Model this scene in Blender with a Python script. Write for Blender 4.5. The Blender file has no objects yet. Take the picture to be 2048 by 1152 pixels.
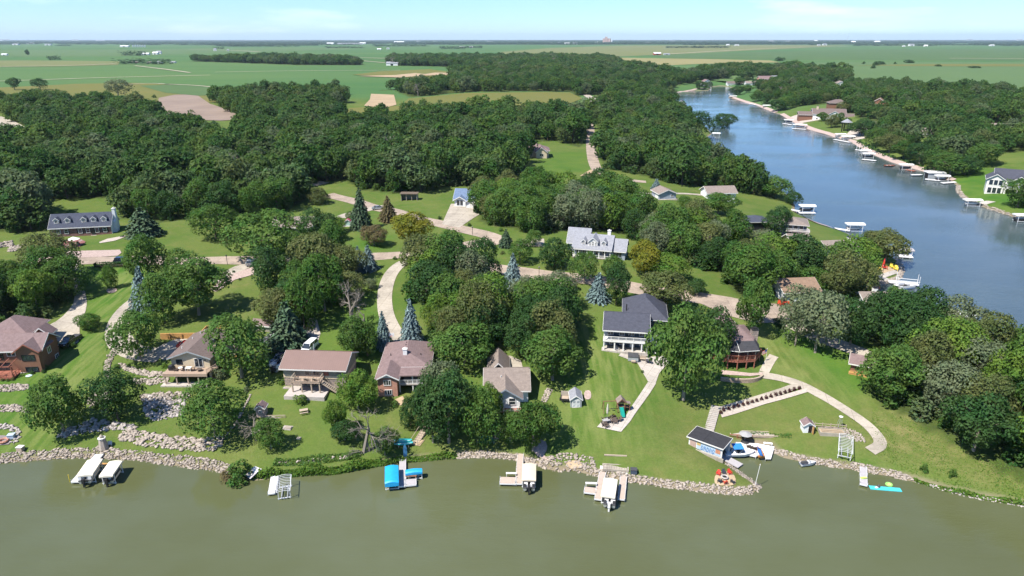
import bpy, bmesh, math, random
import numpy as np
from mathutils import Vector, Matrix
from mathutils.geometry import delaunay_2d_cdt
R = math.radians
random.seed(7); rng = np.random.default_rng(7)
S = bpy.context.scene
COL = S.collection
# ------------------------------------------------------------------ camera, sky, sun, exposure
CAMZ, FPX, PITCH = 68.0, 1365.0, R(20.05)
cam = bpy.data.cameras.new('camera'); cam_o = bpy.data.objects.new('camera', cam); COL.objects.link(cam_o)
cam_o.location = (0, 0, CAMZ); cam_o.rotation_euler = (R(90) - PITCH, 0, R(0.0))
cam.sensor_width = 36.0; cam.lens = 36.0 * FPX / 2048.0; cam.clip_start = 1.0; cam.clip_end = 120000.0
S.camera = cam_o
SUN_EL, SUN_AZ = R(56), R(-127)          # azimuth measured clockwise from +Y (view direction): left and a little behind the camera
W = bpy.data.worlds.new('World'); S.world = W; W.use_nodes = True
wn, wl = W.node_tree.nodes, W.node_tree.links
sky = wn.new('ShaderNodeTexSky'); sky.sky_type = 'NISHITA'; sky.sun_disc = False
sky.sun_elevation = SUN_EL; sky.sun_rotation = SUN_AZ; sky.altitude = 300; sky.air_density = 1.0; sky.dust_density = 0.05; sky.ozone_density = 3.0
bg = wn['Background']; bg.inputs['Strength'].default_value = 0.092
# thin high clouds all round the sky
tc = wn.new('ShaderNodeTexCoord'); mp = wn.new('ShaderNodeMapping'); mp.inputs['Scale'].default_value = (1.0, 1.0, 6.0)
cn = wn.new('ShaderNodeTexNoise'); cn.inputs['Scale'].default_value = 3.2; cn.inputs['Detail'].default_value = 8; cn.inputs['Roughness'].default_value = .55
cr = wn.new('ShaderNodeValToRGB'); cr.color_ramp.elements[0].position = .57; cr.color_ramp.elements[1].position = .80
cr.color_ramp.elements[1].color = (.6, .6, .6, 1)
mx = wn.new('ShaderNodeMixRGB'); mx.inputs[2].default_value = (9.5, 9.8, 10.2, 1)
wl.new(tc.outputs['Generated'], mp.inputs[0]); wl.new(mp.outputs[0], cn.inputs['Vector']); wl.new(cn.outputs[0], cr.inputs[0])
wl.new(cr.outputs[0], mx.inputs[0]); tint = wn.new('ShaderNodeMixRGB'); tint.blend_type = 'MULTIPLY'; tint.inputs[0].default_value = 1; tint.inputs[2].default_value = (.57, .79, 1.08, 1); wl.new(sky.outputs[0], tint.inputs[1]); wl.new(tint.outputs[0], mx.inputs[1]); wl.new(mx.outputs[0], bg.inputs[0])
sun = bpy.data.lights.new('sun', 'SUN'); sun.energy = 4.9; sun.angle = R(0.53); sun.color = (1.0, .95, .87)
sun_o = bpy.data.objects.new('sun', sun); COL.objects.link(sun_o); sun_o.location = (-80, -60, 200)
sd = Vector((math.sin(SUN_AZ) * math.cos(SUN_EL), math.cos(SUN_AZ) * math.cos(SUN_EL), math.sin(SUN_EL)))
sun_o.rotation_euler = sd.to_track_quat('Z', 'Y').to_euler()
S.view_settings.view_transform = 'Standard'; S.view_settings.look = 'None'; S.view_settings.gamma = 1
S.view_settings.exposure = 0.95; S.view_settings.use_curve_mapping = False
S.render.engine = 'CYCLES'
cy = S.cycles
cy.max_bounces = 6; cy.diffuse_bounces = 3; cy.glossy_bounces = 2; cy.transmission_bounces = 3; cy.volume_bounces = 0; cy.transparent_max_bounces = 6
cy.use_denoising = True; cy.use_adaptive_sampling = True; cy.adaptive_threshold = 0.02; cy.caustics_reflective = False; cy.caustics_refractive = False
cy.sample_clamp_indirect = 4.0
# ------------------------------------------------------------------ helpers
def ray(px, py):
    u, v = (px - 1024) / FPX, (576 - py) / FPX
    c, s = math.cos(PITCH), math.sin(PITCH)
    return np.array([u, c + v * s, -s + v * c])
def at0(px, py, z=0.0):
    d = ray(px, py); t = (z - CAMZ) / d[2]; return np.array([d[0] * t, d[1] * t])
def seg_dist(P, poly, closed=True):
    """distance from points P (n,2) to a polyline"""
    best = np.full(len(P), 1e12); n = len(poly)
    for i in range(n if closed else n - 1):
        a, b = poly[i], poly[(i + 1) % n]; ab = b - a; L = ab @ ab + 1e-9
        t = np.clip(((P - a) @ ab) / L, 0, 1)
        q = P - (a + t[:, None] * ab); best = np.minimum(best, (q * q).sum(1))
    return np.sqrt(best)
def inside(P, poly):
    x, y = P[:, 0], P[:, 1]; r = np.zeros(len(P), bool); n = len(poly)
    for i in range(n):
        (x1, y1), (x2, y2) = poly[i], poly[(i + 1) % n]
        if y1 == y2: continue
        r ^= ((y1 > y) != (y2 > y)) & (x < (x2 - x1) * (y - y1) / (y2 - y1) + x1)
    return r
# ------------------------------------------------------------------ lakes and terrain
SH_FRONT = [(-500, 962), (-250, 945), (-100, 934), (0, 926), (90, 919), (150, 915), (200, 916), (270, 919), (340, 930), (400, 938), (450, 943), (462, 955),
  (500, 962), (545, 958), (600, 953), (660, 950), (700, 944), (740, 936), (800, 926), (860, 921), (915, 916), (960, 914), (1010, 917), (1045, 922), (1075, 931),
  (1098, 940), (1120, 942), (1145, 940), (1165, 946), (1190, 951), (1250, 962), (1330, 974), (1400, 983), (1450, 988), (1490, 990), (1514, 986), (1523, 976),
  (1512, 965), (1492, 953), (1472, 938), (1452, 924), (1441, 917), (1446, 906), (1470, 895), (1500, 888), (1530, 889), (1547, 905), (1560, 914), (1600, 923), (1640, 930),
  (1700, 938), (1740, 946), (1790, 955), (1830, 964), (1900, 985), (1960, 998), (2048, 1013), (2200, 1045), (2500, 1110)]
SH_RIGHT = [(2600, 800), (2300, 730), (2048, 690), (1960, 668), (1900, 655), (1850, 640), (1805, 622), (1775, 600), (1760, 580), (1745, 572), (1770, 569), (1800, 557), (1807, 541), (1797, 523),
  (1780, 511), (1755, 500), (1735, 492), (1700, 470), (1660, 456), (1630, 446), (1605, 433), (1588, 424), (1590, 412), (1585, 398), (1555, 375), (1510, 352), (1470, 330), (1430, 305),
  (1402, 288), (1412, 276), (1424, 268), (1398, 240), (1372, 217), (1356, 206), (1342, 196), (1346, 186), (1372, 182.5), (1418, 181), (1424, 174), (1442, 171.5), (1466, 175),
  (1478, 184), (1456, 195), (1480, 202), (1520, 213), (1550, 226), (1562, 229), (1582, 241), (1602, 253), (1650, 269), (1700, 281), (1722, 296), (1752, 311), (1792, 327), (1832, 338),
  (1882, 352), (1902, 363), (1914, 371), (1911, 382), (1932, 401), (1962, 413), (2002, 426), (2048, 441), (2200, 485), (2500, 570)]
LAKE_F = np.array([at0(*p) for p in SH_FRONT] + [(600, -50), (600, -300), (-600, -300), (-600, at0(*SH_FRONT[0])[1])])
LAKE_R = np.array([at0(*p) for p in SH_RIGHT])
PROF_D = [-8, -3, 0, 1.5, 4, 20, 45, 80, 150, 400]; PROF_H = [-2.5, -1.6, 0, .8, 1.5, 3.9, 7.3, 10.2, 12.3, 14.0]
def lake_sd(P):
    out = None
    for pl in (LAKE_F, LAKE_R):
        d = seg_dist(P, pl); d = np.where(inside(P, pl), -d, d); out = d if out is None else np.minimum(out, d)
    return out
def axis(lo, hi, f0, f1, step, g):
    a = list(np.arange(f0, f1 + .01, step)); s = step; x = a[-1]
    while x < hi: s *= g; x += s; a.append(x)
    s = step; x = a[0]; b = []
    while x > lo: s *= g; x -= s; b.append(x)
    return np.array(b[::-1] + a)
GX = axis(-41000, 41000, -190, 210, 2.0, 1.022); GY = axis(-300, 41000, 62, 250, 1.8, 1.014)
XX, YY = np.meshgrid(GX, GY); PP = np.stack([XX.ravel(), YY.ravel()], 1)
SD = lake_sd(PP)
ZZ = np.interp(SD, PROF_D, PROF_H)
land = np.clip((SD - 4) / 20, 0, 1)
ZZ += land * (.25 * np.sin(PP[:, 0] * .11 + 1.3) * np.cos(PP[:, 1] * .09) + .18 * np.sin(PP[:, 0] * .23 - PP[:, 1] * .17)) * np.clip(1 - (PP[:, 1] - 200) / 300, 0, 1)
ZG = ZZ.reshape(XX.shape)
def hz(x, y):
    x = np.asarray(x, float); y = np.asarray(y, float)
    i = np.clip(np.searchsorted(GX, x) - 1, 0, len(GX) - 2); j = np.clip(np.searchsorted(GY, y) - 1, 0, len(GY) - 2)
    fx = np.clip((x - GX[i]) / (GX[i + 1] - GX[i]), 0, 1); fy = np.clip((y - GY[j]) / (GY[j + 1] - GY[j]), 0, 1)
    return (ZG[j, i] * (1 - fx) + ZG[j, i + 1] * fx) * (1 - fy) + (ZG[j + 1, i] * (1 - fx) + ZG[j + 1, i + 1] * fx) * fy
TS = 30 * 1.012 ** np.arange(640)
def at(px, py, water=False):
    """where the ground (or the water) lies under a point of the photograph"""
    d = ray(px, py)
    if d[2] > -1e-3: d = d.copy(); d[2] = -1e-3
    def below(t):
        z = hz(d[0] * t, d[1] * t)
        if water: z = np.maximum(z, 0)
        return CAMZ + d[2] * t - z
    b = below(TS); k = np.argmax(b < 0)
    if b[k] >= 0: t = 40000.0
    else:
        lo, hi = TS[max(k - 1, 0)], TS[k]
        for _ in range(24):
            m = .5 * (lo + hi)
            if below(m) < 0: hi = m
            else: lo = m
        t = hi
    x, y = d[0] * t, d[1] * t
    return Vector((x, y, max(float(hz(x, y)), 0 if water else -9)))
def height_to(P, py):
    """height of a thing standing at P whose top shows at image row py"""
    v = (576 - py) / FPX; c, s = math.cos(PITCH), math.sin(PITCH)
    return CAMZ + P.y * (v * c - s) / (c + v * s) - P.z
def px_m(P):
    """metres per photo pixel, sideways, at P"""
    return (P.y * math.cos(PITCH) - (P.z - CAMZ) * math.sin(PITCH)) / FPX
def px_of(x, y, z):
    c, s = math.cos(PITCH), math.sin(PITCH); dz = z - CAMZ; fw = y * c - dz * s; up = y * s + dz * c
    return 1024 + FPX * x / fw, 576 - FPX * up / fw
# ------------------------------------------------------------------ materials
MATS = {}
def mat(name, col, rough=.8, var=.12, scale=3.0, spec=.3, metal=0.0, bump=0.0, bscale=None, col2=None, coord='Object', island=0.0, objrand=0.0, aniso=None, coat=0.0):
    if name in MATS: return MATS[name]
    m = bpy.data.materials.new(name); m.use_nodes = True; n, l = m.node_tree.nodes, m.node_tree.links
    b = n['Principled BSDF']; b.inputs['Roughness'].default_value = rough; b.inputs['Specular IOR Level'].default_value = spec; b.inputs['Metallic'].default_value = metal
    if coat: b.inputs['Coat Weight'].default_value = coat
    t = n.new('ShaderNodeTexCoord'); mpn = n.new('ShaderNodeMapping'); l.new(t.outputs[coord], mpn.inputs[0])
    if aniso: mpn.inputs['Scale'].default_value = aniso
    nz = n.new('ShaderNodeTexNoise'); nz.inputs['Scale'].default_value = scale; nz.inputs['Detail'].default_value = 5; nz.inputs['Roughness'].default_value = .65
    l.new(mpn.outputs[0], nz.inputs['Vector'])
    mr = n.new('ShaderNodeMapRange'); mr.inputs[1].default_value = .28; mr.inputs[2].default_value = .72; l.new(nz.outputs[0], mr.inputs[0])
    mixn = n.new('ShaderNodeMixRGB'); c = col
    if col2 is None:
        mixn.inputs[1].default_value = (*[max(0, q * (1 - var)) for q in c], 1); mixn.inputs[2].default_value = (*[min(1, q * (1 + var)) for q in c], 1)
    else:
        mixn.inputs[1].default_value = (*c, 1); mixn.inputs[2].default_value = (*col2, 1)
    l.new(mr.outputs[0], mixn.inputs[0]); out = mixn.outputs[0]
    for amt, src in ((island, 'isl'), (objrand, 'obj')):
        if not amt: continue
        if src == 'isl': g = n.new('ShaderNodeNewGeometry'); so = g.outputs['Random Per Island']
        else: g = n.new('ShaderNodeObjectInfo'); so = g.outputs['Random']
        hs = n.new('ShaderNodeHueSaturation'); mm = n.new('ShaderNodeMapRange'); mm.inputs[3].default_value = 1 - amt; mm.inputs[4].default_value = 1 + amt * .6
        l.new(so, mm.inputs[0]); l.new(mm.outputs[0], hs.inputs['Value']); l.new(out, hs.inputs['Color']); out = hs.outputs[0]
    l.new(out, b.inputs['Base Color'])
    if bump:
        nb = n.new('ShaderNodeTexNoise'); nb.inputs['Scale'].default_value = bscale or scale * 4; nb.inputs['Detail'].default_value = 3; l.new(mpn.outputs[0], nb.inputs['Vector'])
        bp = n.new('ShaderNodeBump'); bp.inputs['Strength'].default_value = 1; bp.inputs['Distance'].default_value = bump
        l.new(nb.outputs[0], bp.inputs['Height']); l.new(bp.outputs[0], b.inputs['Normal'])
    MATS[name] = m; return m
def brickmat(name, c1, c2, mortar, w=.8, h=.25, msize=.03):
    m = bpy.data.materials.new(name); m.use_nodes = True; n, l = m.node_tree.nodes, m.node_tree.links; b = n['Principled BSDF']; b.inputs['Roughness'].default_value = .9
    t = n.new('ShaderNodeTexCoord'); sx = n.new('ShaderNodeSeparateXYZ'); l.new(t.outputs['Object'], sx.inputs[0])
    ad = n.new('ShaderNodeMath'); ad.operation = 'ADD'; l.new(sx.outputs[0], ad.inputs[0]); l.new(sx.outputs[1], ad.inputs[1])
    cx = n.new('ShaderNodeCombineXYZ'); l.new(ad.outputs[0], cx.inputs[0]); l.new(sx.outputs[2], cx.inputs[1])
    br = n.new('ShaderNodeTexBrick'); br.inputs['Color1'].default_value = (*c1, 1); br.inputs['Color2'].default_value = (*c2, 1); br.inputs['Mortar'].default_value = (*mortar, 1)
    br.inputs['Scale'].default_value = 1; br.inputs['Brick Width'].default_value = w; br.inputs['Row Height'].default_value = h; br.inputs['Mortar Size'].default_value = msize
    l.new(cx.outputs[0], br.inputs['Vector'])
    nz = n.new('ShaderNodeTexNoise'); nz.inputs['Scale'].default_value = 1.2; l.new(t.outputs['Object'], nz.inputs['Vector'])
    mx2 = n.new('ShaderNodeMixRGB'); mx2.blend_type = 'OVERLAY'; mx2.inputs[0].default_value = .35; l.new(br.outputs[0], mx2.inputs[1]); l.new(nz.outputs[0], mx2.inputs[2])
    l.new(mx2.outputs[0], b.inputs['Base Color']); MATS[name] = m; return m
def rowmat(name, col, pitch=.22, rough=.8, depth=.75, spec=.25, axis_i=2, var=.15, nscale=2.0):
    """siding boards, shingle courses: a dark line each `pitch` metres with grain between"""
    m = bpy.data.materials.new(name); m.use_nodes = True; n, l = m.node_tree.nodes, m.node_tree.links; b = n['Principled BSDF']; b.inputs['Roughness'].default_value = rough; b.inputs['Specular IOR Level'].default_value = spec
    t = n.new('ShaderNodeTexCoord'); sx = n.new('ShaderNodeSeparateXYZ'); l.new(t.outputs['Object'], sx.inputs[0])
    dv = n.new('ShaderNodeMath'); dv.operation = 'DIVIDE'; dv.inputs[1].default_value = pitch; l.new(sx.outputs[axis_i], dv.inputs[0])
    fr = n.new('ShaderNodeMath'); fr.operation = 'FRACT'; l.new(dv.outputs[0], fr.inputs[0])
    rp = n.new('ShaderNodeMapRange'); rp.inputs[1].default_value = 0; rp.inputs[2].default_value = .22; rp.inputs[3].default_value = depth; rp.inputs[4].default_value = 1; l.new(fr.outputs[0], rp.inputs[0])
    nz = n.new('ShaderNodeTexNoise'); nz.inputs['Scale'].default_value = nscale; nz.inputs['Detail'].default_value = 8; nz.inputs['Roughness'].default_value = .75; l.new(t.outputs['Object'], nz.inputs['Vector'])
    m2 = n.new('ShaderNodeMapRange'); m2.inputs[1].default_value = .3; m2.inputs[2].default_value = .7; m2.inputs[3].default_value = 1 - var; m2.inputs[4].default_value = 1 + var; l.new(nz.outputs[0], m2.inputs[0])
    mu = n.new('ShaderNodeMath'); mu.operation = 'MULTIPLY'; l.new(rp.outputs[0], mu.inputs[0]); l.new(m2.outputs[0], mu.inputs[1])
    vm = n.new('ShaderNodeVectorMath'); vm.operation = 'SCALE'; vm.inputs[0].default_value = col; l.new(mu.outputs[0], vm.inputs['Scale']); l.new(vm.outputs[0], b.inputs['Base Color'])
    MATS[name] = m; return m
def slabmat(name, col, joint, w=3.6, hgt=3.0, rot=.2, stain=.18):
    """poured concrete: joints between slabs, stains and tyre marks"""
    m = bpy.data.materials.new(name); m.use_nodes = True; n, l = m.node_tree.nodes, m.node_tree.links; b = n['Principled BSDF']; b.inputs['Roughness'].default_value = .92; b.inputs['Specular IOR Level'].default_value = .2
    g = n.new('ShaderNodeNewGeometry'); mpn = n.new('ShaderNodeMapping'); mpn.inputs['Rotation'].default_value = (0, 0, rot); l.new(g.outputs['Position'], mpn.inputs[0])
    br = n.new('ShaderNodeTexBrick'); br.offset = 0; br.inputs['Scale'].default_value = 1; br.inputs['Brick Width'].default_value = w; br.inputs['Row Height'].default_value = hgt; br.inputs['Mortar Size'].default_value = .035
    for k, c in (('Color1', [q * .94 for q in col]), ('Color2', [q * 1.05 for q in col]), ('Mortar', joint)): br.inputs[k].default_value = (*c, 1)
    l.new(mpn.outputs[0], br.inputs['Vector']); out = br.outputs[0]
    for sc, lo, amt in ((.22, .42, stain), (1.7, .45, stain * .6)):
        nz = n.new('ShaderNodeTexNoise'); nz.inputs['Scale'].default_value = sc; nz.inputs['Detail'].default_value = 7; nz.inputs['Roughness'].default_value = .7; l.new(g.outputs['Position'], nz.inputs['Vector'])
        mr = n.new('ShaderNodeMapRange'); mr.inputs[1].default_value = lo; mr.inputs[2].default_value = .7; mr.inputs[3].default_value = 1.05; mr.inputs[4].default_value = 1 - amt * 1.6; l.new(nz.outputs[0], mr.inputs[0])
        vm = n.new('ShaderNodeVectorMath'); vm.operation = 'SCALE'; l.new(out, vm.inputs[0]); l.new(mr.outputs[0], vm.inputs['Scale']); out = vm.outputs[0]
    l.new(out, b.inputs['Base Color']); MATS[name] = m; return m
# ------------------------------------------------------------------ object helpers
def tag(o, label=None, cat=None, group=None, kind=None):
    if label: o['label'] = label
    if cat: o['category'] = cat
    if group: o['group'] = group
    if kind: o['kind'] = kind
    return o
def empty(name, loc, rz=0.0, label=None, cat=None, group=None):
    o = bpy.data.objects.new(name, None); o.empty_display_size = .3; o.location = loc; o.rotation_euler = (0, 0, rz); COL.objects.link(o)
    return tag(o, label, cat, group)
def mesh_obj(name, verts, faces, m=None, parent=None, smooth=False, mats=None, midx=None):
    me = bpy.data.meshes.new(name); me.from_pydata([tuple(map(float, v)) for v in verts], [], [tuple(f) for f in faces]); me.update()
    for q in (mats or ([m] if m else [])): me.materials.append(q)
    if midx is not None: me.polygons.foreach_set('material_index', np.asarray(midx, np.int32))
    if smooth: me.polygons.foreach_set('use_smooth', np.ones(len(me.polygons), bool))
    o = bpy.data.objects.new(name, me); COL.objects.link(o)
    if parent: o.parent = parent
    return o
class MB:
    """collects faces and links them as ONE mesh object"""
    def __init__(s): s.v = []; s.f = []
    def add(s, vs, fs):
        k = len(s.v); s.v += [tuple(q) for q in vs]; s.f += [tuple(i + k for i in f) for f in fs]; return s
    def box(s, x0, x1, y0, y1, z0, z1):
        return s.add([(x0, y0, z0), (x1, y0, z0), (x1, y1, z0), (x0, y1, z0), (x0, y0, z1), (x1, y0, z1), (x1, y1, z1), (x0, y1, z1)],
                     [(0, 3, 2, 1), (4, 5, 6, 7), (0, 1, 5, 4), (1, 2, 6, 5), (2, 3, 7, 6), (3, 0, 4, 7)])
    def prism(s, pts, z0, z1):
        n = len(pts); return s.add([(x, y, z0) for x, y in pts] + [(x, y, z1) for x, y in pts], [tuple(range(n))[::-1], tuple(range(n, 2 * n))] + [(i, (i + 1) % n, n + (i + 1) % n, n + i) for i in range(n)])
    def slab(s, quad, t):
        """thick panel: a planar polygon pushed down along its normal"""
        q = [Vector(p) for p in quad]; nn = (q[1] - q[0]).cross(q[2] - q[0]).normalized(); n = len(q)
        return s.add([tuple(p) for p in q] + [tuple(p - nn * t) for p in q], [tuple(range(n)), tuple(range(n, 2 * n))[::-1]] + [((i + 1) % n, i, n + i, n + (i + 1) % n) for i in range(n)])
    def tube(s, a, b, r0, r1=None, n=6):
        a, b = Vector(a), Vector(b); r1 = r0 if r1 is None else r1; d = (b - a).normalized(); u = d.orthogonal().normalized(); w = d.cross(u)
        vs = [tuple(p + (u * math.cos(k * 2 * math.pi / n) + w * math.sin(k * 2 * math.pi / n)) * r) for p, r in ((a, r0), (b, r1)) for k in range(n)]
        return s.add(vs, [(k, (k + 1) % n, n + (k + 1) % n, n + k) for k in range(n)] + [tuple(range(n))[::-1], tuple(range(n, 2 * n))])
    def lathe(s, prof, n=10, c=(0, 0)):
        vs = [(c[0] + r * math.cos(k * 2 * math.pi / n), c[1] + r * math.sin(k * 2 * math.pi / n), z) for r, z in prof for k in range(n)]; m = len(prof)
        return s.add(vs, [(j * n + k, j * n + (k + 1) % n, (j + 1) * n + (k + 1) % n, (j + 1) * n + k) for j in range(m - 1) for k in range(n)] + [tuple(range(n))[::-1], tuple(range((m - 1) * n, m * n))])
    def build(s, name, m, parent=None, smooth=False): return mesh_obj(name, s.v, s.f, m, parent, smooth)
SPLIT = {'leg', 'lower_beam', 'bunk', 'rack_leg', 'edge_beam', 'corner_post', 'border', 'edge', 'beam', 'side_rail', 'shutter', 'rail', 'side'}
def B(name, m, parent, *boxes):
    if len(boxes) > 1 and name in SPLIT:
        for b in boxes: o = MB().box(*b).build(name, m, parent)
        return o
    q = MB()
    for b in boxes: q.box(*b)
    return q.build(name, m, parent)
def copy_tree(o, parent=None, loc=None, rz=None, label=None):
    c = o.copy(); COL.objects.link(c)
    if parent: c.parent = parent
    if loc is not None: c.location = loc
    if rz is not None: c.rotation_euler = (0, 0, rz)
    if label: c['label'] = label
    for ch in o.children: copy_tree(ch, c)
    return c
def w2(pts): return [at(*p) for p in pts]
def densify(pts, step, closed=True):
    out = []; n = len(pts)
    for i in range(n if closed else n - 1):
        a, b = np.array(pts[i][:2]), np.array(pts[(i + 1) % n][:2]); k = max(1, int(np.linalg.norm(b - a) / step))
        out += [a + (b - a) * j / k for j in range(k)]
    if not closed: out.append(np.array(pts[-1][:2]))
    return out
def smooth_line(pts, it=2, closed=False):
    p = [np.array(q[:2], float) for q in pts]
    for _ in range(it):
        o = [] if closed else [p[0]]
        for i in range(len(p) if closed else len(p) - 1):
            a, b = p[i], p[(i + 1) % len(p)]; o += [a * .75 + b * .25, a * .25 + b * .75]
        if not closed: o.append(p[-1])
        p = o
    return p
def sheet(name, pxpoly, m, off=.06, step=2.0, smooth=0, kind='structure', thick=0.0, world=None, parent=None):
    """a polygon drawn on the ground, draped over the terrain"""
    P = world if world is not None else [np.array(q[:2]) for q in w2(pxpoly)]
    if smooth: P = smooth_line(P, smooth, True)
    bd = densify(P, step); A = np.array(bd)
    gx = np.arange(A[:, 0].min(), A[:, 0].max(), step); gy = np.arange(A[:, 1].min(), A[:, 1].max(), step)
    if len(gx) and len(gy):
        G = np.stack(np.meshgrid(gx, gy), -1).reshape(-1, 2)
        G = G[inside(G, A)]; G = G[seg_dist(G, A) > step * .4] if len(G) else G
    else: G = np.zeros((0, 2))
    vs = [Vector(p) for p in bd] + [Vector(p) for p in G]; n = len(bd)
    V, E, F, *_ = delaunay_2d_cdt(vs, [], [list(range(n))], 1, 1e-4)
    Vn = np.array([(v.x, v.y) for v in V]); z = hz(Vn[:, 0], Vn[:, 1]) + off
    verts = np.column_stack([Vn, z]); F = [tuple(f) for f in F]
    F = [f if ((verts[f[1]][0] - verts[f[0]][0]) * (verts[f[2]][1] - verts[f[0]][1]) - (verts[f[1]][1] - verts[f[0]][1]) * (verts[f[2]][0] - verts[f[0]][0])) > 0 else f[::-1] for f in F]
    o = mesh_obj(name, verts, F, m, parent)
    if kind: o['kind'] = kind
    return o
def strip(name, px, width, m, off=.06, smooth=2, step=1.5, kind='structure', taper=None, world=None, nacross=5):
    """a road or path: centre line in the photograph, width in metres"""
    P = world if world is not None else [np.array(q[:2]) for q in w2(px)]
    P = smooth_line(P, smooth); P = densify(P, step, False); P = np.array(P); T = np.gradient(P, axis=0); T /= np.linalg.norm(T, axis=1)[:, None] + 1e-9
    N = np.stack([-T[:, 1], T[:, 0]], 1); n = len(P); ws = np.interp(np.linspace(0, 1, n), np.linspace(0, 1, len(width)), width) if hasattr(width, '__len__') else np.full(n, width)
    V = []
    for k in range(nacross):
        q = P + N * ((k / (nacross - 1) - .5) * ws)[:, None]; V.append(np.column_stack([q, hz(q[:, 0], q[:, 1]) + off]))
    V = np.stack(V, 1).reshape(-1, 3)
    F = [(i * nacross + k + 1, i * nacross + k, (i + 1) * nacross + k, (i + 1) * nacross + k + 1) for i in range(n - 1) for k in range(nacross - 1)]
    o = mesh_obj(name, V, F, m)
    if kind: o['kind'] = kind
    return o
# ------------------------------------------------------------------ where the woods stand (outlines on the ground, photo pixels)
WOODS = [
 [(-300,210),(0,207),(180,212),(320,230),(332,264),(470,284),(500,310),(640,362),(612,392),(598,425),(480,428),(395,438),(300,448),(232,436),(95,462),(-300,480)],
 [(395,214),(400,199),(520,191),(620,189),(690,187),(690,250),(500,310),(474,280),(484,248)],
 [(690,252),(800,246),(930,240),(1084,230),(1128,233),(1165,245),(1172,300),(1100,306),(1052,325),(1040,350),(1005,372),(960,378),(890,372),(860,382),(790,388),(720,380),(690,360),(640,362),(500,310),(690,252)],
 [(690,187),(800,177),(905,170),(900,150),(960,140),(1100,140),(1160,160),(1175,190),(1100,186),(934,187),(817,197),(800,186)],
 [(775,131),(780,121),(860,118),(1000,119),(1100,117),(1200,120),(1235,124),(1240,135),(1330,150),(1390,158),(1400,166),(1340,177),(1338,200),(1360,226),(1385,245),(1398,262),(1378,288),(1388,292),(1420,308),(1500,356),(1560,380),(1580,402),(1545,400),(1500,388),(1440,376),(1340,368),(1290,352),(1210,340),(1196,280),(1176,250),(1160,200),(1100,140),(960,140),(880,133)],
 [(1000,392),(1060,398),(1150,402),(1200,402),(1262,420),(1290,470),(1350,482),(1420,470),(1480,486),(1470,510),(1380,532),(1290,520),(1275,482),(1250,468),(1150,460),(1090,466),(1040,462),(970,448),(952,430),(962,402)],
 [(1390,532),(1450,520),(1480,536),(1590,545),(1680,552),(1720,560),(1755,592),(1700,622),(1610,612),(1560,592),(1470,592),(1455,568)],
 [(1680,652),(1712,640),(1760,650),(1850,668),(1950,708),(2048,748),(2300,820),(2500,1080),(2200,1000),(2048,962),(1950,914),(1880,872),(1800,826),(1742,798),(1750,740),(1765,700),(1700,672)],
 [(850,548),(900,536),(950,560),(1000,608),(1100,604),(1150,612),(1165,640),(1130,690),(1120,735),(1065,750),(1060,712),(1000,706),(960,712),(900,712),(865,690),(855,650),(845,610),(818,600),(818,560)],
 [(-260,548),(60,550),(126,556),(142,575),(140,600),(95,640),(0,655),(-260,690)],
 [(1470,172),(1500,163),(1600,166),(1750,176),(1850,179),(1990,187),(2048,202),(2400,230),(2600,480),(2300,470),(2048,415),(1975,395),(1940,385),(1900,352),(1840,332),(1770,308),(1720,282),(1690,262),(1640,250),(1600,241),(1560,224),(1500,202),(1476,186)],
 [(1370,158),(1385,147),(1440,142),(1540,141),(1690,149),(1700,166),(1560,172),(1500,161),(1400,163)],
 [(515,127),(390,123),(385,121.8),(530,119.5),(600,119.5),(725,127.5),(725,130),(595,130)],
 [(590,520),(680,512),(690,545),(640,600),(640,640),(560,690),(550,660),(590,600)],
]
CLEAR = [   # lawns, yards and clearings that interrupt them
 [(312,222),(320,185),(400,183),(480,240),(470,262),(330,250)],
 [(690,226),(690,184),(790,180),(820,195),(934,184),(1140,184),(1165,197),(1128,212),(1084,207),(930,214)],
 [(1055,322),(1060,285),(1110,282),(1178,300),(1182,345),(1130,342)],
 [(1165,250),(1195,250),(1205,345),(1262,350),(1300,352),(1300,372),(1160,362)],
 [(1275,375),(1350,372),(1430,395),(1470,392),(1520,420),(1480,440),(1380,425),(1290,402)],
 [(1440,470),(1470,420),(1630,420),(1700,470),(1660,500),(1580,495)],
 [(1395,545),(1450,545),(1460,592),(1390,585)], [(1560,560),(1650,560),(1650,610),(1550,620)],
 [(560,425),(615,400),(640,370),(720,380),(720,480),(560,480)],
 [(1690,245),(1570,240),(1580,215),(1660,208),(1700,228),(1760,262),(1745,278),(1720,275)],
 [(1905,345),(1960,312),(2100,300),(2100,420),(1980,400),(1920,372)], [(1950,255),(2060,250),(2060,275),(1960,275)],
 [(1730,700),(1740,690),(1790,715),(1790,755),(1725,755)], [(1720,285),(1760,290),(1850,318),(1850,335),(1760,312)],
 [(1460,186),(1500,180),(1560,215),(1600,235),(1595,248),(1550,228),(1480,204)], [(1395,160),(1480,158),(1500,180),(1420,182)],
 [(968,690),(1062,690),(1070,812),(960,812)], [(1385,240),(1420,255),(1410,292),(1370,300)], [(1130,165),(1150,155),(1180,170),(1150,180)],
 [(1365,166),(1480,160),(1480,178),(1340,190)], [(1160,190),(1200,190),(1210,215),(1170,230)],
 [(85,400),(232,395),(245,480),(90,482)], [(900,372),(965,372),(965,420),(900,420)], [(975,560),(1003,560),(1003,595),(960,598)],
 [(1505,156),(1560,156),(1560,168),(1500,175)], [(-60,222),(10,226),(75,280),(66,300),(-60,268)], [(1620,218),(1680,212),(1700,232),(1640,240)], [(1800,262),(1850,264),(1870,290),(1800,288)], [(1740,205),(1780,210),(1790,236),(1740,232)], [(1650,165),(1690,168),(1690,190),(1650,185)],
 [(1600,590),(1560,592),(1560,650),(1650,690),(1760,720),(1740,690),(1650,640)],
]
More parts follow.
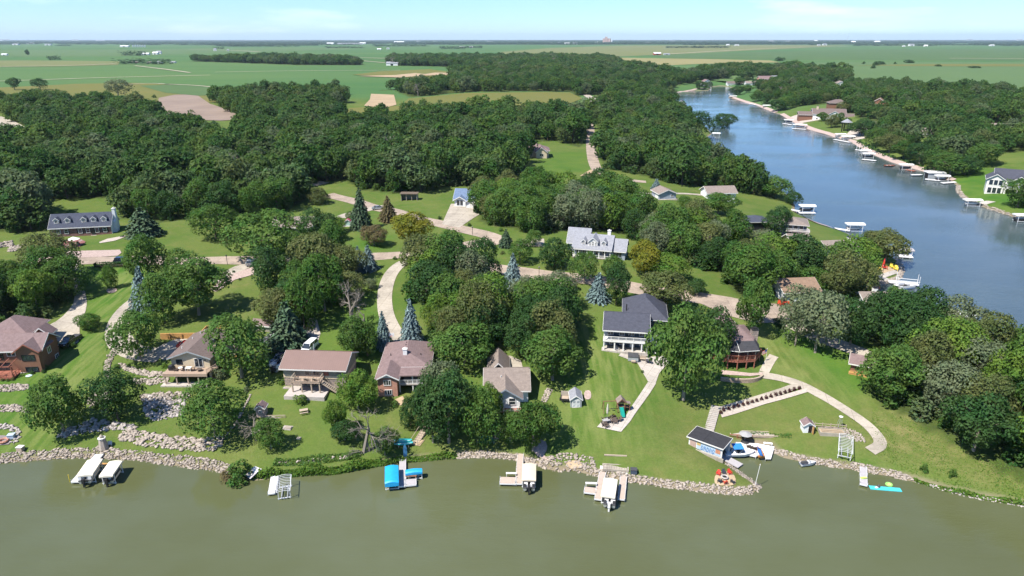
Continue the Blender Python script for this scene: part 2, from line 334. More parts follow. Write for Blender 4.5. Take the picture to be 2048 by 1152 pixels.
def w_poly(px): return np.array([at(*p)[:2] for p in px])
WOODS_W = [w_poly(p) for p in WOODS]; CLEAR_W = [w_poly(p) for p in CLEAR]
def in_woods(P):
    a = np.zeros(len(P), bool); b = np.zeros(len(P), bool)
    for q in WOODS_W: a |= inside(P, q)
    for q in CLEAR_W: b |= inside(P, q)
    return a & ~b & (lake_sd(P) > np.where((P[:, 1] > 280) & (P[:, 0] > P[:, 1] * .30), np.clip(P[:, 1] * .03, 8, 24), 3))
# ------------------------------------------------------------------ ground sheet
def soft(px, w=3.0):
    q = w_poly(px); d = seg_dist(PP, q); d = np.where(inside(PP, q), d, -d); return np.clip(d / w * .5 + .5, 0, 1)
NEAR = PP[:, 1] < 3000
lush = np.zeros(len(PP)); floor_ = np.zeros(len(PP)); mead = np.zeros(len(PP)); stripe = np.zeros(len(PP))
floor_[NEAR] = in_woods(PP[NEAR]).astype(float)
for px, w, val in [([(-200,690),(110,690),(175,640),(180,540),(265,535),(290,560),(215,690),(190,740),(130,800),(80,915),(-200,940)],6,.85), ([(165,535),(270,532),(255,590),(215,680),(165,690)],2,1),
    ([(640,800),(580,900),(640,905),(740,880),(720,800),(640,760)],8,.75), ([(1120,760),(1160,640),(1200,620),(1310,740),(1290,820),(1240,890),(1110,890)],8,.55),
    ([(1530,650),(1590,655),(1760,740),(1750,800),(1700,800),(1640,735)],3,.95), ([(1740,950),(1690,905),(1760,905),(2100,1000),(2100,1030)],4,.8),
    ([(760,500),(790,470),(730,470),(700,500)],4,1), ([(1060,345),(1180,345),(1180,305),(1100,305)],4,.6), ([(1880,360),(1960,330),(2100,380),(2100,440),(1940,405)],5,1), ([(640,600),(760,600),(770,720),(640,720)],6,.7)]:
    m = soft(px, w); lush = np.maximum(lush, m * val)
for px, w, val in [([(1700,900),(1745,800),(1800,815),(1880,850),(2048,935),(2300,1000),(2300,1040),(2048,985),(1800,930)],5,1), ([(1440,640),(1500,660),(1640,760),(1700,800),(1660,840),(1560,760)],4,.35),
    ([(1290,860),(1400,830),(1440,900),(1480,960),(1400,965),(1280,930)],8,.5), ([(1440,800),(1600,840),(1760,900),(1700,920),(1560,900),(1480,870)],8,.45), ([(560,850),(660,800),(560,930),(430,935),(480,880)],8,.5),
    ([(830,900),(1000,880),(1010,905),(850,915)],4,.5), ([(390,540),(520,560),(540,640),(430,660)],8,.45), ([(640,880),(830,800),(850,900),(760,930)],8,.55), ([(300,870),(560,900),(560,940),(250,900)],8,.35)]:
    mead = np.maximum(mead, soft(px, w) * val)
for px, w, val in [([(215,535),(300,550),(215,690),(190,760),(130,860),(80,900),(0,900),(110,700),(160,690)],6,1), ([(1110,640),(1330,640),(1310,760),(1240,900),(1100,900)],6,.8), ([(1440,640),(1530,660),(1700,800),(1640,800),(1530,740)],5,.9)]:
    stripe = np.maximum(stripe, soft(px, w) * val)
cx_, cy_ = XX.shape[1], XX.shape[0]
idx = np.arange(cx_ * cy_).reshape(cy_, cx_)
quads = np.stack([idx[:-1, :-1], idx[:-1, 1:], idx[1:, 1:], idx[1:, :-1]], -1).reshape(-1, 4)
me = bpy.data.meshes.new('ground'); me.vertices.add(len(PP)); me.vertices.foreach_set('co', np.column_stack([PP, ZZ]).astype(np.float32).ravel())
me.loops.add(quads.size); me.loops.foreach_set('vertex_index', quads.ravel().astype(np.int32)); me.polygons.add(len(quads))
me.polygons.foreach_set('loop_start', np.arange(0, quads.size, 4, dtype=np.int32)); me.polygons.foreach_set('loop_total', np.full(len(quads), 4, np.int32))
me.polygons.foreach_set('use_smooth', np.ones(len(quads), bool)); me.update()
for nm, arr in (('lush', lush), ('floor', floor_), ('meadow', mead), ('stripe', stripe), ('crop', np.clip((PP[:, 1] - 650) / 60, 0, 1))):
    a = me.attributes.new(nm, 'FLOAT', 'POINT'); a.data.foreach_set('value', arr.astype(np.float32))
gm = bpy.data.materials.new('grass_ground'); gm.use_nodes = True; n, l = gm.node_tree.nodes, gm.node_tree.links
bs = n['Principled BSDF']; bs.inputs['Roughness'].default_value = .95; bs.inputs['Specular IOR Level'].default_value = .1
geo = n.new('ShaderNodeNewGeometry')
def noise(sc, det=4, ro=.6, vec=None, scv=None):
    q = n.new('ShaderNodeTexNoise'); q.inputs['Scale'].default_value = sc; q.inputs['Detail'].default_value = det; q.inputs['Roughness'].default_value = ro
    if scv:
        mp_ = n.new('ShaderNodeMapping'); mp_.inputs['Scale'].default_value = scv[0]; mp_.inputs['Rotation'].default_value = (0, 0, scv[1]); l.new(geo.outputs['Position'], mp_.inputs[0]); l.new(mp_.outputs[0], q.inputs['Vector'])
    else: l.new(geo.outputs['Position'], q.inputs['Vector'])
    return q.outputs[0]
def attr(nm): q = n.new('ShaderNodeAttribute'); q.attribute_name = nm; return q.outputs['Fac']
def ramp(x, a, b, c=0., d=1.):
    q = n.new('ShaderNodeMapRange'); q.inputs[1].default_value = a; q.inputs[2].default_value = b; q.inputs[3].default_value = c; q.inputs[4].default_value = d; l.new(x, q.inputs[0]); return q.outputs[0]
def mixc(f, a, b, mode='MIX'):
    q = n.new('ShaderNodeMixRGB'); q.blend_type = mode
    for s, v in ((1, a), (2, b)):
        if isinstance(v, tuple): q.inputs[s].default_value = (*v, 1)
        else: l.new(v, q.inputs[s])
    if isinstance(f, float): q.inputs[0].default_value = f
    else: l.new(f, q.inputs[0])
    return q.outputs[0]
def mul(a, b):
    q = n.new('ShaderNodeMath'); q.operation = 'MULTIPLY'
    for s, v in ((0, a), (1, b)):
        if isinstance(v, (float, int)): q.inputs[s].default_value = v
        else: l.new(v, q.inputs[s])
    return q.outputs[0]
lawn = mixc(ramp(noise(.07, 5, .65), .36, .64), (.062, .110, .019), (.100, .130, .031))
lawn = mixc(mul(ramp(noise(.35, 5, .7), .5, .72), .55), lawn, (.135, .13, .042))
lawn = mixc(attr('lush'), lawn, mixc(ramp(noise(.12, 4, .6), .35, .65), (.042, .110, .013), (.078, .134, .020)))
lawn = mixc(attr('meadow'), lawn, mixc(ramp(noise(.3, 6, .75), .38, .62), (.088, .118, .026), (.165, .155, .058)))
wv = noise(.9, 2, .5, scv=((1.0, .06, 1), R(-24)))
lawn = mixc(mul(attr('stripe'), ramp(wv, .40, .60, 0, .8)), lawn, (.155, .180, .055))
bare = ramp(noise(.045, 6, .7), .66, .73); lawn = mixc(mul(bare, .55), lawn, (.25, .195, .11))
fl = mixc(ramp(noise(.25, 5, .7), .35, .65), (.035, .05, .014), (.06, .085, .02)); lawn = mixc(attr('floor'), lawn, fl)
crop = mixc(ramp(noise(.0011, 3, .5, scv=((1, 2.2, 1), .2)), .40, .60), (.046, .112, .033), (.072, .130, .042)); crop = mixc(mul(ramp(noise(.012, 6, .65, scv=((.25, 1.5, 1), .1)), .42, .68), .5), crop, (.085, .14, .04))
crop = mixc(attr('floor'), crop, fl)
colr = mixc(attr('crop'), lawn, crop)
fine = ramp(noise(2.6, 8, .8), .25, .75, .72, 1.28)
vm = n.new('ShaderNodeVectorMath'); vm.operation = 'SCALE'; l.new(colr, vm.inputs[0]); l.new(fine, vm.inputs['Scale'])
# bare earth and mud where the ground meets the water
sep = n.new('ShaderNodeSeparateXYZ'); l.new(geo.outputs['Position'], sep.inputs[0])
l.new(mixc(ramp(sep.outputs[2], .25, .75, 1, 0), vm.outputs[0], (.20, .165, .11)), bs.inputs['Base Color'])
bp = n.new('ShaderNodeBump'); bp.inputs['Distance'].default_value = .12; bp.inputs['Strength'].default_value = .9; l.new(noise(3.5, 6, .75), bp.inputs['Height']); l.new(bp.outputs[0], bs.inputs['Normal'])
me.materials.append(gm)
go = bpy.data.objects.new('ground', me); COL.objects.link(go); go['kind'] = 'structure'
# ------------------------------------------------------------------ water
def water_mat(name, c1, c2, bump):
    global n, l, geo
    wm = bpy.data.materials.new(name); wm.use_nodes = True; n, l = wm.node_tree.nodes, wm.node_tree.links
    bs = n['Principled BSDF']; bs.inputs['Roughness'].default_value = .06; bs.inputs['IOR'].default_value = 1.33; bs.inputs['Specular IOR Level'].default_value = .85
    geo = n.new('ShaderNodeNewGeometry')
    l.new(mixc(ramp(noise(.028, 4, .6, scv=((1, 1.6, 1), .3)), .36, .64), c1, c2), bs.inputs['Base Color'])
    w1 = noise(.55, 5, .62, scv=((.55, 1.7, 1), R(12))); w2_ = noise(2.4, 3, .6, scv=((.7, 1.5, 1), R(-14))); calm = ramp(noise(.02, 4, .6, scv=((.6, 1.5, 1), .5)), .38, .62, .2, 1)
    ad = n.new('ShaderNodeMath'); ad.operation = 'ADD'; l.new(w1, ad.inputs[0]); l.new(mul(w2_, .35), ad.inputs[1])
    bp = n.new('ShaderNodeBump'); bp.inputs['Distance'].default_value = bump; l.new(calm, bp.inputs['Strength']); l.new(ad.outputs[0], bp.inputs['Height']); l.new(bp.outputs[0], bs.inputs['Normal']); return wm
wo = mesh_obj('lake_water', [(-900, -280, 0), (1500, -280, 0), (1500, 112, 0), (-900, 112, 0)], [(0, 1, 2, 3)], water_mat('lake_water', (.076, .084, .033), (.088, .100, .051), .06)); wo['kind'] = 'structure'
wo = mesh_obj('channel_water', [(-900, 112, 0), (1500, 112, 0), (1500, 1300, 0), (-900, 1300, 0)], [(0, 1, 2, 3)], water_mat('channel_water', (.050, .072, .076), (.060, .084, .088), .085)); wo['kind'] = 'structure'  # bluer base colour stands in for part of the sky's reflection
# ------------------------------------------------------------------ far fields
def crop(name, c, c2=None, sc=.01): return mat(name, c, .95, .12, sc, .1, col2=c2, coord='Generated' if False else 'Object')
FAR = lambda nm, px, m, off=.3, st=60: sheet(nm, px, m, off, st)
M_hay = crop('hay_field', (.135, .125, .034), (.105, .118, .032), .015); M_pale = crop('pale_crop', (.12, .14, .05), (.145, .15, .06), .006)
M_tan = crop('ripe_grain', (.225, .195, .09), (.19, .18, .075), .006); M_soy = crop('soy_crop', (.056, .104, .036), (.076, .120, .044), .008); M_soy2 = crop('young_soy', (.086, .136, .050), (.074, .124, .046), .006)
M_track = mat('farm_track', (.36, .32, .23), .95, .15, .2)
M_earth = mat('bare_earth', (.235, .178, .135), .95, .2, .035, col2=(.175, .13, .10)); M_sandy = mat('sandy_earth', (.36, .265, .16), .95, .2, .05, col2=(.27, .20, .12))
FAR('hay_field', [(-200,182),(30,174),(150,168),(270,166),(350,169),(395,180),(480,187),(478,200),(330,214),(100,222),(-200,222)], M_hay, .25, 25)
FAR('crop_field', [(280,172),(350,169),(400,171),(480,178),(470,190),(395,192),(330,186)], M_soy, .4, 30)
FAR('crop_field', [(-300,122),(60,121),(240,123),(236,130),(120,133),(-300,136)], M_pale, .3, 120)
FAR('crop_field', [(-300,104),(180,100),(420,96),(700,95),(700,99),(420,106),(240,112),(-300,115)], M_soy2, .3, 200)
FAR('crop_field', [(1000,104),(1100,96),(1250,91),(1536,90),(1700,91),(1500,101),(1340,109),(1180,115),(1024,118)], M_pale, .3, 150)
FAR('ripe_field', [(1190,114.5),(1260,116),(1400,118),(1540,121),(1560,125),(1400,128),(1330,131),(1240,130)], M_tan, .3, 100)
FAR('crop_field', [(1300,111),(1500,104),(1700,99),(2300,96),(2500,120),(2000,121),(1560,119),(1340,116)], M_soy, .3, 150)
FAR('crop_field', [(1350,150),(1400,133),(1560,126),(1700,124),(2500,126),(2600,215),(2048,200),(1850,179),(1600,165)], M_soy2, .3, 60)
FAR('crop_field', [(1700,131),(1860,128.5),(2300,128),(2300,134),(1900,133)], M_hay, .5, 60)
FAR('crop_field', [(700,119),(860,112),(1040,110),(1000,118)], M_soy2, .3, 120)
FAR('crop_field', [(705,150),(760,143),(860,139),(905,145),(960,152),(860,158)], M_hay, .5, 40)
FAR('earth_strip', [(715,153),(790,151),(830,147),(850,149),(870,146),(920,147),(915,150),(850,152),(800,156)], M_sandy, .8, 20)
FAR('earth_mound', [(312,222),(318,196),(350,190),(392,189),(420,208),(470,225),(476,240),(440,242),(330,238)], M_earth, .3, 8)
FAR('sandy_clearing', [(728,212),(740,199),(742,188),(788,190),(793,210),(770,216)], M_sandy, .3, 12)
FAR('meadow', [(690,226),(700,216),(800,212),(817,197),(934,186),(1140,185),(1165,197),(1128,212),(930,216),(800,226)], M_hay, .15, 15)
for px, w in [([(-100,166),(70,161),(200,156),(420,151)],7), ([(-100,135),(120,132.5),(230,128)],10), ([(240,171),(300,167),(345,170)],4), ([(330,169),(400,172),(470,181),(500,183)],4), ([(270,132),(330,139),(380,146)],6), ([(430,145),(600,142),(800,141)],6),
   ([(700,115),(860,119)],14), ([(725,122),(770,126)],8), ([(1340,108),(1440,102),(1560,96),(1700,93)],18), ([(1536,92),(1750,92),(2048,93)],30), ([(380,99.5),(470,101),(520,104)],16), ([(880,132),(1000,133),(1010,133)],8), ([(1900,117),(2100,118)],16)]:
    strip('farm_track', px, w, M_track, .8, 2, 30)
# ------------------------------------------------------------------ roads, drives, paths, paved ground
M_conc = slabmat('concrete', (.345, .305, .248), (.20, .17, .13)); M_road = slabmat('road_surface', (.315, .252, .198), (.20, .155, .12), 9, 5, .05, .22)
M_grav = mat('pale_gravel', (.38, .33, .28), .95, .25, 2.2, .2, bump=.05); M_pinkgrav = mat('pink_gravel', (.35, .27, .235), .95, .3, 2.5, .2, bump=.05); M_patio = slabmat('patio_slab', (.375, .34, .30), (.24, .21, .17), 1.6, 1.6, .5, .1)
M_mulch = mat('mulch', (.14, .075, .045), .95, .3, 4); M_asph = mat('grey_asphalt', (.20, .17, .165), .95, .12, .6); M_sand = mat('beach_sand', (.36, .27, .17), .95, .15, 1.5)
strip('road', [(40,523),(130,520),(270,519),(450,521),(560,521),(690,516),(760,513),(835,507),(900,497),(950,487),(1000,481)], 6.2, M_road, .06)
strip('road', [(655,389),(690,398),(760,418),(870,446),(930,459),(985,474),(1010,486)], 6.0, M_road, .09)
strip('road', [(890,508),(940,525),(985,538),(1060,547),(1150,556),(1260,574),(1340,588),(1440,602),(1510,622),(1570,640)], 6.4, M_road, .075)
strip('lane', [(1560,636),(1620,668),(1680,690),(1738,712)], 4, M_conc, .09)
sheet('turning_circle', [(1365,590),(1440,590),(1520,606),(1585,612),(1590,634),(1540,650),(1480,640),(1410,612)], M_road, .11, 2, 1)
strip('road', [(1180,240),(1181,270),(1182,300),(1188,330),(1200,348),(1250,360),(1292,364)], 5.5, M_road, .1, 2, 4)
sheet('gravel_yard', [(1160,352),(1180,340),(1200,344),(1180,360)], M_sandy, .12, 4)
strip('driveway', [(828,517),(800,528),(779,550),(768,588),(771,628),(784,658),(804,682),(832,694)], 3.6, M_conc, .10)
sheet('driveway', [(902,408),(958,408),(958,430),(918,456),(884,449)], M_conc, .12, 2)
strip('driveway', [(680,436),(700,428),(740,418),(775,412)], 4.5, M_conc, .10)
strip('driveway', [(600,376),(650,364)], 5, M_conc, .1)
strip('driveway', [(1280,388),(1310,391),(1340,396)], 7, M_conc, .1); strip('driveway', [(1345,387),(1400,390),(1440,392)], 3, M_conc, .1)
sheet('driveway', [(137,524),(160,530),(168,575),(175,605),(170,630),(158,642),(160,668),(156,690),(130,690),(105,678),(88,656),(120,640),(146,612),(150,590),(147,560)], M_conc, .10, 2, 1)
strip('driveway', [(300,588),(264,612),(241,640),(234,668),(244,692),(275,707),(325,712)], 5.2, M_conc, .10)
sheet('driveway', [(300,704),(328,722),(350,704),(372,694),(430,694),(470,702),(470,672),(420,662),(370,672),(325,690)], M_conc, .12, 1.5)
sheet('driveway', [(505,524),(470,533),(440,548),(425,565),(440,568),(462,552),(500,535),(520,527)], M_conc, .10, 1.5)
sheet('gravel_bed', [(520,530),(490,540),(455,552),(420,580),(432,584),(470,560),(525,545)], M_pinkgrav, .13, 1.5)
sheet('driveway', [(617,635),(634,640),(641,668),(628,705),(596,710),(612,668)], M_grav, .10, 1.5)
sheet('parking_pad', [(960,575),(985,560),(1003,570),(998,590),(965,596)], M_asph, .12, 2)
sheet('driveway', [(1042,480),(1088,478),(1090,494),(1030,492)], M_conc, .12, 2)
sheet('driveway', [(1095,566),(1120,560),(1140,566),(1112,580)], M_conc, .13, 2)
sheet('patio', [(1237,712),(1244,705),(1290,715),(1337,712),(1338,724),(1318,748),(1311,768),(1296,764),(1275,727)], M_patio, .12, 1)
sheet('concrete_path', [(1296,765),(1312,768),(1300,787),(1261,843),(1242,865),(1194,855),(1211,836),(1235,840),(1251,834)], M_patio, .14, 1)
strip('concrete_path', [(1548,712),(1540,722),(1528,745)], 1.9, M_conc, .10, 1, 1)
strip('concrete_path', [(1518,750),(1560,756),(1600,768),(1640,790),(1690,820),(1735,850),(1758,876),(1762,892),(1740,903)], 2.1, M_conc, .12, 2, 1)
strip('concrete_path', [(1597,768),(1585,776),(1520,797),(1440,821)], 1.7, M_conc, .15, 1, 1)
sheet('gravel_bed', [(1440,826),(1526,801),(1612,777),(1618,784),(1530,809),(1444,836)], M_grav, .13, 1)
sheet('patio', [(1443,741),(1500,747),(1526,746),(1526,750),(1500,753),(1443,750)], M_pinkgrav, .12, 1)
sheet('fire_pit_pad', [(1428,958),(1434,946),(1450,943),(1468,950),(1472,962),(1470,973),(1430,972)], M_sand, .14, .8, 1)
sheet('patio', [(0,905)] and [(-20,872),(10,872),(22,880),(18,890),(-20,893)], M_asph, .14, .8)
sheet('gravel_pad', [(1168,783),(1180,781),(1183,792),(1180,800),(1169,800)], M_pinkgrav, .14, .7, 1)
sheet('flower_bed', [(0,752),(40,748),(85,742),(90,737),(78,735),(40,742),(0,745)], M_grav, .14, .8)
sheet('gravel_bed', [(130,512),(135,503),(240,500),(243,506),(236,512),(135,516)], M_pinkgrav, .13, 1.5)
sheet('gravel_bed', [(198,485),(215,478),(250,472),(252,474),(230,482),(200,487)], M_grav, .13, 1.5)
sheet('mulch_bed', [(212,580),(225,575),(236,579),(230,586),(215,587)], M_pinkgrav, .13, .7, 1)
sheet('gravel_bed', [(1122,930),(1090,920),(1070,912),(1060,880),(1090,880),(1096,898),(1085,915)], M_pinkgrav, .13, 1, 1)
sheet('sandy_pit', [(1130,930),(1140,922),(1156,922),(1166,930),(1158,938),(1138,938)], M_sand, .15, .8, 1)
sheet('earth_path', [(820,890),(832,884),(850,880),(840,893)], M_sand, .13, 1); sheet('earth_path', [(790,800),(805,793),(815,806),(800,812)], M_sand, .13, 1)
sheet('gravel_yard', [(1000,715),(1020,712),(1042,722),(1046,738),(1010,738)], M_conc, .13, 1)
sheet('patio', [(1590,470),(1612,455),(1622,462),(1615,472),(1592,478)], M_patio, .14, 1.5, 1); sheet('patio', [(1467,460),(1497,452),(1497,463),(1466,468)], M_patio, .14, 1.5)
strip('concrete_path', [(1735,530),(1747,540),(1752,548),(1765,556),(1778,562)], 2.0, M_patio, .14, 2, 1); strip('concrete_path', [(1730,556),(1750,556),(1765,553),(1785,546),(1800,543)], 1.6, M_patio, .16, 1, 1)
sheet('patio', [(1752,535),(1772,533),(1796,538),(1790,546),(1770,548),(1752,543)], M_sand, .12, 1.2)
sheet('stony_slope', [(1690,272),(1700,262),(1730,252),(1742,262),(1735,276),(1715,280)], M_grav, .2, 3); sheet('stony_slope', [(1575,238),(1600,228),(1640,240),(1600,248)], M_grav, .2, 3)
sheet('patio', [(1950,407),(1975,402),(1992,404),(1972,410)], M_patio, .15, 1.5)
strip('gravel_track', [(-20,235),(15,250),(45,270),(60,278)], 14, M_conc, .3, 1, 5); strip('driveway', [(1172,190),(1185,198),(1192,206)], 8, M_conc, .3, 1, 5)
# ------------------------------------------------------------------ trees
def leafmat(name, cols, val=.20, trans=.45, rough=.62):
    m = bpy.data.materials.new(name); m.use_nodes = True; n, l = m.node_tree.nodes, m.node_tree.links; b = n['Principled BSDF']; b.inputs['Roughness'].default_value = rough; b.inputs['Specular IOR Level'].default_value = .15
    oi = n.new('ShaderNodeObjectInfo'); cr = n.new('ShaderNodeValToRGB'); cr.color_ramp.interpolation = 'LINEAR'; els = cr.color_ramp.elements
    while len(els) < len(cols): els.new(.5)
    for i, c in enumerate(cols): els[i].position = i / max(1, len(cols) - 1); els[i].color = (*c, 1)
    l.new(oi.outputs['Random'], cr.inputs[0])
    g = n.new('ShaderNodeNewGeometry'); mr = n.new('ShaderNodeMapRange'); mr.inputs[3].default_value = 1 - val; mr.inputs[4].default_value = 1 + val; l.new(g.outputs['Random Per Island'], mr.inputs[0])
    t = n.new('ShaderNodeTexCoord'); nz = n.new('ShaderNodeTexNoise'); nz.inputs['Scale'].default_value = 3.2; nz.inputs['Detail'].default_value = 2; l.new(t.outputs['Object'], nz.inputs['Vector'])
    m3 = n.new('ShaderNodeMapRange'); m3.inputs[1].default_value = .3; m3.inputs[2].default_value = .7; m3.inputs[3].default_value = .47; m3.inputs[4].default_value = .53; l.new(nz.outputs[0], m3.inputs[0])
    hs = n.new('ShaderNodeHueSaturation'); l.new(mr.outputs[0], hs.inputs['Value']); l.new(m3.outputs[0], hs.inputs['Hue']); l.new(cr.outputs[0], hs.inputs['Color']); l.new(hs.outputs[0], b.inputs['Base Color'])
    tr = n.new('ShaderNodeBsdfTranslucent'); l.new(hs.outputs[0], tr.inputs['Color']); ms = n.new('ShaderNodeMixShader'); ms.inputs[0].default_value = trans
    l.new(b.outputs[0], ms.inputs[1]); l.new(tr.outputs[0], ms.inputs[2]); l.new(ms.outputs[0], n['Material Output'].inputs['Surface']); return m
L_ = {
 'green': leafmat('leaf_green', [(0.072, 0.150, 0.026), (0.094, 0.176, 0.036), (0.060, 0.127, 0.023)]), 'dark': leafmat('leaf_dark', [(0.036, 0.088, 0.022), (0.049, 0.109, 0.029)]),
 'bright': leafmat('leaf_bright', [(0.107, 0.195, 0.029), (0.127, 0.215, 0.034)]), 'olive': leafmat('leaf_olive', [(0.111, 0.140, 0.043), (0.133, 0.159, 0.052)]),
 'yellow': leafmat('leaf_yellow', [(0.195, 0.202, 0.023), (0.182, 0.195, 0.021)]), 'grey': leafmat('leaf_grey', [(0.137, 0.176, 0.088), (0.156, 0.195, 0.101)]),
 'brown': leafmat('leaf_brown', [(0.156, 0.137, 0.062), (0.176, 0.137, 0.065)]), 'purple': leafmat('leaf_purple', [(0.072, 0.023, 0.026), (0.091, 0.029, 0.029)]),
 'blue': leafmat('needle_blue', [(0.137, 0.202, 0.195), (0.163, 0.227, 0.224)], .3, .1), 'pine': leafmat('needle_dark', [(0.052, 0.091, 0.047), (0.065, 0.107, 0.055)], .3, .1),
 'wood': leafmat('leaf_woodland', [(0.039, 0.096, 0.023), (0.065, 0.137, 0.025), (0.052, 0.114, 0.025), (0.101, 0.166, 0.034), (0.044, 0.104, 0.029), (0.078, 0.143, 0.025), (0.060, 0.122, 0.034), (0.111, 0.150, 0.049), (0.047, 0.107, 0.021), (0.124, 0.163, 0.078), (0.057, 0.130, 0.023)]),
 'distant': leafmat('leaf_distant', [(0.039, 0.081, 0.034), (0.055, 0.104, 0.042)])}
M_bark = mat('bark', (.13, .10, .075), .95, .3, 3, .1); M_bark2 = mat('pale_bark', (.24, .205, .165), .95, .25, 3, .1); M_dead = mat('dead_wood', (.20, .175, .145), .95, .2, 2, .1)
def leaf_cards(c, nrm, size, seed, asp=.72):
    r = np.random.default_rng(seed); n = len(c); nrm = nrm / (np.linalg.norm(nrm, axis=1)[:, None] + 1e-9)
    t = r.normal(size=(n, 3)); t -= nrm * (t * nrm).sum(1)[:, None]; t /= np.linalg.norm(t, axis=1)[:, None] + 1e-9; b = np.cross(nrm, t)
    s = size * r.uniform(.6, 1.35, n); a = (s * .5)[:, None]; bb = a * asp
    # each clump of leaves is a ragged kite with a folded spine
    k = nrm * (s * .16)[:, None]
    V = np.stack([c - t * a - k, c + b * bb * r.uniform(.6, 1.2, n)[:, None], c + t * a - k, c - b * bb * r.uniform(.6, 1.2, n)[:, None]], 1).reshape(-1, 3)
    i = np.arange(n) * 4; F = np.concatenate([np.stack([i, i + 1, i + 2], 1), np.stack([i, i + 2, i + 3], 1)]); return V, F
def np_mesh(name, V, F, m):
    me = bpy.data.meshes.new(name); me.vertices.add(len(V)); me.vertices.foreach_set('co', np.asarray(V, np.float32).ravel()); k = F.shape[1]
    me.loops.add(F.size); me.loops.foreach_set('vertex_index', F.astype(np.int32).ravel()); me.polygons.add(len(F))
    me.polygons.foreach_set('loop_start', np.arange(0, F.size, k, dtype=np.int32)); me.polygons.foreach_set('loop_total', np.full(len(F), k, np.int32)); me.update(); me.materials.append(m); return me
def crown(name, seed, nleaf, size, zlo=.2, nblob=34, shape='round', gap=0.0):
    r = np.random.default_rng(seed); bl = []
    for i in range(nblob):
        th = r.uniform(0, 2 * math.pi); zz = r.uniform(-1, 1) if shape != 'low' else r.uniform(-.3, 1); zz = zz if r.random() > .25 else abs(zz)
        rad = math.sqrt(max(0, 1 - zz * zz)) * r.uniform(.40, .95)
        if shape == 'egg': rad *= 1.0 - .35 * max(0, zz)
        if shape == 'vase': rad *= .75 + .35 * zz
        br = r.uniform(.10, .28) * (1.15 if shape == 'round' else 1); h = 1 - zlo
        bl.append((math.cos(th) * rad * .5, math.sin(th) * rad * .5, zlo + h * .5 + zz * h * r.uniform(.30, .46), br))
    bl += [(0, 0, zlo + .5 * (1 - zlo), .27)]
    sq = np.array([1, 1, 1 - zlo]); sq = np.array([1, 1, .95])
    w = np.array([b[3] ** 2 for b in bl]); w /= w.sum(); pick = r.choice(len(bl), nleaf, p=w); bl = np.array(bl)
    d = r.normal(size=(nleaf, 3)); d[:, 2] += .35; d /= np.linalg.norm(d, axis=1)[:, None]
    q = bl[pick, :3] + d * (bl[pick, 3] * r.uniform(.70, 1.06, nleaf))[:, None] * sq
    # leave out leaves that lie deep inside other lobes
    ins = np.zeros(nleaf); 
    for b in bl: ins += (((q - b[:3]) / sq) ** 2).sum(1) < (b[3] * .62) ** 2
    keep = ins < 1; q, d = q[keep], d[keep]
    # fit the crown to its nominal width and height
    kx = .5 / np.percentile(np.hypot(q[:, 0], q[:, 1]), 92); z0, z1 = np.percentile(q[:, 2], [2, 99.5]); kz = (1 - zlo) / (z1 - z0); q = np.column_stack([q[:, 0] * kx, q[:, 1] * kx, zlo + (q[:, 2] - z0) * kz]); bl[:, 0] *= kx; bl[:, 1] *= kx; bl[:, 2] = zlo + (bl[:, 2] - z0) * kz
    return leaf_cards(q, d + r.normal(size=q.shape) * .42 + np.array([0, 0, .25]), size, seed + 1) + (bl,)
def trunk_mb(bl, h0, rb, seed, nlimb=7):
    r = np.random.default_rng(seed); mb = MB(); lean = r.normal(size=2) * .015
    top = (lean[0], lean[1], h0); mb.tube((0, 0, -.03), (lean[0] * .4, lean[1] * .4, h0 * .5), rb * 1.25, rb * .85, 7); mb.tube((lean[0] * .4, lean[1] * .4, h0 * .5), top, rb * .85, rb * .6, 7)
    for i in r.choice(len(bl), min(nlimb, len(bl)), replace=False):
        s = h0 * r.uniform(.75, 1); mb.tube((lean[0] * s / h0, lean[1] * s / h0, s), tuple(bl[i][:3]), rb * .45, rb * .12, 5)
    return mb
PROTO = {}
def make_proto(key, seed, nleaf, size, zlo, nblob, shape, leaf, rb=.022, bark=None):
    V, F, bl = crown(key, seed, nleaf, size, zlo, nblob, shape)
    cm = np_mesh('crown', V, F, leaf); tm = trunk_mb(bl, zlo + .38 * (1 - zlo), rb, seed); t = tm.build('trunk', bark or M_bark); tme = t.data; bpy.data.objects.remove(t)
    PROTO[key] = (cm, tme)
NH, NS = 8000, .050
for i in range(5): make_proto(('round', i), 100 + i, NH, NS, .13, 36, 'round', L_['green'])
for i in range(5): make_proto(('oak', i), 200 + i, NH, NS, .22, 30, 'oak', L_['green'], .024, M_bark2)
for i in range(3): make_proto(('egg', i), 300 + i, NH, NS, .10, 34, 'egg', L_['green'])
for i in range(3): make_proto(('loose', i), 400 + i, 3600, .060, .25, 22, 'vase', L_['grey'], .024, M_bark2)
for i in range(3): make_proto(('shrub', i), 450 + i, 900, .12, -.15, 16, 'low', L_['green'], .03)
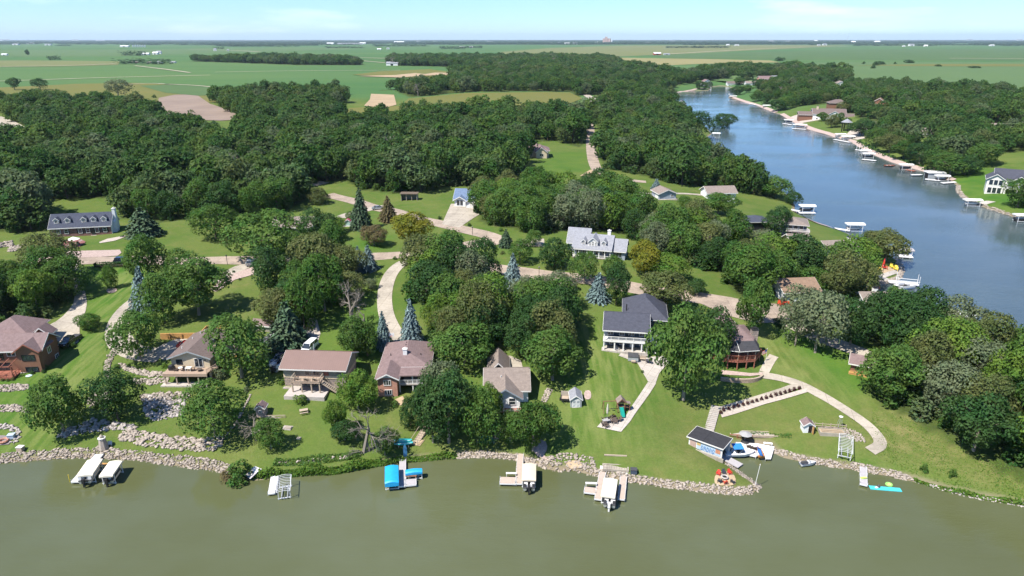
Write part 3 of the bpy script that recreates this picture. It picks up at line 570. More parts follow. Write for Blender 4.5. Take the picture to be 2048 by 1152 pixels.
def conifer(key, seed, leaf, n, size, drop=.28, wid=1.0, layers=17):
    r = np.random.default_rng(seed); C, N = [], []
    for k in range(layers):
        f = k / (layers - 1); z = .06 + .92 * f ** .92; rad = .5 * wid * (1 - f) ** .82 + .015; nb = max(5, int(15 * (1 - f) + 5))
        for j in range(nb):
            th = 2 * math.pi * (j + r.uniform(-.3, .3)) / nb + k; L = rad * r.uniform(.78, 1.12); m = max(4, int(n * L / 6))
            for s in np.linspace(.18, 1, m):
                side = r.normal() * .035 * (1.1 - s) * 2; x, y = math.cos(th) * L * s - math.sin(th) * side, math.sin(th) * L * s + math.cos(th) * side
                C.append((x, y, z - drop * L * s ** 1.4 + r.normal() * .006)); N.append((math.cos(th) * .5 + r.normal() * .3, math.sin(th) * .5 + r.normal() * .3, 1.0))
    V, F = leaf_cards(np.array(C), np.array(N), size, seed, .6); cm = np_mesh('crown', V, F, leaf)
    t = MB().tube((0, 0, -.03), (0, 0, .95), .02, .003, 7).build('trunk', M_bark); tme = t.data; bpy.data.objects.remove(t); PROTO[key] = (cm, tme)
for i in range(3): conifer(('spruce', i), 500 + i, L_['blue'], 260, .10, .26, 1.3, 20)
for i in range(2): conifer(('pine', i), 520 + i, L_['pine'], 220, .12, .12, 1.25, 16)
def branches(key, seed, m, depth=5, spread=.62, lean=0, first=.24, nb=3, droop=.0):
    r = np.random.default_rng(seed); mb = MB()
    def grow(p, d, L, rad, lv):
        e = p + d * L; mb.tube(tuple(p), tuple(e), rad, rad * .66, 5 if lv > 2 else 3)
        if lv == 0: return
        for _ in range(nb if lv > 1 else 3):
            q = Vector(d) + Vector(r.normal(size=3)) * spread; q.z += (.12 - droop); q.normalize(); grow(p + d * L * r.uniform(.55, 1), q, L * r.uniform(.55, .82), rad * .58, lv - 1)
    grow(Vector((0, 0, -.03)), Vector((lean, 0, 1)).normalized(), first, .022, depth); o = mb.build('trunk', m); me = o.data; bpy.data.objects.remove(o)
    co = np.array([v.co for v in me.vertices]); k = .97 / co[:, 2].max(); w = .5 / max(1e-3, np.percentile(np.hypot(co[:, 0], co[:, 1]), 97)); co *= (w, w, k); me.vertices.foreach_set('co', co.astype(np.float32).ravel()); me.update(); PROTO[key] = (None, me)
branches(('bare', 0), 600, M_dead); branches(('bare', 1), 601, M_dead, 5, .7); branches(('bare', 2), 602, M_dead, 6, .75, .25, .3, 3, .25)
NAMES = {'round': 'broadleaf_tree', 'oak': 'oak_tree', 'egg': 'columnar_tree', 'loose': 'cottonwood_tree', 'spruce': 'spruce_tree', 'pine': 'pine_tree', 'bare': 'bare_tree', 'shrub': 'shrub'}
def set_leaf(o, tone):
    if tone: o.material_slots[0].link = 'OBJECT'; o.material_slots[0].material = L_[tone]
def tree(P, kind, h, w, label, tone=None, group=None, name=None, rz=None, cat=None):
    vs = [k for k in PROTO if k[0] == kind]; key = vs[random.randrange(len(vs))]; cm, tm = PROTO[key]; name = name or NAMES[kind]
    rt = empty(name, (P.x, P.y, P.z - .05), random.uniform(0, 6.28) if rz is None else rz, label, cat or ('shrub' if kind == 'shrub' else 'tree'), group)
    rt.scale = (w, w, h)
    for nm, me in (('crown', cm), ('trunk', tm)):
        if me is None: continue
        o = bpy.data.objects.new(nm, me); COL.objects.link(o); o.parent = rt
        if nm == 'crown': set_leaf(o, tone)
    return rt
OCC = []
def T(px, base, top, wpx, kind, tone, label, group=None, **kw):
    P = at(px, base); h = height_to(P, top + wpx * .10); w = wpx * px_m(P) * 1.0; OCC.append((P.x, P.y, w * .5)); return tree(P, kind, max(h, .6), w, label, tone, group, **kw)
# --- shore and front lawns
T(127,862,745,104,'oak','green','broad green tree on the left shore lawn, above the boulder bank')
T(238,840,735,92,'round','dark','dense dark green maple standing among the terraced boulder walls')
T(431,872,760,122,'oak','green','wide green tree at the right end of the boulder wall below the tan house')
T(281,718,615,100,'oak','green','round tree inside the curve of the pale driveway left of the tan house')
T(484,755,622,122,'oak','green','large tree with a long pale trunk just right of the tan house')
T(181,660,622,46,'round','green','small bushy tree alone on the striped lawn beside the dark pickup')
T(224,577,528,28,'egg','green','young slim tree in a stone ring on the triangular lawn')
T(398,630,510,118,'oak','green','big tree with bare lower trunk above the timber retaining wall')
T(330,646,540,80,'round','green','leafy tree crowded against the tall blue spruce at the driveway')
T(290,618,527,50,'spruce','blue','tall blue spruce beside the pale curved driveway on the left')
T(300,566,462,74,'egg','green','upright tree beside the road, in front of the parked dark blue car')
T(360,560,492,70,'round','green','rounded tree on the near verge of the road behind the left driveway')
T(433,478,398,88,'round','green','rounded tree at the back of the wide lawn right of the brick house')
T(288,470,408,62,'pine','pine','dark evergreen beside the right end of the brick house with dormers')
T(535,518,412,130,'oak','green','very wide drooping tree on the big lawn by the road')
T(537,580,488,78,'egg','dark','dark brownish pine beside the gravel bed and short driveway')
T(632,484,410,72,'round','dark','neat round dark maple in front of the low brown roof')
T(723,457,370,40,'spruce','pine','tall narrow green spruce by the curved pale drive')
T(777,442,388,34,'pine','brown','small rusty green evergreen near the stone ring')
T(823,487,415,82,'oak','yellow','yellow green locust tree beside the road bend')
T(748,490,445,52,'oak','brown','small brownish olive tree on the lawn above the blue spruces')
T(675,465,430,36,'round','bright','small bright green tree beside the little shed with maroon roof')
T(702,440,420,20,'round','green','tiny young tree on the lawn between drive and shed')
T(640,408,370,40,'egg','olive','grey green pine at the end of the pinkish road')
T(718,540,488,32,'spruce','blue','left one of the two blue spruces standing together by the road')
T(738,540,486,36,'spruce','blue','right one of the two blue spruces standing together by the road')
T(704,655,555,66,'bare',None,'leafless grey tree in the thicket left of the curved driveway')
T(730,655,575,50,'bare',None,'thin leafless tree close beside the curved driveway')
T(690,600,540,80,'oak','olive','olive tree behind the leafless grey trees')
T(712,712,625,72,'oak','green','multi trunk tree behind the right end of the metal roofed house')
T(735,712,635,56,'round','green','forked tree between the metal roofed house and the blue spruce')
T(768,694,618,32,'spruce','blue','slim blue spruce just left of the driveway behind the brick gabled house')
T(824,688,592,46,'spruce','blue','full blue spruce just right of the driveway behind the brick gabled house')
T(742,578,555,26,'round','grey','small grey leaved tree on the strip of lawn left of the curved driveway')
T(716,818,735,74,'oak','bright','bright green tree between the metal roofed house and the brick gable')
T(672,866,795,44,'oak','bright','slender light green tree on the ranch lawn')
T(726,905,772,150,'bare',None,'big dead grey tree with bare spreading limbs at the shore')
T(690,880,835,60,'oak','dark','ivy dark undergrowth tree below the dead tree')
T(513,880,822,72,'bare',None,'leaning leafless bush tree beside the young shore tree',)
T(543,897,832,58,'oak','green','young round leaved tree on the ranch shore lawn')
T(770,910,850,52,'oak','green','thin leafy sapling beside the blue canoes')
T(578,690,595,74,'pine','pine','big dark conifer behind the metal roofed house, left of the gravel drive')
T(610,660,545,80,'round','green','leafy tree over the top of the gravel drive')
T(585,612,545,60,'round','dark','dark tree uphill of the big conifer')
T(650,622,500,84,'oak','green','tall tree in the thicket between road and gravel drive')
T(686,560,480,84,'oak','olive','olive tree at the road edge left of the two blue spruces')
T(615,552,490,56,'round','green','green tree at the road right of the brownish pine')
T(562,545,508,36,'round','green','small green tree beside the road')
T(640,590,520,60,'oak','dark','dark filler tree in the thicket below the road')
# --- cluster in front of the brick gable and the grey roof
T(866,885,745,70,'oak','dark','tall dark oak right of the brick gable')
T(898,885,735,118,'oak','dark','largest dark oak of the shore cluster left of the grey roofed house')
T(955,892,768,84,'round','green','green tree of the shore cluster, over the row of green chairs')
T(880,800,715,74,'loose','grey','thin greyish tree growing over the right half of the brick gabled house')
T(980,842,764,58,'oak','bright','yellowish green tree close in front of the pale blue gable')
T(1066,900,795,100,'oak','green','wide shore tree above the dock with the tan canopy')
T(1020,884,820,56,'oak','green','green tree left of the pink gravel by the tan canopy dock')
T(822,858,790,44,'round','dark','dark tree below the brick gable corner')
T(930,730,640,112,'oak','green','broad tree behind the left side of the grey roofed house')
T(975,690,600,86,'oak','dark','dark tree behind the grey roofed house')
T(1105,760,650,112,'oak','green','large tree right of the grey roofed house')
T(1050,720,625,76,'oak','dark','dark oak over the driveway of the grey roofed house')
T(1120,690,570,80,'oak','dark','tall dark oak at the edge of the white porch house lawn')
T(1075,650,545,84,'round','green','leafy tree in the wood near the road')
# --- right side
T(1366,800,602,130,'oak','green','huge oak on the lawn between the white porch house and the octagonal porch')
T(1420,720,605,84,'oak','dark','dark oak behind the right side of the huge oak')
T(1502,672,548,74,'oak','green','tall tree with clear trunk beside the turning circle')
T(1325,618,532,104,'oak','olive','wide olive oak behind the navy roof of the porch house')
T(1232,610,520,50,'round','dark','dark upright tree on the lawn left of the navy roof')
T(1196,600,540,44,'spruce','blue','blue spruce in front of the light blue dormer house')
T(1168,566,500,54,'oak','green','leafy tree right in front of the light blue dormer house')
T(1225,560,505,50,'oak','green','tree at the right front corner of the light blue dormer house')
T(1026,574,502,40,'spruce','blue','pale blue spruce alone beside the middle road')
T(966,566,470,62,'egg','dark','tall dark columnar maple above the parking pad')
T(1040,526,472,48,'round','green','rounded tree on the lawn by the road fork')
T(1108,534,470,66,'round','dark','round dark maple left of the light blue dormer house')
T(1012,493,455,28,'pine','pine','small dark evergreen in the fork of the two roads')
T(1066,492,455,32,'round','green','small round tree at the entrance of the short drive')
T(1133,580,546,36,'shrub','brown','reddish bush beside the middle road',name='bush')
T(1336,556,498,80,'round','bright','bright green round tree on the lawn right of the light blue house')
T(1290,552,475,70,'oak','yellow','yellowish tree behind the right end of the light blue house')
T(1557,470,406,62,'egg','dark','large egg shaped dark tree in front of the stone lake house')
T(1436,428,378,72,'oak','green','leafy tree on the rise above the stone lake house')
T(1370,420,388,30,'round','green','small round tree in front of the little grey garage')
T(1312,380,355,22,'spruce','blue','small blue spruce beside the little grey garage')
T(1770,522,452,88,'oak','olive','spreading oak on the little beach point')
T(1740,506,455,60,'oak','olive','oak on the shore lawn behind the beach point')
T(1630,705,572,104,'loose','grey','silvery tree beside the concrete lane')
T(1606,650,566,88,'loose','grey','silvery tree in front of the orange brown roof')
T(1590,690,600,70,'loose','grey','smaller silvery tree at the start of the concrete lane')
T(1700,690,590,80,'oak','dark','dark tree with a thick trunk behind the concrete lane')
T(1770,800,690,110,'oak','green','big tree at the corner of the wood beside the brown cabin')
T(1850,770,650,100,'oak','olive','olive tree at the front of the right hand wood')
T(1470,470,440,40,'oak','green','small tree beside the white terrace'); T(1510,490,452,70,'loose','grey','pale green tree below the stone lake house')
T(1575,570,515,64,'round','green','round green tree behind the orange brown roof')
T(1625,585,530,60,'oak','green','green tree right behind the orange brown roof')
T(1545,560,505,60,'oak','dark','dark tree left of the orange brown roof')
T(1480,560,505,60,'loose','grey','greyish tree on the slope above the turning circle')
T(1655,548,500,64,'oak','olive','olive tree in front of the low taupe hip roof')
T(1690,570,520,70,'round','green','leafy tree just inland of the beach point')
T(1600,520,478,44,'oak','green','tree under the curved terrace')
T(1505,525,480,56,'round','green','round tree below the white terrace')
T(1395,590,555,40,'oak','dark','small dark tree at the lawn edge by the road')
T(1560,648,632,30,'shrub','dark','trimmed dark hedge bush at the end of the turning circle',name='hedge_bush')
T(1585,652,634,22,'shrub','green','green bush beside the start of the lane',name='hedge_bush')
T(1848,942,926,16,'shrub','green','left one of the two young trees planted in the meadow',name='young_tree',cat='tree')
T(1903,952,936,18,'shrub','green','right one of the two young trees planted in the meadow',name='young_tree',cat='tree')
T(480,962,918,54,'shrub','green','big green bush at the water beside the riprap end',name='bush'); T(456,962,938,34,'shrub','brown','brown reedy bush hanging over the water',name='bush')
# --- farther single trees
T(30,180,152,28,'loose','dark','leftmost of the three big lone trees at the edge of the far field')
T(81,180,153,30,'loose','dark','middle one of the three big lone trees at the edge of the far field')
T(237,194,153,50,'loose','grey','largest of the three lone trees, standing in the olive field')
T(309,196,188,9,'shrub','dark','small dark bush alone at the corner of the bare earth',name='bush'); T(55,110,98,8,'egg','dark','lone narrow tree in the far left field')
T(1445,262,222,52,'round','dark','dark tree at the water on the near bank'); T(1395,275,215,60,'round','dark','dark lakeside tree left of the white docks')
T(1550,395,345,66,'round','green','dark green tree at the water above the white lift'); T(1585,410,378,34,'round','dark','small dark tree leaning over the water')
T(1690,225,198,40,'round','olive','olive tree behind the brown roofed lake house'); T(1645,242,222,22,'oak','green','small tree on the lawn of the brown roofed lake house'); T(1662,256,226,24,'oak','olive','thin tree on the lawn by the gravel launch')
T(2035,415,352,60,'round','green','tree at the right edge in front of the dark roofed mansion'); T(1900,350,300,80,'oak','green','lakeside tree left of the dark roofed mansion')
for px, b, t, w, lb in [(1751,131,121,14,'bush left of the pair'),(1762,129,120,20,'rounder bush'),(1818,126,117,22,'wide bush'),(1746,137,128,10,'nearer dark bush'),(1875,133,127,14,'low bush'),(1947,136,129,26,'long low clump'),(1702,136,131,6,'tiny tree'),(1625,128,122,9,'small square bush'),(1668,128,123,5,'thin tree'),(1560,122,112,20,'tree clump'),(1590,128,121,8,'little tree'),(1727,128,122,7,'small round tree'),(1790,128,123,6,'dot like tree')]:
    T(px, b, t, w, 'shrub', 'dark', f'{lb} standing alone in the pale green field beyond the lake', 'field trees', name='field_tree', cat='tree')
T(1474,190,168,30,'round','dark','dark tree on the last point of the far bank')
T(1492,186,166,24,'oak','green','tree beside the dark one on the last far point')
T(1512,203,178,26,'oak','green','lakeside tree between the low docks of the far bank')
T(1533,208,184,26,'round','dark','dark lakeside tree at the wooded point of the far bank')
T(1555,222,196,34,'oak','dark','tree leaning over the water at the wooded point')
T(1570,218,188,36,'round','green','bushy tree at the neck of the wooded point')
T(1722,272,232,52,'oak','dark','large dark tree just right of the gravel launch')
T(1752,292,250,48,'round','green','green tree above the clustered lifts')
T(1778,305,262,50,'oak','olive','olive tree above the clustered lifts')
T(1806,318,276,48,'oak','green','tree on the lawn above the reddish dock')
T(1838,328,282,54,'oak','dark','dark tree above the dark boathouse')
T(1868,338,292,50,'round','green','tree above the white lift near the boathouse')
T(1740,268,238,40,'oak','grey','greyish tree behind the gravel launch')
T(1398,178.5,160,16,'round','dark','left of three round trees on the point at the head of the lake')
T(1409,178,162,14,'round','green','middle of three round trees on the point at the head of the lake')
T(1419,177.5,161,15,'round','dark','right of three round trees on the point at the head of the lake')
T(1478,170,152,24,'oak','green','tree between the two long houses at the lake head')
T(1515,176,156,26,'oak','dark','tree below the pink brick house')
T(1965,330,280,70,'oak','green','big tree behind the left corner of the mansion')
T(1930,350,305,50,'oak','dark','dark tree between mansion and the lift shore')
T(1990,280,250,36,'oak','green','tree at the clearing of the taupe roofed white house')
# --- the woods: the nearest trees one by one, the rest as one mass
def scatter(spacing, lim):
    out = []
    for q in WOODS_W:
        x0, y0 = q.min(0); x1, y1 = q.max(0); y0, y1 = max(y0, lim[0]), min(y1, lim[1])
        if y1 <= y0: continue
        nx, ny = int((x1 - x0) / spacing) + 1, int((y1 - y0) / spacing) + 1
        g = np.stack(np.meshgrid(np.arange(nx), np.arange(ny)), -1).reshape(-1, 2).astype(float); g[:, 0] += .5 * (g[:, 1] % 2); g = g * spacing + (x0, y0) + rng.uniform(-.36, .36, g.shape) * spacing
        g = g[inside(g, q)]; out.append(g)
    return np.concatenate(out) if out else np.zeros((0, 2))
pts = np.concatenate([scatter(6.3, (0, 300)), scatter(7.4, (300, 560)), scatter(9.5, (560, 1100)), scatter(14, (1100, 4500))])
vis = np.abs(pts[:, 0]) < pts[:, 1] * .80 + 30; pts = pts[vis]
wob = np.where(pts[:, 1] > 300, 7.0, 2.0)[:, None] * np.column_stack([np.sin(pts[:, 0] * .07 + 1.7 * np.sin(pts[:, 1] * .031)), np.cos(pts[:, 1] * .083 + 1.3 * np.sin(pts[:, 0] * .045))])
pts = pts[in_woods(pts) & in_woods(pts + wob) & ((np.sin(pts[:, 0] * .043 + 2 * np.sin(pts[:, 1] * .017)) * np.cos(pts[:, 1] * .037 + pts[:, 0] * .011) < .93) | (pts[:, 1] < 330))]
kept = []; cell = {}
for p in pts:
    dmin = 4.6 if p[1] < 300 else 5.4 if p[1] < 560 else 7; k = (int(p[0] // 8), int(p[1] // 8)); ok = True
    for a in (-1, 0, 1):
        for b in (-1, 0, 1):
            for o in cell.get((k[0] + a, k[1] + b), ()):
                if (o[0] - p[0]) ** 2 + (o[1] - p[1]) ** 2 < dmin * dmin: ok = False
    if ok and not any((p[0] - ox) ** 2 + (p[1] - oy) ** 2 < (ow * .62) ** 2 for ox, oy, ow in OCC if p[1] < 320): cell.setdefault(k, []).append(p); kept.append(p)
pts = np.array(kept); dist = np.hypot(pts[:, 0], pts[:, 1]); pts = pts[np.argsort(dist)]
NIND = 165
tones = ['green', 'dark', 'green', 'olive', 'bright', 'dark', 'green', 'grey', 'dark', 'green']
LMK = {k: at(*p) for k, p in {'the grey roofed house': (1010,740), 'the light blue dormer house': (1195,510), 'the turning circle': (1480,625), 'the brown cabin': (1725,740), 'the concrete lane': (1660,690), 'the left driveway': (150,590), 'the lodge': (30,690), 'the parking pad': (980,578), 'the beach point': (1760,548), 'the orange brown roof': (1600,600), 'the stone lake house': (1520,470), 'the little grey garage': (1335,392), 'the blue roofed house': (930,415), 'the curved driveway': (772,600), 'the meadow edge': (1850,850), 'the middle road': (1100,555), 'the gravel drive': (622,670), 'the navy roofed porch house': (1280,650), 'the metal roofed house': (640,750), 'the right end of the wood': (2030,860), 'the two blue spruces': (728,540)}.items()}
USED = set()
KLAB = {'round': 'rounded', 'oak': 'spreading', 'egg': 'upright', 'loose': 'feathery'}
for p in pts[:NIND]:
    z = float(hz(*p)); k = random.choices(['round', 'oak', 'egg', 'loose'], [4, 5, 2, 1])[0]; tn = random.choice(tones); h = random.uniform(8.5, 13.5); w = h * random.uniform(.78, 1.1)
    tw = {'dark': 'dark green', 'green': 'mid green', 'olive': 'olive', 'bright': 'light green', 'grey': 'greyish'}[tn]; best = None
    for nm, q in sorted(LMK.items(), key=lambda kv: (kv[1].x - p[0]) ** 2 + (kv[1].y - p[1]) ** 2)[:4]:
        dx, dy = p[0] - q.x, p[1] - q.y; D = math.hypot(dx, dy); dr = ('right of' if dx > 0 else 'left of') if abs(dx) > abs(dy) * 1.2 else ('behind' if dy > 0 else 'in front of'); ds_ = 'just' if D < 13 else 'somewhat' if D < 26 else 'farther'
        for sz in ('', 'tall ' if h > 11.2 else 'lower '):
            lb = f'{sz}{KLAB[k]} {tw} woodland tree {ds_} {dr} {nm}'
            if lb not in USED and best is None: best = lb
    lb = best or lb; USED.add(lb)
    tree(Vector((p[0], p[1], z)), k, h, w, lb, tn, 'nearest trees of the woods')
def scatter_object(name, P, scl, idx, protos):
    """one object that holds a mass nobody could count: geometry nodes on a cloud of points"""
    me = bpy.data.meshes.new(name); me.vertices.add(len(P)); me.vertices.foreach_set('co', np.asarray(P, np.float32).ravel())
    for nm, arr, ty in (('scl', scl, 'FLOAT_VECTOR'), ('rot', np.column_stack([np.zeros(len(P)), np.zeros(len(P)), rng.uniform(0, 6.28, len(P))]), 'FLOAT_VECTOR')):
        a = me.attributes.new(nm, ty, 'POINT'); a.data.foreach_set('vector', np.asarray(arr, np.float32).ravel())
    a = me.attributes.new('idx', 'INT', 'POINT'); a.data.foreach_set('value', np.asarray(idx, np.int32)); me.update()
    o = bpy.data.objects.new(name, me); COL.objects.link(o); o['kind'] = 'stuff'
    ng = bpy.data.node_groups.new(name, 'GeometryNodeTree'); ng.interface.new_socket('Geometry', in_out='INPUT', socket_type='NodeSocketGeometry'); ng.interface.new_socket('Geometry', in_out='OUTPUT', socket_type='NodeSocketGeometry')
    n, l = ng.nodes, ng.links; gi, gout = n.new('NodeGroupInput'), n.new('NodeGroupOutput'); ci = n.new('GeometryNodeCollectionInfo'); c = bpy.data.collections.new(name + '_kinds')
    for i, q in enumerate(protos): q.name = f'{name}_kind_{i:02d}'; c.objects.link(q)
    ci.inputs['Collection'].default_value = c; ci.inputs['Separate Children'].default_value = True; ci.inputs['Reset Children'].default_value = True
    ip = n.new('GeometryNodeInstanceOnPoints'); ip.inputs['Pick Instance'].default_value = True
    def na(nm, ty): q = n.new('GeometryNodeInputNamedAttribute'); q.data_type = ty; q.inputs['Name'].default_value = nm; return q.outputs['Attribute']
    l.new(gi.outputs[0], ip.inputs['Points']); l.new(ci.outputs[0], ip.inputs['Instance']); l.new(na('idx', 'INT'), ip.inputs['Instance Index']); l.new(na('rot', 'FLOAT_VECTOR'), ip.inputs['Rotation']); l.new(na('scl', 'FLOAT_VECTOR'), ip.inputs['Scale']); l.new(ip.outputs[0], gout.inputs[0])
    md = o.modifiers.new('scatter', 'NODES'); md.node_group = ng; return o
def joined_proto(seed, nleaf, size, zlo, nblob, shape, leaf, bark):
    V, F, bl = crown('t', seed, nleaf, size, zlo, nblob, shape); t = trunk_mb(bl, zlo + .4 * (1 - zlo), .022, seed, 4); nv = len(V)
    vs = np.vstack([V, np.array(t.v)]); fs = [tuple(f) for f in F] + [tuple(i + nv for i in f) for f in t.f]
    me = bpy.data.meshes.new('woodland_tree'); me.from_pydata(vs.tolist(), [], fs); me.materials.append(leaf); me.materials.append(bark); me.polygons.foreach_set('material_index', np.array([0] * len(F) + [1] * len(t.f), np.int32)); me.update()
    return bpy.data.objects.new('woodland_tree', me)
M_und = 0
wp = [joined_proto(700 + i, 1500, .105, .12 if i % 2 else .2, 26, ('round', 'oak', 'egg', 'oak')[i % 4], L_['wood'], M_bark) for i in range(8)] + [bpy.data.objects.new('dead', PROTO[('bare', 0)][1]), joined_proto(760, 420, .17, -.12, 14, 'low', L_['wood'], M_bark)]
rest = pts[NIND:]; nr = len(rest); hh = np.clip(rng.normal(11.2, 2.5, nr), 5.5, 17) * np.where(rest[:, 1] > 1100, 1.25, 1); ww = hh * rng.uniform(.72, 1.18, nr) * np.where(rest[:, 1] > 1100, 1.35, 1.0)
ix = rng.integers(0, 8, nr); ix[rng.random(nr) < .012] = 8
und = scatter(4.2, (0, 330)); und = und[np.abs(und[:, 0]) < und[:, 1] * .8 + 30]; und = und[in_woods(und)]; nu = len(und); uh = rng.uniform(1.6, 4.2, nu); uw = uh * rng.uniform(1.1, 1.7, nu)
allp = np.vstack([rest, und]); scatter_object('woodland', np.column_stack([allp, hz(allp[:, 0], allp[:, 1]) - .1]), np.vstack([np.column_stack([ww, ww, hh]), np.column_stack([uw, uw, uh])]), np.concatenate([ix, np.full(nu, 9)]), wp)
# --- the blue line of shelter belts and groves towards the horizon
gp = []
for s in range(4):
    r = np.random.default_rng(900 + s); c = np.column_stack([r.uniform(-.5, .5, 320), r.uniform(-.5, .5, 320), r.uniform(0, 1, 320) ** .7 * (.55 + .45 * r.random(320))]); V, F = leaf_cards(c, r.normal(size=(320, 3)) + (0, -.6, .6), .12, s, .9); V[:, 2] = np.maximum(V[:, 2], 0)
    gp.append(bpy.data.objects.new('grove', np_mesh('grove', V, F, L_['distant'])))
dp, ds = [], []
for _ in range(3600):
    py = 80.2 + abs(rng.normal()) * 3.6; px = rng.uniform(-250, 2300)
    if rng.random() < .45: px = rng.uniform(850, 1700); py = 81 + rng.random() * 8
    q = at(px, max(py, 80.6)); D = q.y
    if D < 4600 or D > 36000: continue
    dp.append((q.x, q.y, 13.6)); ds.append((rng.uniform(120, 620), rng.uniform(50, 140), rng.uniform(13, 21)))
for px0, px1, py, hgt, dep in [(1340,1450,96,16,60),(1700,1800,89,15,60),(1840,1870,92,16,50),(1870,1980,90.5,16,60),(1995,2100,90,16,60),(1535,1660,88,14,60),(885,925,98,16,90),(925,960,96,16,80),(250,283,111,16,60),(660,720,96,14,60),(115,140,92,14,40),(440,520,88,14,60),(560,720,90,15,60),(2000,2048,92,15,60),(100,118,120,12,20),(246,330,128,14,50),(430,446,98,15,30)]:
    a, b = at(px0, py), at(px1, py); L = (b - a).length; k = max(1, int(L / 130))
    for j in range(k): q = a.lerp(b, (j + .5) / k); dp.append((q.x, q.y, 13.8)); ds.append((L / k * 1.25, dep, hgt * rng.uniform(.8, 1.15)))
so = scatter_object('distant_woods', np.array(dp), np.array(ds), rng.integers(0, 4, len(dp)), gp)
so.data.attributes['rot'].data.foreach_set('vector', np.column_stack([np.zeros(len(dp)), np.zeros(len(dp)), rng.normal(size=len(dp)) * .12]).astype(np.float32).ravel())
# ------------------------------------------------------------------ haze
hm = bpy.data.materials.new('haze'); hm.use_nodes = True; n, l = hm.node_tree.nodes, hm.node_tree.links; n.remove(n['Principled BSDF'])
pv = n.new('ShaderNodeVolumePrincipled'); pv.inputs['Color'].default_value = (.70, .86, 1.0, 1); pv.inputs['Density'].default_value = 3.2e-5; pv.inputs['Anisotropy'].default_value = .1; l.new(pv.outputs[0], n['Material Output'].inputs['Volume'])
ho = MB().box(-42500, 42500, -1500, 42500, -4.5, 300).build('haze', hm); ho['kind'] = 'stuff'
# ------------------------------------------------------------------ buildings
M_white = mat('white_paint', (.66, .65, .625), .6, .04, 2); M_glass = mat('window_glass', (.018, .025, .032), .06, .3, .8, .8); M_dark = mat('dark_paint_and_shade', (.012, .012, .014), .8, .2, 2)  # near-black for dark frames and posts, and for shade painted into openings
M_trim = mat('pale_trim', (.62, .60, .56), .6, .05, 2); M_black = mat('black_metal', (.02, .02, .022), .4, .2, 4, .5); M_steel = mat('galvanised_steel', (.55, .56, .57), .38, .08, 4, .5, .6)
M_alu = mat('white_aluminium', (.72, .72, .72), .4, .05, 3, .5, .2); M_redwood = mat('redwood_stain', (.27, .10, .065), .7, .2, 3, .3, aniso=(1, 12, 1)); M_cedar = rowmat('cedar_siding', (.20, .10, .062), .25, .75, .7)
M_tan = rowmat('tan_siding', (.52, .43, .30), .2, .7, .85); M_greysid = rowmat('grey_siding', (.30, .32, .33), .2, .7, .82); M_bluesid = rowmat('blue_siding', (.27, .31, .36), .2, .7, .82); M_whitesid = rowmat('white_siding', (.66, .67, .66), .2, .7, .86)
M_olivesid = rowmat('olive_siding', (.27, .25, .19), .3, .75, .8); M_navysid = rowmat('navy_siding', (.055, .075, .105), .2, .7, .8)
def shingle(nm, c): return rowmat(nm, c, .16, .9, .80, .15, 2, .26, 1.6)
R_mauve = shingle('mauve_shingle', (.180, .128, .122)); R_brown = shingle('brown_shingle', (.14, .108, .098)); R_metal = rowmat('brown_metal_roof', (.175, .112, .092), .45, .5, .86, .4, 0, .07, .6); R_taupe = shingle('taupe_shingle', (.205, .168, .145))
R_navy = shingle('navy_shingle', (.060, .063, .080)); R_slate = shingle('slate_shingle', (.055, .062, .085)); R_lgrey = shingle('light_grey_shingle', (.23, .235, .255)); R_black = shingle('black_shingle', (.045, .045, .05)); R_blue = shingle('blue_shingle', (.12, .165, .25)); R_red = shingle('red_shingle', (.24, .08, .06))
R_orange = shingle('orange_brown_shingle', (.215, .145, .10))
M_brick = brickmat('red_brick', (.40, .165, .105), (.34, .135, .09), (.40, .31, .25), .5, .17, .02); M_brickd = brickmat('dark_red_brick', (.20, .075, .06), (.15, .055, .048), (.22, .17, .15), .5, .17, .02); M_stone = brickmat('field_stone', (.36, .28, .22), (.22, .18, .16), (.15, .13, .12), .7, .4, .04)
M_block = brickmat('wall_block', (.37, .27, .19), (.29, .205, .15), (.13, .10, .08), .5, .22, .025); M_deck = rowmat('deck_boards', (.33, .245, .185), .15, .8, .7, .2, 1); M_greydeck = rowmat('grey_deck', (.40, .36, .33), .15, .8, .72, .2, 1)
M_timber = mat('retaining_timber', (.40, .225, .08), .85, .22, 1.5, .2, aniso=(1, 1, 6)); M_wood = mat('weathered_wood', (.36, .29, .22), .85, .2, 3, aniso=(1, 8, 1))
def site(px, py, rz, dz=0.0):
    P = at(px, py); return Vector((P.x, P.y, P.z + dz)), R(rz)
def fmap(face, pos):
    if face == 'F': return lambda u0, u1, d0, d1, z0, z1: (u0, u1, pos - d1, pos - d0, z0, z1)
    if face == 'B': return lambda u0, u1, d0, d1, z0, z1: (u0, u1, pos + d0, pos + d1, z0, z1)
    if face == 'L': return lambda u0, u1, d0, d1, z0, z1: (pos - d1, pos - d0, u0, u1, z0, z1)
    return lambda u0, u1, d0, d1, z0, z1: (pos + d0, pos + d1, u0, u1, z0, z1)
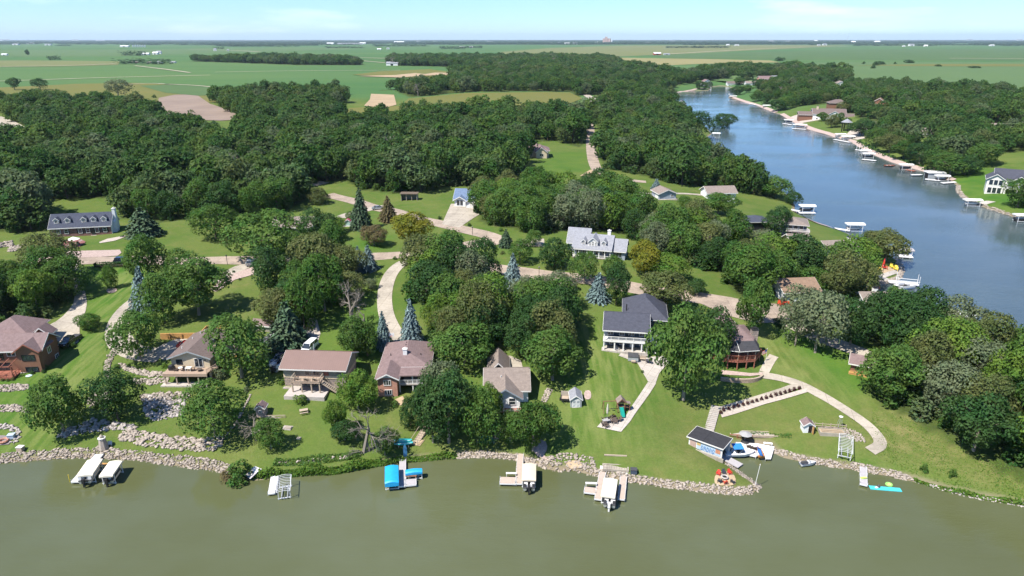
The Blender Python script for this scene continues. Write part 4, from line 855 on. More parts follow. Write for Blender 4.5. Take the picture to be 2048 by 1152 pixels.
def win(par, face, pos, u, z, w, h, nx=2, ny=1, frame=None, glass=None, name='window', pane_in=None):
    f = fmap(face, pos); fw = .09; q = MB(); frame = frame or M_white
    for b in ((u, u + w, .0, .10, z, z + fw), (u, u + w, 0, .10, z + h - fw, z + h), (u, u + fw, 0, .09, z + fw, z + h - fw), (u + w - fw, u + w, 0, .09, z + fw, z + h - fw)): q.box(*f(*b))
    for i in range(1, nx): q.box(*f(u + w * i / nx - .035, u + w * i / nx + .035, .02, .08, z + fw, z + h - fw))
    for j in range(1, ny): q.box(*f(u + fw, u + w - fw, .02, .075, z + h * j / ny - .03, z + h * j / ny + .03))
    o = q.build(name, frame, par); B('pane', glass or M_glass, pane_in or o, f(u + fw * .8, u + w - fw * .8, -.02, .045, z + fw * .8, z + h - fw * .8)); return o
def door(par, face, pos, u, z, w=.95, h=2.05, m=None):
    f = fmap(face, pos); o = B('door', m or M_white, par, f(u, u + w, 0, .07, z, z + h)); B('handle', M_black, o, f(u + w * .82, u + w * .9, .07, .12, z + h * .45, z + h * .5)); return o
def walls(par, m, x0, x1, y0, y1, z0, z1, peak=None, along='x', name='wall'):
    """four walls, with gables under a ridge running along x or y"""
    q = MB().box(x0, x1, y0, y1, z0, z1)
    if peak:
        if along == 'x': ym = (y0 + y1) / 2; q.add([(x0, y0, z1), (x0, y1, z1), (x0, ym, peak), (x1, y0, z1), (x1, y1, z1), (x1, ym, peak)], [(0, 2, 1), (3, 4, 5), (0, 3, 5, 2), (1, 2, 5, 4)])
        else: xm = (x0 + x1) / 2; q.add([(x0, y0, z1), (x1, y0, z1), (xm, y0, peak), (x0, y1, z1), (x1, y1, z1), (xm, y1, peak)], [(0, 1, 2), (3, 5, 4), (0, 2, 5, 3), (1, 4, 5, 2)])
    return q.build(name, m, par)
def gable(par, m, x0, x1, y0, y1, ze, zr, ov=.45, along='x', t=.16, trim=None, name='roof', og=None):
    """two roof slopes; ze at the wall line, overhanging by ov"""
    og = ov if og is None else og; q = MB(); e = .03
    if along == 'x':
        ym = (y0 + y1) / 2; s = (zr - ze) / (ym - y0); zo = ze - s * ov; a, b = x0 - og, x1 + og; t2 = t
        q.slab([(a, y0 - ov, zo + t), (b, y0 - ov, zo + t), (b, ym, zr + t), (a, ym, zr + t)], t); q.slab([(b, y1 + ov, zo + t), (a, y1 + ov, zo + t), (a, ym, zr + t + .002), (b, ym, zr + t + .002)], t)
        o = q.build(name, m, par); tr = MB()
        tr.box(a, b, y0 - ov - .05, y0 - ov + .02, zo - .12, zo + t * .7); tr.box(a, b, y1 + ov - .02, y1 + ov + .05, zo - .12, zo + t * .7)
        for xx in (a, b):
            d = -.05 if xx == a else .05
            for ya, yb in ((y0 - ov, ym), (y1 + ov, ym)): tr.add([(xx, ya, zo + t * .75), (xx, yb, zr + t * .75), (xx, yb, zr - .14), (xx, ya, zo - .14), (xx + d, ya, zo + t * .75), (xx + d, yb, zr + t * .75), (xx + d, yb, zr - .14), (xx + d, ya, zo - .14)], [(0, 1, 2, 3), (7, 6, 5, 4), (0, 4, 5, 1), (3, 2, 6, 7)])
    else:
        xm = (x0 + x1) / 2; s = (zr - ze) / (xm - x0); zo = ze - s * ov; a, b = y0 - og, y1 + og
        q.slab([(x0 - ov, b, zo + t), (x0 - ov, a, zo + t), (xm, a, zr + t), (xm, b, zr + t)], t); q.slab([(x1 + ov, a, zo + t), (x1 + ov, b, zo + t), (xm, b, zr + t + .002), (xm, a, zr + t + .002)], t)
        o = q.build(name, m, par); tr = MB()
        tr.box(x0 - ov - .05, x0 - ov + .02, a, b, zo - .12, zo + t * .7); tr.box(x1 + ov - .02, x1 + ov + .05, a, b, zo - .12, zo + t * .7)
        for yy in (a, b):
            d = -.05 if yy == a else .05
            for xa, xb in ((x0 - ov, xm), (x1 + ov, xm)): tr.add([(xa, yy, zo + t * .75), (xb, yy, zr + t * .75), (xb, yy, zr - .14), (xa, yy, zo - .14), (xa, yy + d, zo + t * .75), (xb, yy + d, zr + t * .75), (xb, yy + d, zr - .14), (xa, yy + d, zo - .14)], [(0, 1, 2, 3), (7, 6, 5, 4), (0, 4, 5, 1), (3, 2, 6, 7)])
    tr.build('fascia', trim or M_trim, par); return o
def hip(par, m, x0, x1, y0, y1, ze, zr, ov=.5, along='x', inset=None, t=.14, trim=None, name='roof'):
    a, b, c, d = x0 - ov, x1 + ov, y0 - ov, y1 + ov; q = MB()
    if along == 'x': i = inset if inset is not None else (d - c) / 2; r0, r1 = (a + i, (c + d) / 2, zr), (b - i, (c + d) / 2, zr)
    else: i = inset if inset is not None else (b - a) / 2; r0, r1 = ((a + b) / 2, c + i, zr), ((a + b) / 2, d - i, zr)
    v = [(a, c, ze), (b, c, ze), (b, d, ze), (a, d, ze), r0, r1, (a, c, ze - t), (b, c, ze - t), (b, d, ze - t), (a, d, ze - t)]
    f = ([(0, 1, 5, 4), (1, 2, 5), (2, 3, 4, 5), (3, 0, 4)] if along == 'x' else [(0, 1, 4), (1, 2, 5, 4), (2, 3, 5), (3, 0, 4, 5)]) + [(6, 9, 8, 7)]
    o = q.add(v, f).build(name, m, par); B('fascia', trim or M_trim, par, (a, b, c - .03, c + .02, ze - t, ze - .01), (a, b, d - .02, d + .03, ze - t, ze - .01), (a - .03, a + .02, c + .02, d - .02, ze - t, ze - .01), (b - .02, b + .03, c + .02, d - .02, ze - t, ze - .01)); return o
def rail(par, pts, z, h=.95, m=None, name='railing', sp=.16, post=1.6, solid=False):
    q = MB(); w = .035
    for (xa, ya), (xb, yb) in zip(pts[:-1], pts[1:]):
        L = math.hypot(xb - xa, yb - ya); ux, uy = (xb - xa) / L, (yb - ya) / L; nx, ny = -uy * w, ux * w
        def bar(s0, s1, z0, z1, k=1.0): 
            A = (xa + ux * s0, ya + uy * s0); Bq = (xa + ux * s1, ya + uy * s1); q.prism([(A[0] - nx * k, A[1] - ny * k), (Bq[0] - nx * k, Bq[1] - ny * k), (Bq[0] + nx * k, Bq[1] + ny * k), (A[0] + nx * k, A[1] + ny * k)], z0, z1)
        bar(0, L, z + h - .08, z + h, 1.6); bar(0, L, z + .1, z + .17, 1)
        k = max(1, round(L / post))
        for i in range(k + 1): bar(max(0, L * i / k - .05), min(L, L * i / k + .05), z, z + h - .08, 1.4)
        if solid: bar(0, L, z + .17, z + h - .08, .4)
        else:
            for i in range(1, int(L / sp)): bar(i * sp - .018, i * sp + .018, z + .17, z + h - .08, .5)
    return q.build(name, m or M_white, par)
def posts(par, pts, z0, z1, m, s=.08, name='post'):
    for x, y in pts: B(name, m, par, (x - s, x + s, y - s, y + s, z0, z1))
def vents(par, pts, m=None):
    for x, y, z in pts: MB().tube((x, y, z - .25), (x, y, z + .35), .09, .09, 6).build('roof_vent', m or M_trim, par)
def chimney(par, x0, x1, y0, y1, z0, z1, m, cap=None):
    o = B('chimney', m, par, (x0, x1, y0, y1, z0, z1)); B('chimney_cap', cap or M_black, o, (x0 - .08, x1 + .08, y0 - .08, y1 + .08, z1, z1 + .1), (x0 + .25, x1 - .25, y0 + .2, y1 - .2, z1 + .1, z1 + .35)); return o
def dormer(par, x, y, z, w, h, slope, wm, rm, arch=False, nx=1):
    """front face at y with its sill at z; runs back into the roof"""
    dp = h / slope + .6; rise = w * .42; o = MB().box(x - w / 2, x + w / 2, y, y + dp, z - .4, z + h).add([(x - w / 2, y, z + h), (x + w / 2, y, z + h), (x, y, z + h + rise), (x - w / 2, y + dp, z + h), (x + w / 2, y + dp, z + h), (x, y + dp, z + h + rise)], [(0, 1, 2), (3, 5, 4), (0, 2, 5, 3), (1, 4, 5, 2)]).build('dormer', wm, par)
    dr = dp + rise / slope; q = MB(); ov = .22; zo = z + h - ov * rise / (w / 2)
    q.slab([(x - w / 2 - ov, y + dr, zo + .12), (x - w / 2 - ov, y - ov, zo + .12), (x, y - ov, z + h + rise + .12), (x, y + dr, z + h + rise + .12)], .12); q.slab([(x + w / 2 + ov, y - ov, zo + .12), (x + w / 2 + ov, y + dr, zo + .12), (x, y + dr, z + h + rise + .122), (x, y - ov, z + h + rise + .122)], .12)
    q.build('dormer_roof', rm, o)
    t = MB()
    for s in (-1, 1): t.add([(x + s * (w / 2 + ov), y - ov - .02, zo + .1), (x, y - ov - .02, z + h + rise + .1), (x, y - ov - .02, z + h + rise - .12), (x + s * (w / 2 + ov), y - ov - .02, zo - .12), (x + s * (w / 2 + ov), y - ov - .08, zo + .1), (x, y - ov - .08, z + h + rise + .1), (x, y - ov - .08, z + h + rise - .12), (x + s * (w / 2 + ov), y - ov - .08, zo - .12)], [(0, 1, 2, 3), (7, 6, 5, 4), (0, 4, 5, 1), (3, 2, 6, 7)])
    t.build('fascia', M_white, o); k = w / max(1, nx) * .62
    for i in range(nx): cx = x + (i - (nx - 1) / 2) * w / nx * .9; win(o, 'F', y, cx - k / 2, z + .12, k, h * (.82 if not arch or i != nx // 2 else 1.0), 2, 2, pane_in=o)
    return o
# --- 1 brown cedar lodge at the left edge
o, rz = site(86, 744, 5, -.6); h = empty('lodge_house', o, rz, 'brown cedar sided lodge with mauve shingle roof at the left edge', 'house')
walls(h, M_cedar, -17, 0, 1.0, 6.8, -1.5, 5.5, 7.5, 'x'); gable(h, R_mauve, -17, 0, 1.0, 6.8, 5.5, 7.5, .6, 'x', trim=M_trim)
walls(h, M_cedar, -4.1, -.03, 0, 5, -1.5, 5.5, 6.9, 'y', 'gable_wing'); gable(h, R_mauve, -4.1, -.03, 0, 4.4, 5.5, 6.95, .55, 'y', trim=M_redwood)
walls(h, M_cedar, -14, -5.5, 6.9, 14, 0, 6.4, None); hip(h, R_mauve, -14, -5.5, 6.85, 14, 6.2, 8.9, .6, 'y', 3.4); walls(h, M_cedar, -4.2, -1.2, 6.85, 9, 0, 6.2, 7.4, 'y'); gable(h, R_mauve, -4.2, -1.2, 6.8, 9, 6.2, 7.5, .4, 'y')
win(h, 'F', 0, -3.3, 3.2, 2.5, 1.3, 3, frame=M_dark); win(h, 'F', 0, -3.1, .6, 2.4, 1.25, 2, frame=M_dark); win(h, 'F', 1.0, -10.5, 3.2, 3.2, 1.5, 3, frame=M_dark); win(h, 'F', 1.0, -6.6, 3.9, 1.7, .9, 2, frame=M_trim); win(h, 'F', 1.0, -9.4, .9, 3.0, 1.6, 3, frame=M_dark)
win(h, 'R', 0, 3, 3.2, 1.2, 1.4); win(h, 'R', 0, 5.0, .6, 1.2, 1.4)
B('deck', M_redwood, h, (-17, -4.3, -2.3, .96, .55, .75), (-17, -4.3, -2.34, -2.3, -1.3, .75)); rail(h, [(-17, -2.2), (-4.4, -2.2), (-4.4, -.2)], .75, .9, M_redwood, post=1.3, sp=.3)
posts(h, [(x, -1.9) for x in (-12.5, -9.8, -7.1, -4.6)], .75, 3.0, M_redwood, .09)
for i in range(6): MB().tube((-12.3 + i * 1.5, -2.3, 3.05), (-12.3 + i * 1.5, .9, 3.5), .07, .07, 4).build('pergola_beam', M_redwood, h)
B('pergola_beam', M_redwood, h, (-13, -4.3, -1.98, -1.84, 2.85, 3.0)); vents(h, [(-13.2, 3.0, 7.0)], M_white)
# --- 2 tan house with deck
o, rz = site(338, 768, 0); h = empty('tan_house', o, rz, 'small tan house with brown shingle roof and a raised front deck', 'house')
walls(h, M_tan, 0, 7.6, 2.3, 13.4, -.6, 4.75, 6.1, 'y'); gable(h, R_brown, 0, 7.6, 2.3, 13.4, 4.75, 6.15, .55, 'y', trim=M_greysid)
win(h, 'F', 2.3, 1.0, 3.2, 1.2, 1.05, 2, 2, frame=M_dark); win(h, 'F', 2.3, 4.6, 2.55, 1.7, 1.95, 2, frame=M_trim, name='sliding_door'); B('wall_lamp', M_black, h, (6.75, 6.87, 2.15, 2.29, 4.0, 4.25)); B('undercroft_shade', M_dark, h, (.4, 7.2, 2.22, 2.29, .1, 2.1))  # near-black sheet on the wall paints in the shade under the deck
B('deck', M_deck, h, (-.7, 8.0, -.4, 2.28, 2.25, 2.42), (-.7, 8.0, -.47, -.4, 1.85, 2.45)); B('deck', M_deck, h, (7.62, 9.0, 2.3, 7, 2.25, 2.42)); rail(h, [(8.95, 7), (8.95, 2.2), (7.95, -.35)], 2.42, .95, M_deck, sp=.2)
posts(h, [(-.4, -.2), (1.8, -.2), (4.0, -.2), (6.1, -.2), (7.8, -.2)], -.8, 1.85, M_wood, .1); B('patio_slab', M_patio, h, (-1.2, 8.2, -1.0, 2.2, -.25, .08))
chimney(h, 6.9, 8.0, 5.4, 6.6, 2.4, 6.5, M_tan); vents(h, [(1.4, 9.5, 5.5), (2.2, 11.5, 5.8), (2.8, 12.3, 6.0), (5.5, 12, 5.7), (1.2, 5, 5.4)], M_white)
dsh = MB(); dsh.lathe([(.02, 0), (.25, .06), (.38, .2)], 10).build('satellite_dish', M_steel, h).location = (7.4, 6, 6.9)
# --- 3 ranch with brown metal roof
o, rz = site(570, 772, -4); h = empty('ranch_house', o, rz, 'long tan house with plain brown metal roof and a central raised deck', 'house')
walls(h, M_olivesid, 0, 12.2, 0, 7.2, 2.55, 4.3, 5.9, 'x'); walls(h, M_stone, .05, 12.15, .05, 7.15, -1, 1.9, None, name='basement_wall'); B('band_course', M_tan, h, (-.02, 12.22, -.03, 7.22, 1.9, 2.55)); gable(h, R_metal, 0, 12.2, 0, 7.2, 4.3, 5.9, .75, 'x', trim=M_trim, og=.5)
win(h, 'F', 0, .8, 3.3, 1.1, .7, 1, frame=M_dark); win(h, 'F', 0, 4.3, 2.6, .9, 1.6, 1, frame=M_wood); win(h, 'F', 0, 5.9, 2.6, 1.2, 1.6, 2, frame=M_wood); door(h, 'F', 0, 8.0, 2.56, 1.0, 1.6, M_redwood); win(h, 'F', 0, 10.6, 3.2, 1.2, .8, 2, frame=M_dark)
win(h, 'F', .05, 3.2, .3, 1.4, 1.5, 2, frame=M_wood); win(h, 'F', .05, 5.2, .3, 2.2, 1.5, 3, frame=M_wood)
B('deck', M_deck, h, (2.4, 8.1, -2.7, -.05, 2.15, 2.35)); rail(h, [(2.5, -.1), (2.5, -2.65), (8.0, -2.65), (8.0, -.1)], 2.35, .95, M_wood, post=1.8, sp=.3); posts(h, [(2.6, -2.5), (4.4, -2.5), (6.3, -2.5), (7.9, -2.5)], -.4, 2.15, M_wood, .11)
B('patio_deck', M_greydeck, h, (1.4, 9.2, -4.2, -.1, -.7, .16)); st = MB()
for i in range(9): st.box(8.15 + i * .32, 8.5 + i * .32, -2.2, -1.2, 2.1 - i * .22, 2.17 - i * .22)
st.tube((8.1, -2.25, 3.1), (11.0, -2.25, 1.0), .06, .06, 4).tube((8.1, -2.25, 2.2), (11.0, -2.25, .1), .1, .1, 4).build('stairs', M_wood, h); MB().tube((5, 4, 5.6), (5, 4, 7.4), .05).build('flue_pipe', M_white, h)
# --- 4 brick house
o, rz = site(757, 793, 2); h = empty('brick_house', o, rz, 'red brick house with a white trimmed front gable and mauve hip roof', 'house')
walls(h, M_brick, 0, 3.7, 0, 6, -1, 3.9, 4.75, 'y', 'gable_wing'); gable(h, R_mauve, 0, 3.7, .05, 5.2, 3.9, 4.85, .5, 'y', trim=M_white)
MB().add([(-.1, -.06, 3.95), (3.8, -.06, 3.95), (1.85, -.06, 4.85), (-.1, .02, 3.95), (3.8, .02, 3.95), (1.85, .02, 4.85)], [(0, 1, 2), (3, 5, 4), (0, 3, 4, 1), (1, 4, 5, 2), (2, 5, 3, 0)]).build('gable_board', M_white, h)
walls(h, M_brick, .1, 9.4, 5.0, 15.5, -1, 3.9); hip(h, R_mauve, .1, 9.4, 5.0, 15.5, 3.95, 6.0, .5, 'y', 3.2, trim=M_white); win(h, 'F', 0, 1.15, 2.35, 1.4, 1.15, 3); win(h, 'F', 0, 1.25, .3, 1.4, 1.15, 3)
B('porch_deck', M_greydeck, h, (3.8, 9.2, 1.2, 4.95, 1.7, 1.9)); posts(h, [(4.0, 1.4), (6.5, 1.4), (9.0, 1.4)], -1, 3.7, M_white, .1); rail(h, [(3.85, 1.3), (9.1, 1.3)], 1.9, .9, M_white); B('porch_roof', R_mauve, h, (3.9, 9.6, .9, 5.4, 3.72, 3.9)); win(h, 'F', 5.0, 5.2, 2.0, 2.2, 1.6, 2)
chimney(h, 4.2, 5.0, 6.8, 7.5, 3.6, 6.6, M_white, M_trim); vents(h, [(1.8, 2, 4.6), (1.8, 3.2, 4.6), (4.2, 9.2, 5.6), (4.4, 10.5, 5.8), (4.4, 11.8, 5.7), (1.6, 8, 4.9), (7.6, 8, 4.9)], M_black)
# --- 5 grey roofed house with pale blue gable
o, rz = site(972, 806, 1); h = empty('grey_house', o, rz, 'taupe roofed house with pale blue front gable half hidden by trees', 'house')
walls(h, M_whitesid, 0, 8.0, 0, 9.0, -1.5, 2.9, 5.0, 'x'); gable(h, R_taupe, 0, 8.0, 0, 9.0, 2.9, 5.0, .5, 'x', trim=M_trim); walls(h, M_whitesid, 1.0, 6.4, -2.4, 1.5, -1.5, 2.7, 4.35, 'y', 'gable_wing'); gable(h, R_taupe, 1.0, 6.4, -2.4, 3.2, 2.7, 4.4, .6, 'y', trim=M_bluesid)
win(h, 'F', -2.4, 4.3, .9, 1.3, 1.5, 1, 2); win(h, 'F', -2.4, 1.6, .9, 1.3, 1.5, 1, 2); posts(h, [(5.9, -3.6), (3.4, -3.6), (1.2, -3.6)], -1.5, 2.3, M_white, .09); B('deck', M_redwood, h, (.8, 6.6, -3.8, -2.45, .1, .3)); rail(h, [(.9, -3.75), (6.5, -3.75)], .3, .9, M_white)
walls(h, M_whitesid, .6, 4.2, 8.9, 13.5, -.5, 3.2, 4.9, 'y'); gable(h, R_taupe, .6, 4.2, 7.2, 13.5, 3.2, 5.0, .5, 'y'); vents(h, [(2.9, 2.5, 4.2), (3.2, 1.2, 3.7)], M_trim)
# --- 6 white two storey porch house
o, rz = site(1206, 700, -9); h = empty('porch_house', o, rz, 'large navy roofed house with two white porch storeys facing the lake', 'house')
walls(h, M_navysid, 0.2, 9.2, 2.2, 8.2, -1, 4.6, 6.0, 'x'); q = gable(h, R_navy, 0, 9.3, 0.0, 10.2, 4.75, 6.6, .35, 'x', trim=M_white, og=.25)
posts(h, [(x, .1) for x in (.1, 2.35, 4.2, 6.1, 8.0, 9.2)], -.2, 2.05, M_white, .13); posts(h, [(.1, .1), (9.2, .1)], 2.3, 4.7, M_white, .11); B('porch_floor', M_white, h, (-.1, 9.4, -.12, 2.18, 2.02, 2.3)); rail(h, [(.05, .0), (9.3, .0), (9.3, 2.1)], 2.3, .95, M_white, sp=.14); B('porch_slab', M_patio, h, (-.3, 9.5, -.4, 2.18, -.6, .12))
for u in (.8, 3.2, 5.2, 7.4): win(h, 'F', 2.2, u, 2.7, 1.2, 1.35, 2)
for u in (1.2, 3.4, 7.6): win(h, 'F', 2.2, u, .5, 1.1, 1.3, 2)
door(h, 'F', 2.2, 5.6, .13, .95, 1.85, M_white); B('side_balcony', M_white, h, (9.35, 11.2, 1.2, 3.4, 2.05, 2.28)); rail(h, [(9.4, 1.25), (11.1, 1.25), (11.1, 3.3)], 2.28, .9, M_white); posts(h, [(11.0, 1.35)], -.6, 4.2, M_white, .1)
walls(h, M_navysid, 4.2, 13.2, 8.0, 19, -.5, 4.6); hip(h, R_navy, 4.2, 13.2, 7.6, 19, 4.6, 8.1, .5, 'y', 5.0, trim=M_white); MB().tube((4.6, 10.2, 5), (4.6, 10.2, 6.8), .12).build('flue_pipe', M_black, h)
# --- 7 house with octagonal porch
o, rz = site(1436, 741, 0); h = empty('octagon_house', o, rz, 'house with faceted red deck under a black roof skirt and stone chimney', 'house')
h.scale = (1, 1, 1.28); plan = [(-.6, 1.6), (0, .9), (3.85, 0), (7.6, .55), (9.6, 3.2), (9.6, 4.2), (-.6, 4.2)]
B('wall', M_tan, h, (.2, 8.2, 3.0, 11, -1.2, 1.6)); B('wall', M_redwood, h, (.2, 8.2, 2.95, 11, 1.6, 3.7))
MB().prism(plan, 1.35, 1.62).build('deck', M_redwood, h); rail(h, [plan[0], plan[1], plan[2], plan[3], plan[4]], 1.62, .95, M_redwood, post=1.4, sp=.25)
posts(h, [(.05, 1.0), (2.0, .55), (3.85, .12), (5.8, .38), (7.5, .65)], -.5, 1.35, M_redwood, .09); posts(h, [(.05, 1.0), (2.0, .55), (3.85, .12), (5.8, .38), (7.5, .65)], 1.62, 3.4, M_wood, .07)
for u, w in ((.5, 1.9), (2.7, 2.3), (5.3, 2.3)): win(h, 'F', 3.0, u, -.3, w, 1.6, 2, frame=M_dark); win(h, 'F', 2.95, u, 1.9, w, 1.35, 2, frame=M_redwood)
e = [(-.6, 1.0), (3.85, -.35), (8.1, .3)]; i_ = [(.4, 2.9), (3.9, 2.4), (7.6, 2.6)]; sk = MB()
for k in range(2): sk.slab([(*e[k], 3.45), (*e[k + 1], 3.45), (*i_[k + 1], 4.3), (*i_[k], 4.3)], .12)
sk.slab([(8.1, .3, 3.45), (9.0, 3.4, 3.45), (8.1, 3.8, 4.3), (7.6, 2.6, 4.3)], .12).slab([(-.6, 5, 3.45), (-.6, 1.0, 3.45), (.4, 2.9, 4.3), (.4, 5, 4.3)], .12).build('roof_skirt', R_black, h)
fa = MB()
for k in range(2): fa.tube((*e[k], 3.4), (*e[k + 1], 3.4), .07, .07, 4)
fa.tube((3.85, -.35, 3.5), (3.9, 2.4, 4.36), .05, .05, 4).build('fascia', M_trim, h)
MB().add([(.4, 2.9, 4.3), (3.9, 2.4, 4.3), (7.6, 2.6, 4.3), (8.4, 4.5, 4.3), (8.4, 11.4, 4.2), (.0, 11.4, 4.2), (.2, 5, 4.3), (2.6, 7.0, 5.3), (5.8, 7.0, 5.3), (.4, 2.9, 3.9), (8.4, 11.4, 3.9), (0, 11.4, 3.9)], [(0, 1, 7), (1, 8, 7), (1, 2, 8), (2, 3, 8), (3, 4, 8), (4, 5, 7, 8), (5, 6, 7), (6, 0, 7)]).build('roof', R_mauve, h)
chimney(h, 7.7, 9.0, 4.4, 5.6, -.5, 5.5, M_stone); posts(h, [(9.5, 3.3)], -.2, 2.6, M_redwood, .08)
# --- 8 boathouse
o, rz = site(1377, 888, -38); h = empty('boathouse', o, rz, 'dark flat roofed boathouse with painted lakeside wall at the cove', 'boathouse')
B('wall', M_trim, h, (0, 6.0, 0, .14, -.9, 1.45), (0, .14, .14, 3.6, -.9, 1.45), (0, 6.0, 3.46, 3.6, -.9, 1.45)); B('roof', R_black, h, (-.3, 6.2, -.3, 3.9, 1.47, 1.6)); B('fascia', M_trim, h, (-.36, 6.26, -.37, -.3, 1.42, 1.61), (-.36, 6.26, 3.9, 3.97, 1.42, 1.61), (6.2, 6.26, -.3, 3.9, 1.42, 1.61), (-.36, -.3, -.3, 3.9, 1.42, 1.61)); MB().box(-.2, 6.5, -.6, -.36, -.9, -.2).build('sill', M_conc, h)
B('corner_post', M_trim, h, (5.82, 6.02, -.03, .2, -1.4, 1.45), (5.82, 6.02, 3.43, 3.63, -1.4, 1.45)); B('roof_seam', M_dark, h, (2.45, 2.52, -.28, 3.88, 1.602, 1.615)); B('interior_shade', M_dark, h, (5.2, 5.3, .2, 3.4, -1.4, 1.42))  # near-black sheet between the walls, the unlit inside put in as colour
M_mural = mat('mural_pale_blue', (.37, .45, .52), .7, .12, 2); M_blue = mat('mural_blue', (.05, .17, .38), .7, .15, 3); B('mural_panel', M_mural, h, (1.5, 5.75, -.05, -.01, -.25, .95)); B('door', mat('striped_door', (.38, .27, .23), .8, .5, 9, aniso=(6, 1, .1)), h, (.25, 1.35, -.06, -.01, -.4, 1.25)); B('shutter', mat('ochre_panel', (.45, .33, .14), .8, .2, 3), h, (1.5, 2.2, -.07, -.05, .5, 1.1)); B('shutter', mat('terracotta_panel', (.42, .19, .11), .8, .2, 3), h, (4.85, 5.7, -.07, -.05, .2, .95))
lt = MB()
for k in range(5):      # the row of slanting blue brush letters, too blurred in the photograph to spell out
    x = 2.3 + k * .5; lt.tube((x, -.07, -.1), (x + .12, -.07, .75), .05, .05, 4); lt.tube((x + .1, -.07, .7), (x + .36, -.07, .55), .045, .045, 4); lt.tube((x + .36, -.07, .55), (x + .3, -.07, 0), .045, .045, 4)
    if k % 2: lt.tube((x + .03, -.07, .3), (x + .35, -.07, .3), .04, .04, 4)
    else: lt.tube((x, -.07, -.1), (x + .3, -.07, 0), .045, .045, 4)
lt.build('mural_lettering', M_blue, h)
# --- 9 sheds
def shed(px, py, rz, w, d, h_, r, wm, rm, label, cat='shed', name='shed', doorw=None, wide=False):
    o, z = site(px, py, rz); s = empty(name, o, z, label, cat); walls(s, wm, 0, w, 0, d, -.5, h_, r, 'y'); gable(s, rm, 0, w, 0, d, h_, r + .02, .18, 'y', .1, M_white)
    return s
s = shed(1141, 815, 0, 2.05, 3.1, 1.75, 2.5, M_greysid, R_lgrey, 'grey garden shed with white double doors on the striped lawn')
for u in (.28, 1.03): f = fmap('F', 0); dd = B('door', M_white, s, (u, u + .72, -.05, 0, .05, 1.68)); B('pane', M_greysid, dd, (u + .12, u + .6, -.075, -.05, .95, 1.5)); MB().tube((u + .15, -.07, .15), (u + .57, -.07, .75), .03, .03, 4).tube((u + .57, -.07, .15), (u + .15, -.07, .75), .03, .03, 4).build('brace', M_greysid, dd)
MB().add([(.3, -1.1, -.35), (1.75, -1.1, -.35), (1.75, -.03, .03), (.3, -.03, .03), (.3, -1.1, -.5), (1.75, -1.1, -.5), (1.75, -.03, -.5), (.3, -.03, -.5)], [(0, 1, 2, 3), (0, 4, 5, 1), (1, 5, 6, 2), (3, 7, 4, 0)]).build('ramp', M_patio, s)
s = shed(513, 835, 2, 1.6, 1.7, 1.9, 2.5, rowmat('pinkish_siding', (.42, .31, .27), .2, .8, .85), R_mauve, 'pinkish shed with mauve roof at the end of the low lawn deck'); win(s, 'F', 0, .55, .9, .5, .6, 1)
B('deck', M_greydeck, s, (1.7, 6.4, -.5, 1.2, -.45, .12)); rail(s, [(1.8, -.45), (5.4, -.45)], .12, .55, M_wood, sp=.25)
s = shed(1606, 866, -3, 1.75, 1.6, 1.6, 2.2, M_whitesid, R_mauve, 'white shed with rounded maroon roof and an open wooden door'); B('opening_shade', M_dark, s, (.85, 1.45, -.03, 0, .1, 1.5)); dd = B('door', M_timber, s, (1.5, 1.56, -.62, -.02, .05, 1.5)); B('handle', M_black, dd, (1.56, 1.6, -.5, -.44, .7, .8))  # near-black sheet beside the open door, the shade within painted on
s = empty('cabin', *site(1700, 742, -28), 'small brown cabin with mauve roof and orange deck at the wood edge', 'cabin'); walls(s, M_cedar, 0, 4.2, 0, 3.6, -1.2, 2.0, 3.0, 'x'); gable(s, R_mauve, 0, 4.2, 0, 3.6, 2.0, 3.0, .5, 'x'); B('deck', M_timber, s, (-.2, 4.6, -1.2, -.02, -.9, .0)); rail(s, [(-.1, -1.15), (4.5, -1.15)], 0, .7, M_timber, sp=.2); win(s, 'F', 0, .8, .6, 1.2, .9, 2, frame=M_dark)
s = shed(690, 452, 3, 1.8, 1.6, 1.5, 2.1, mat('pale_green_panel', (.33, .47, .42), .5, .1, 2), mat('maroon_roof', (.30, .05, .085), .7, .15, 3), 'little pale green shed with maroon roof beside the tall spruce'); B('corner_trim', M_white, s, (1.72, 1.86, -.06, .06, -.2, 1.6)); B('slab', M_patio, s, (-.6, 2.4, -.8, 1.8, -.4, .06))
s = empty('garage', *site(1318, 399, 10), 'small grey garage with taupe gable roof on the rise', 'garage'); walls(s, M_bluesid, 0, 7.0, 0, 8, -1, 2.3, 3.7, 'y'); gable(s, R_taupe, 0, 7.0, 0, 8, 2.3, 3.7, .5, 'y', trim=M_white); win(s, 'F', 0, 4.8, .9, 1.1, 1.0, 2); B('slab', M_conc, s, (-1, 8, -1, -.02, -.6, .06)); B('door', M_white, s, (-.06, 0, 1, 4, 0, 2))
s = empty('open_shelter', *site(802, 402, -3), 'dark open front shelter under the trees by the lawn', 'shelter'); B('wall', M_olivesid, s, (0, 6, 2.6, 2.8, -.5, 2.6), (0, .2, 0, 2.6, -.5, 2.6), (5.8, 6, 0, 2.6, -.5, 2.6)); B('roof', M_bark, s, (-.3, 6.3, -.4, 3.1, 2.6, 2.8)); posts(s, [(2, .1), (4, .1)], -.3, 2.6, M_wood)
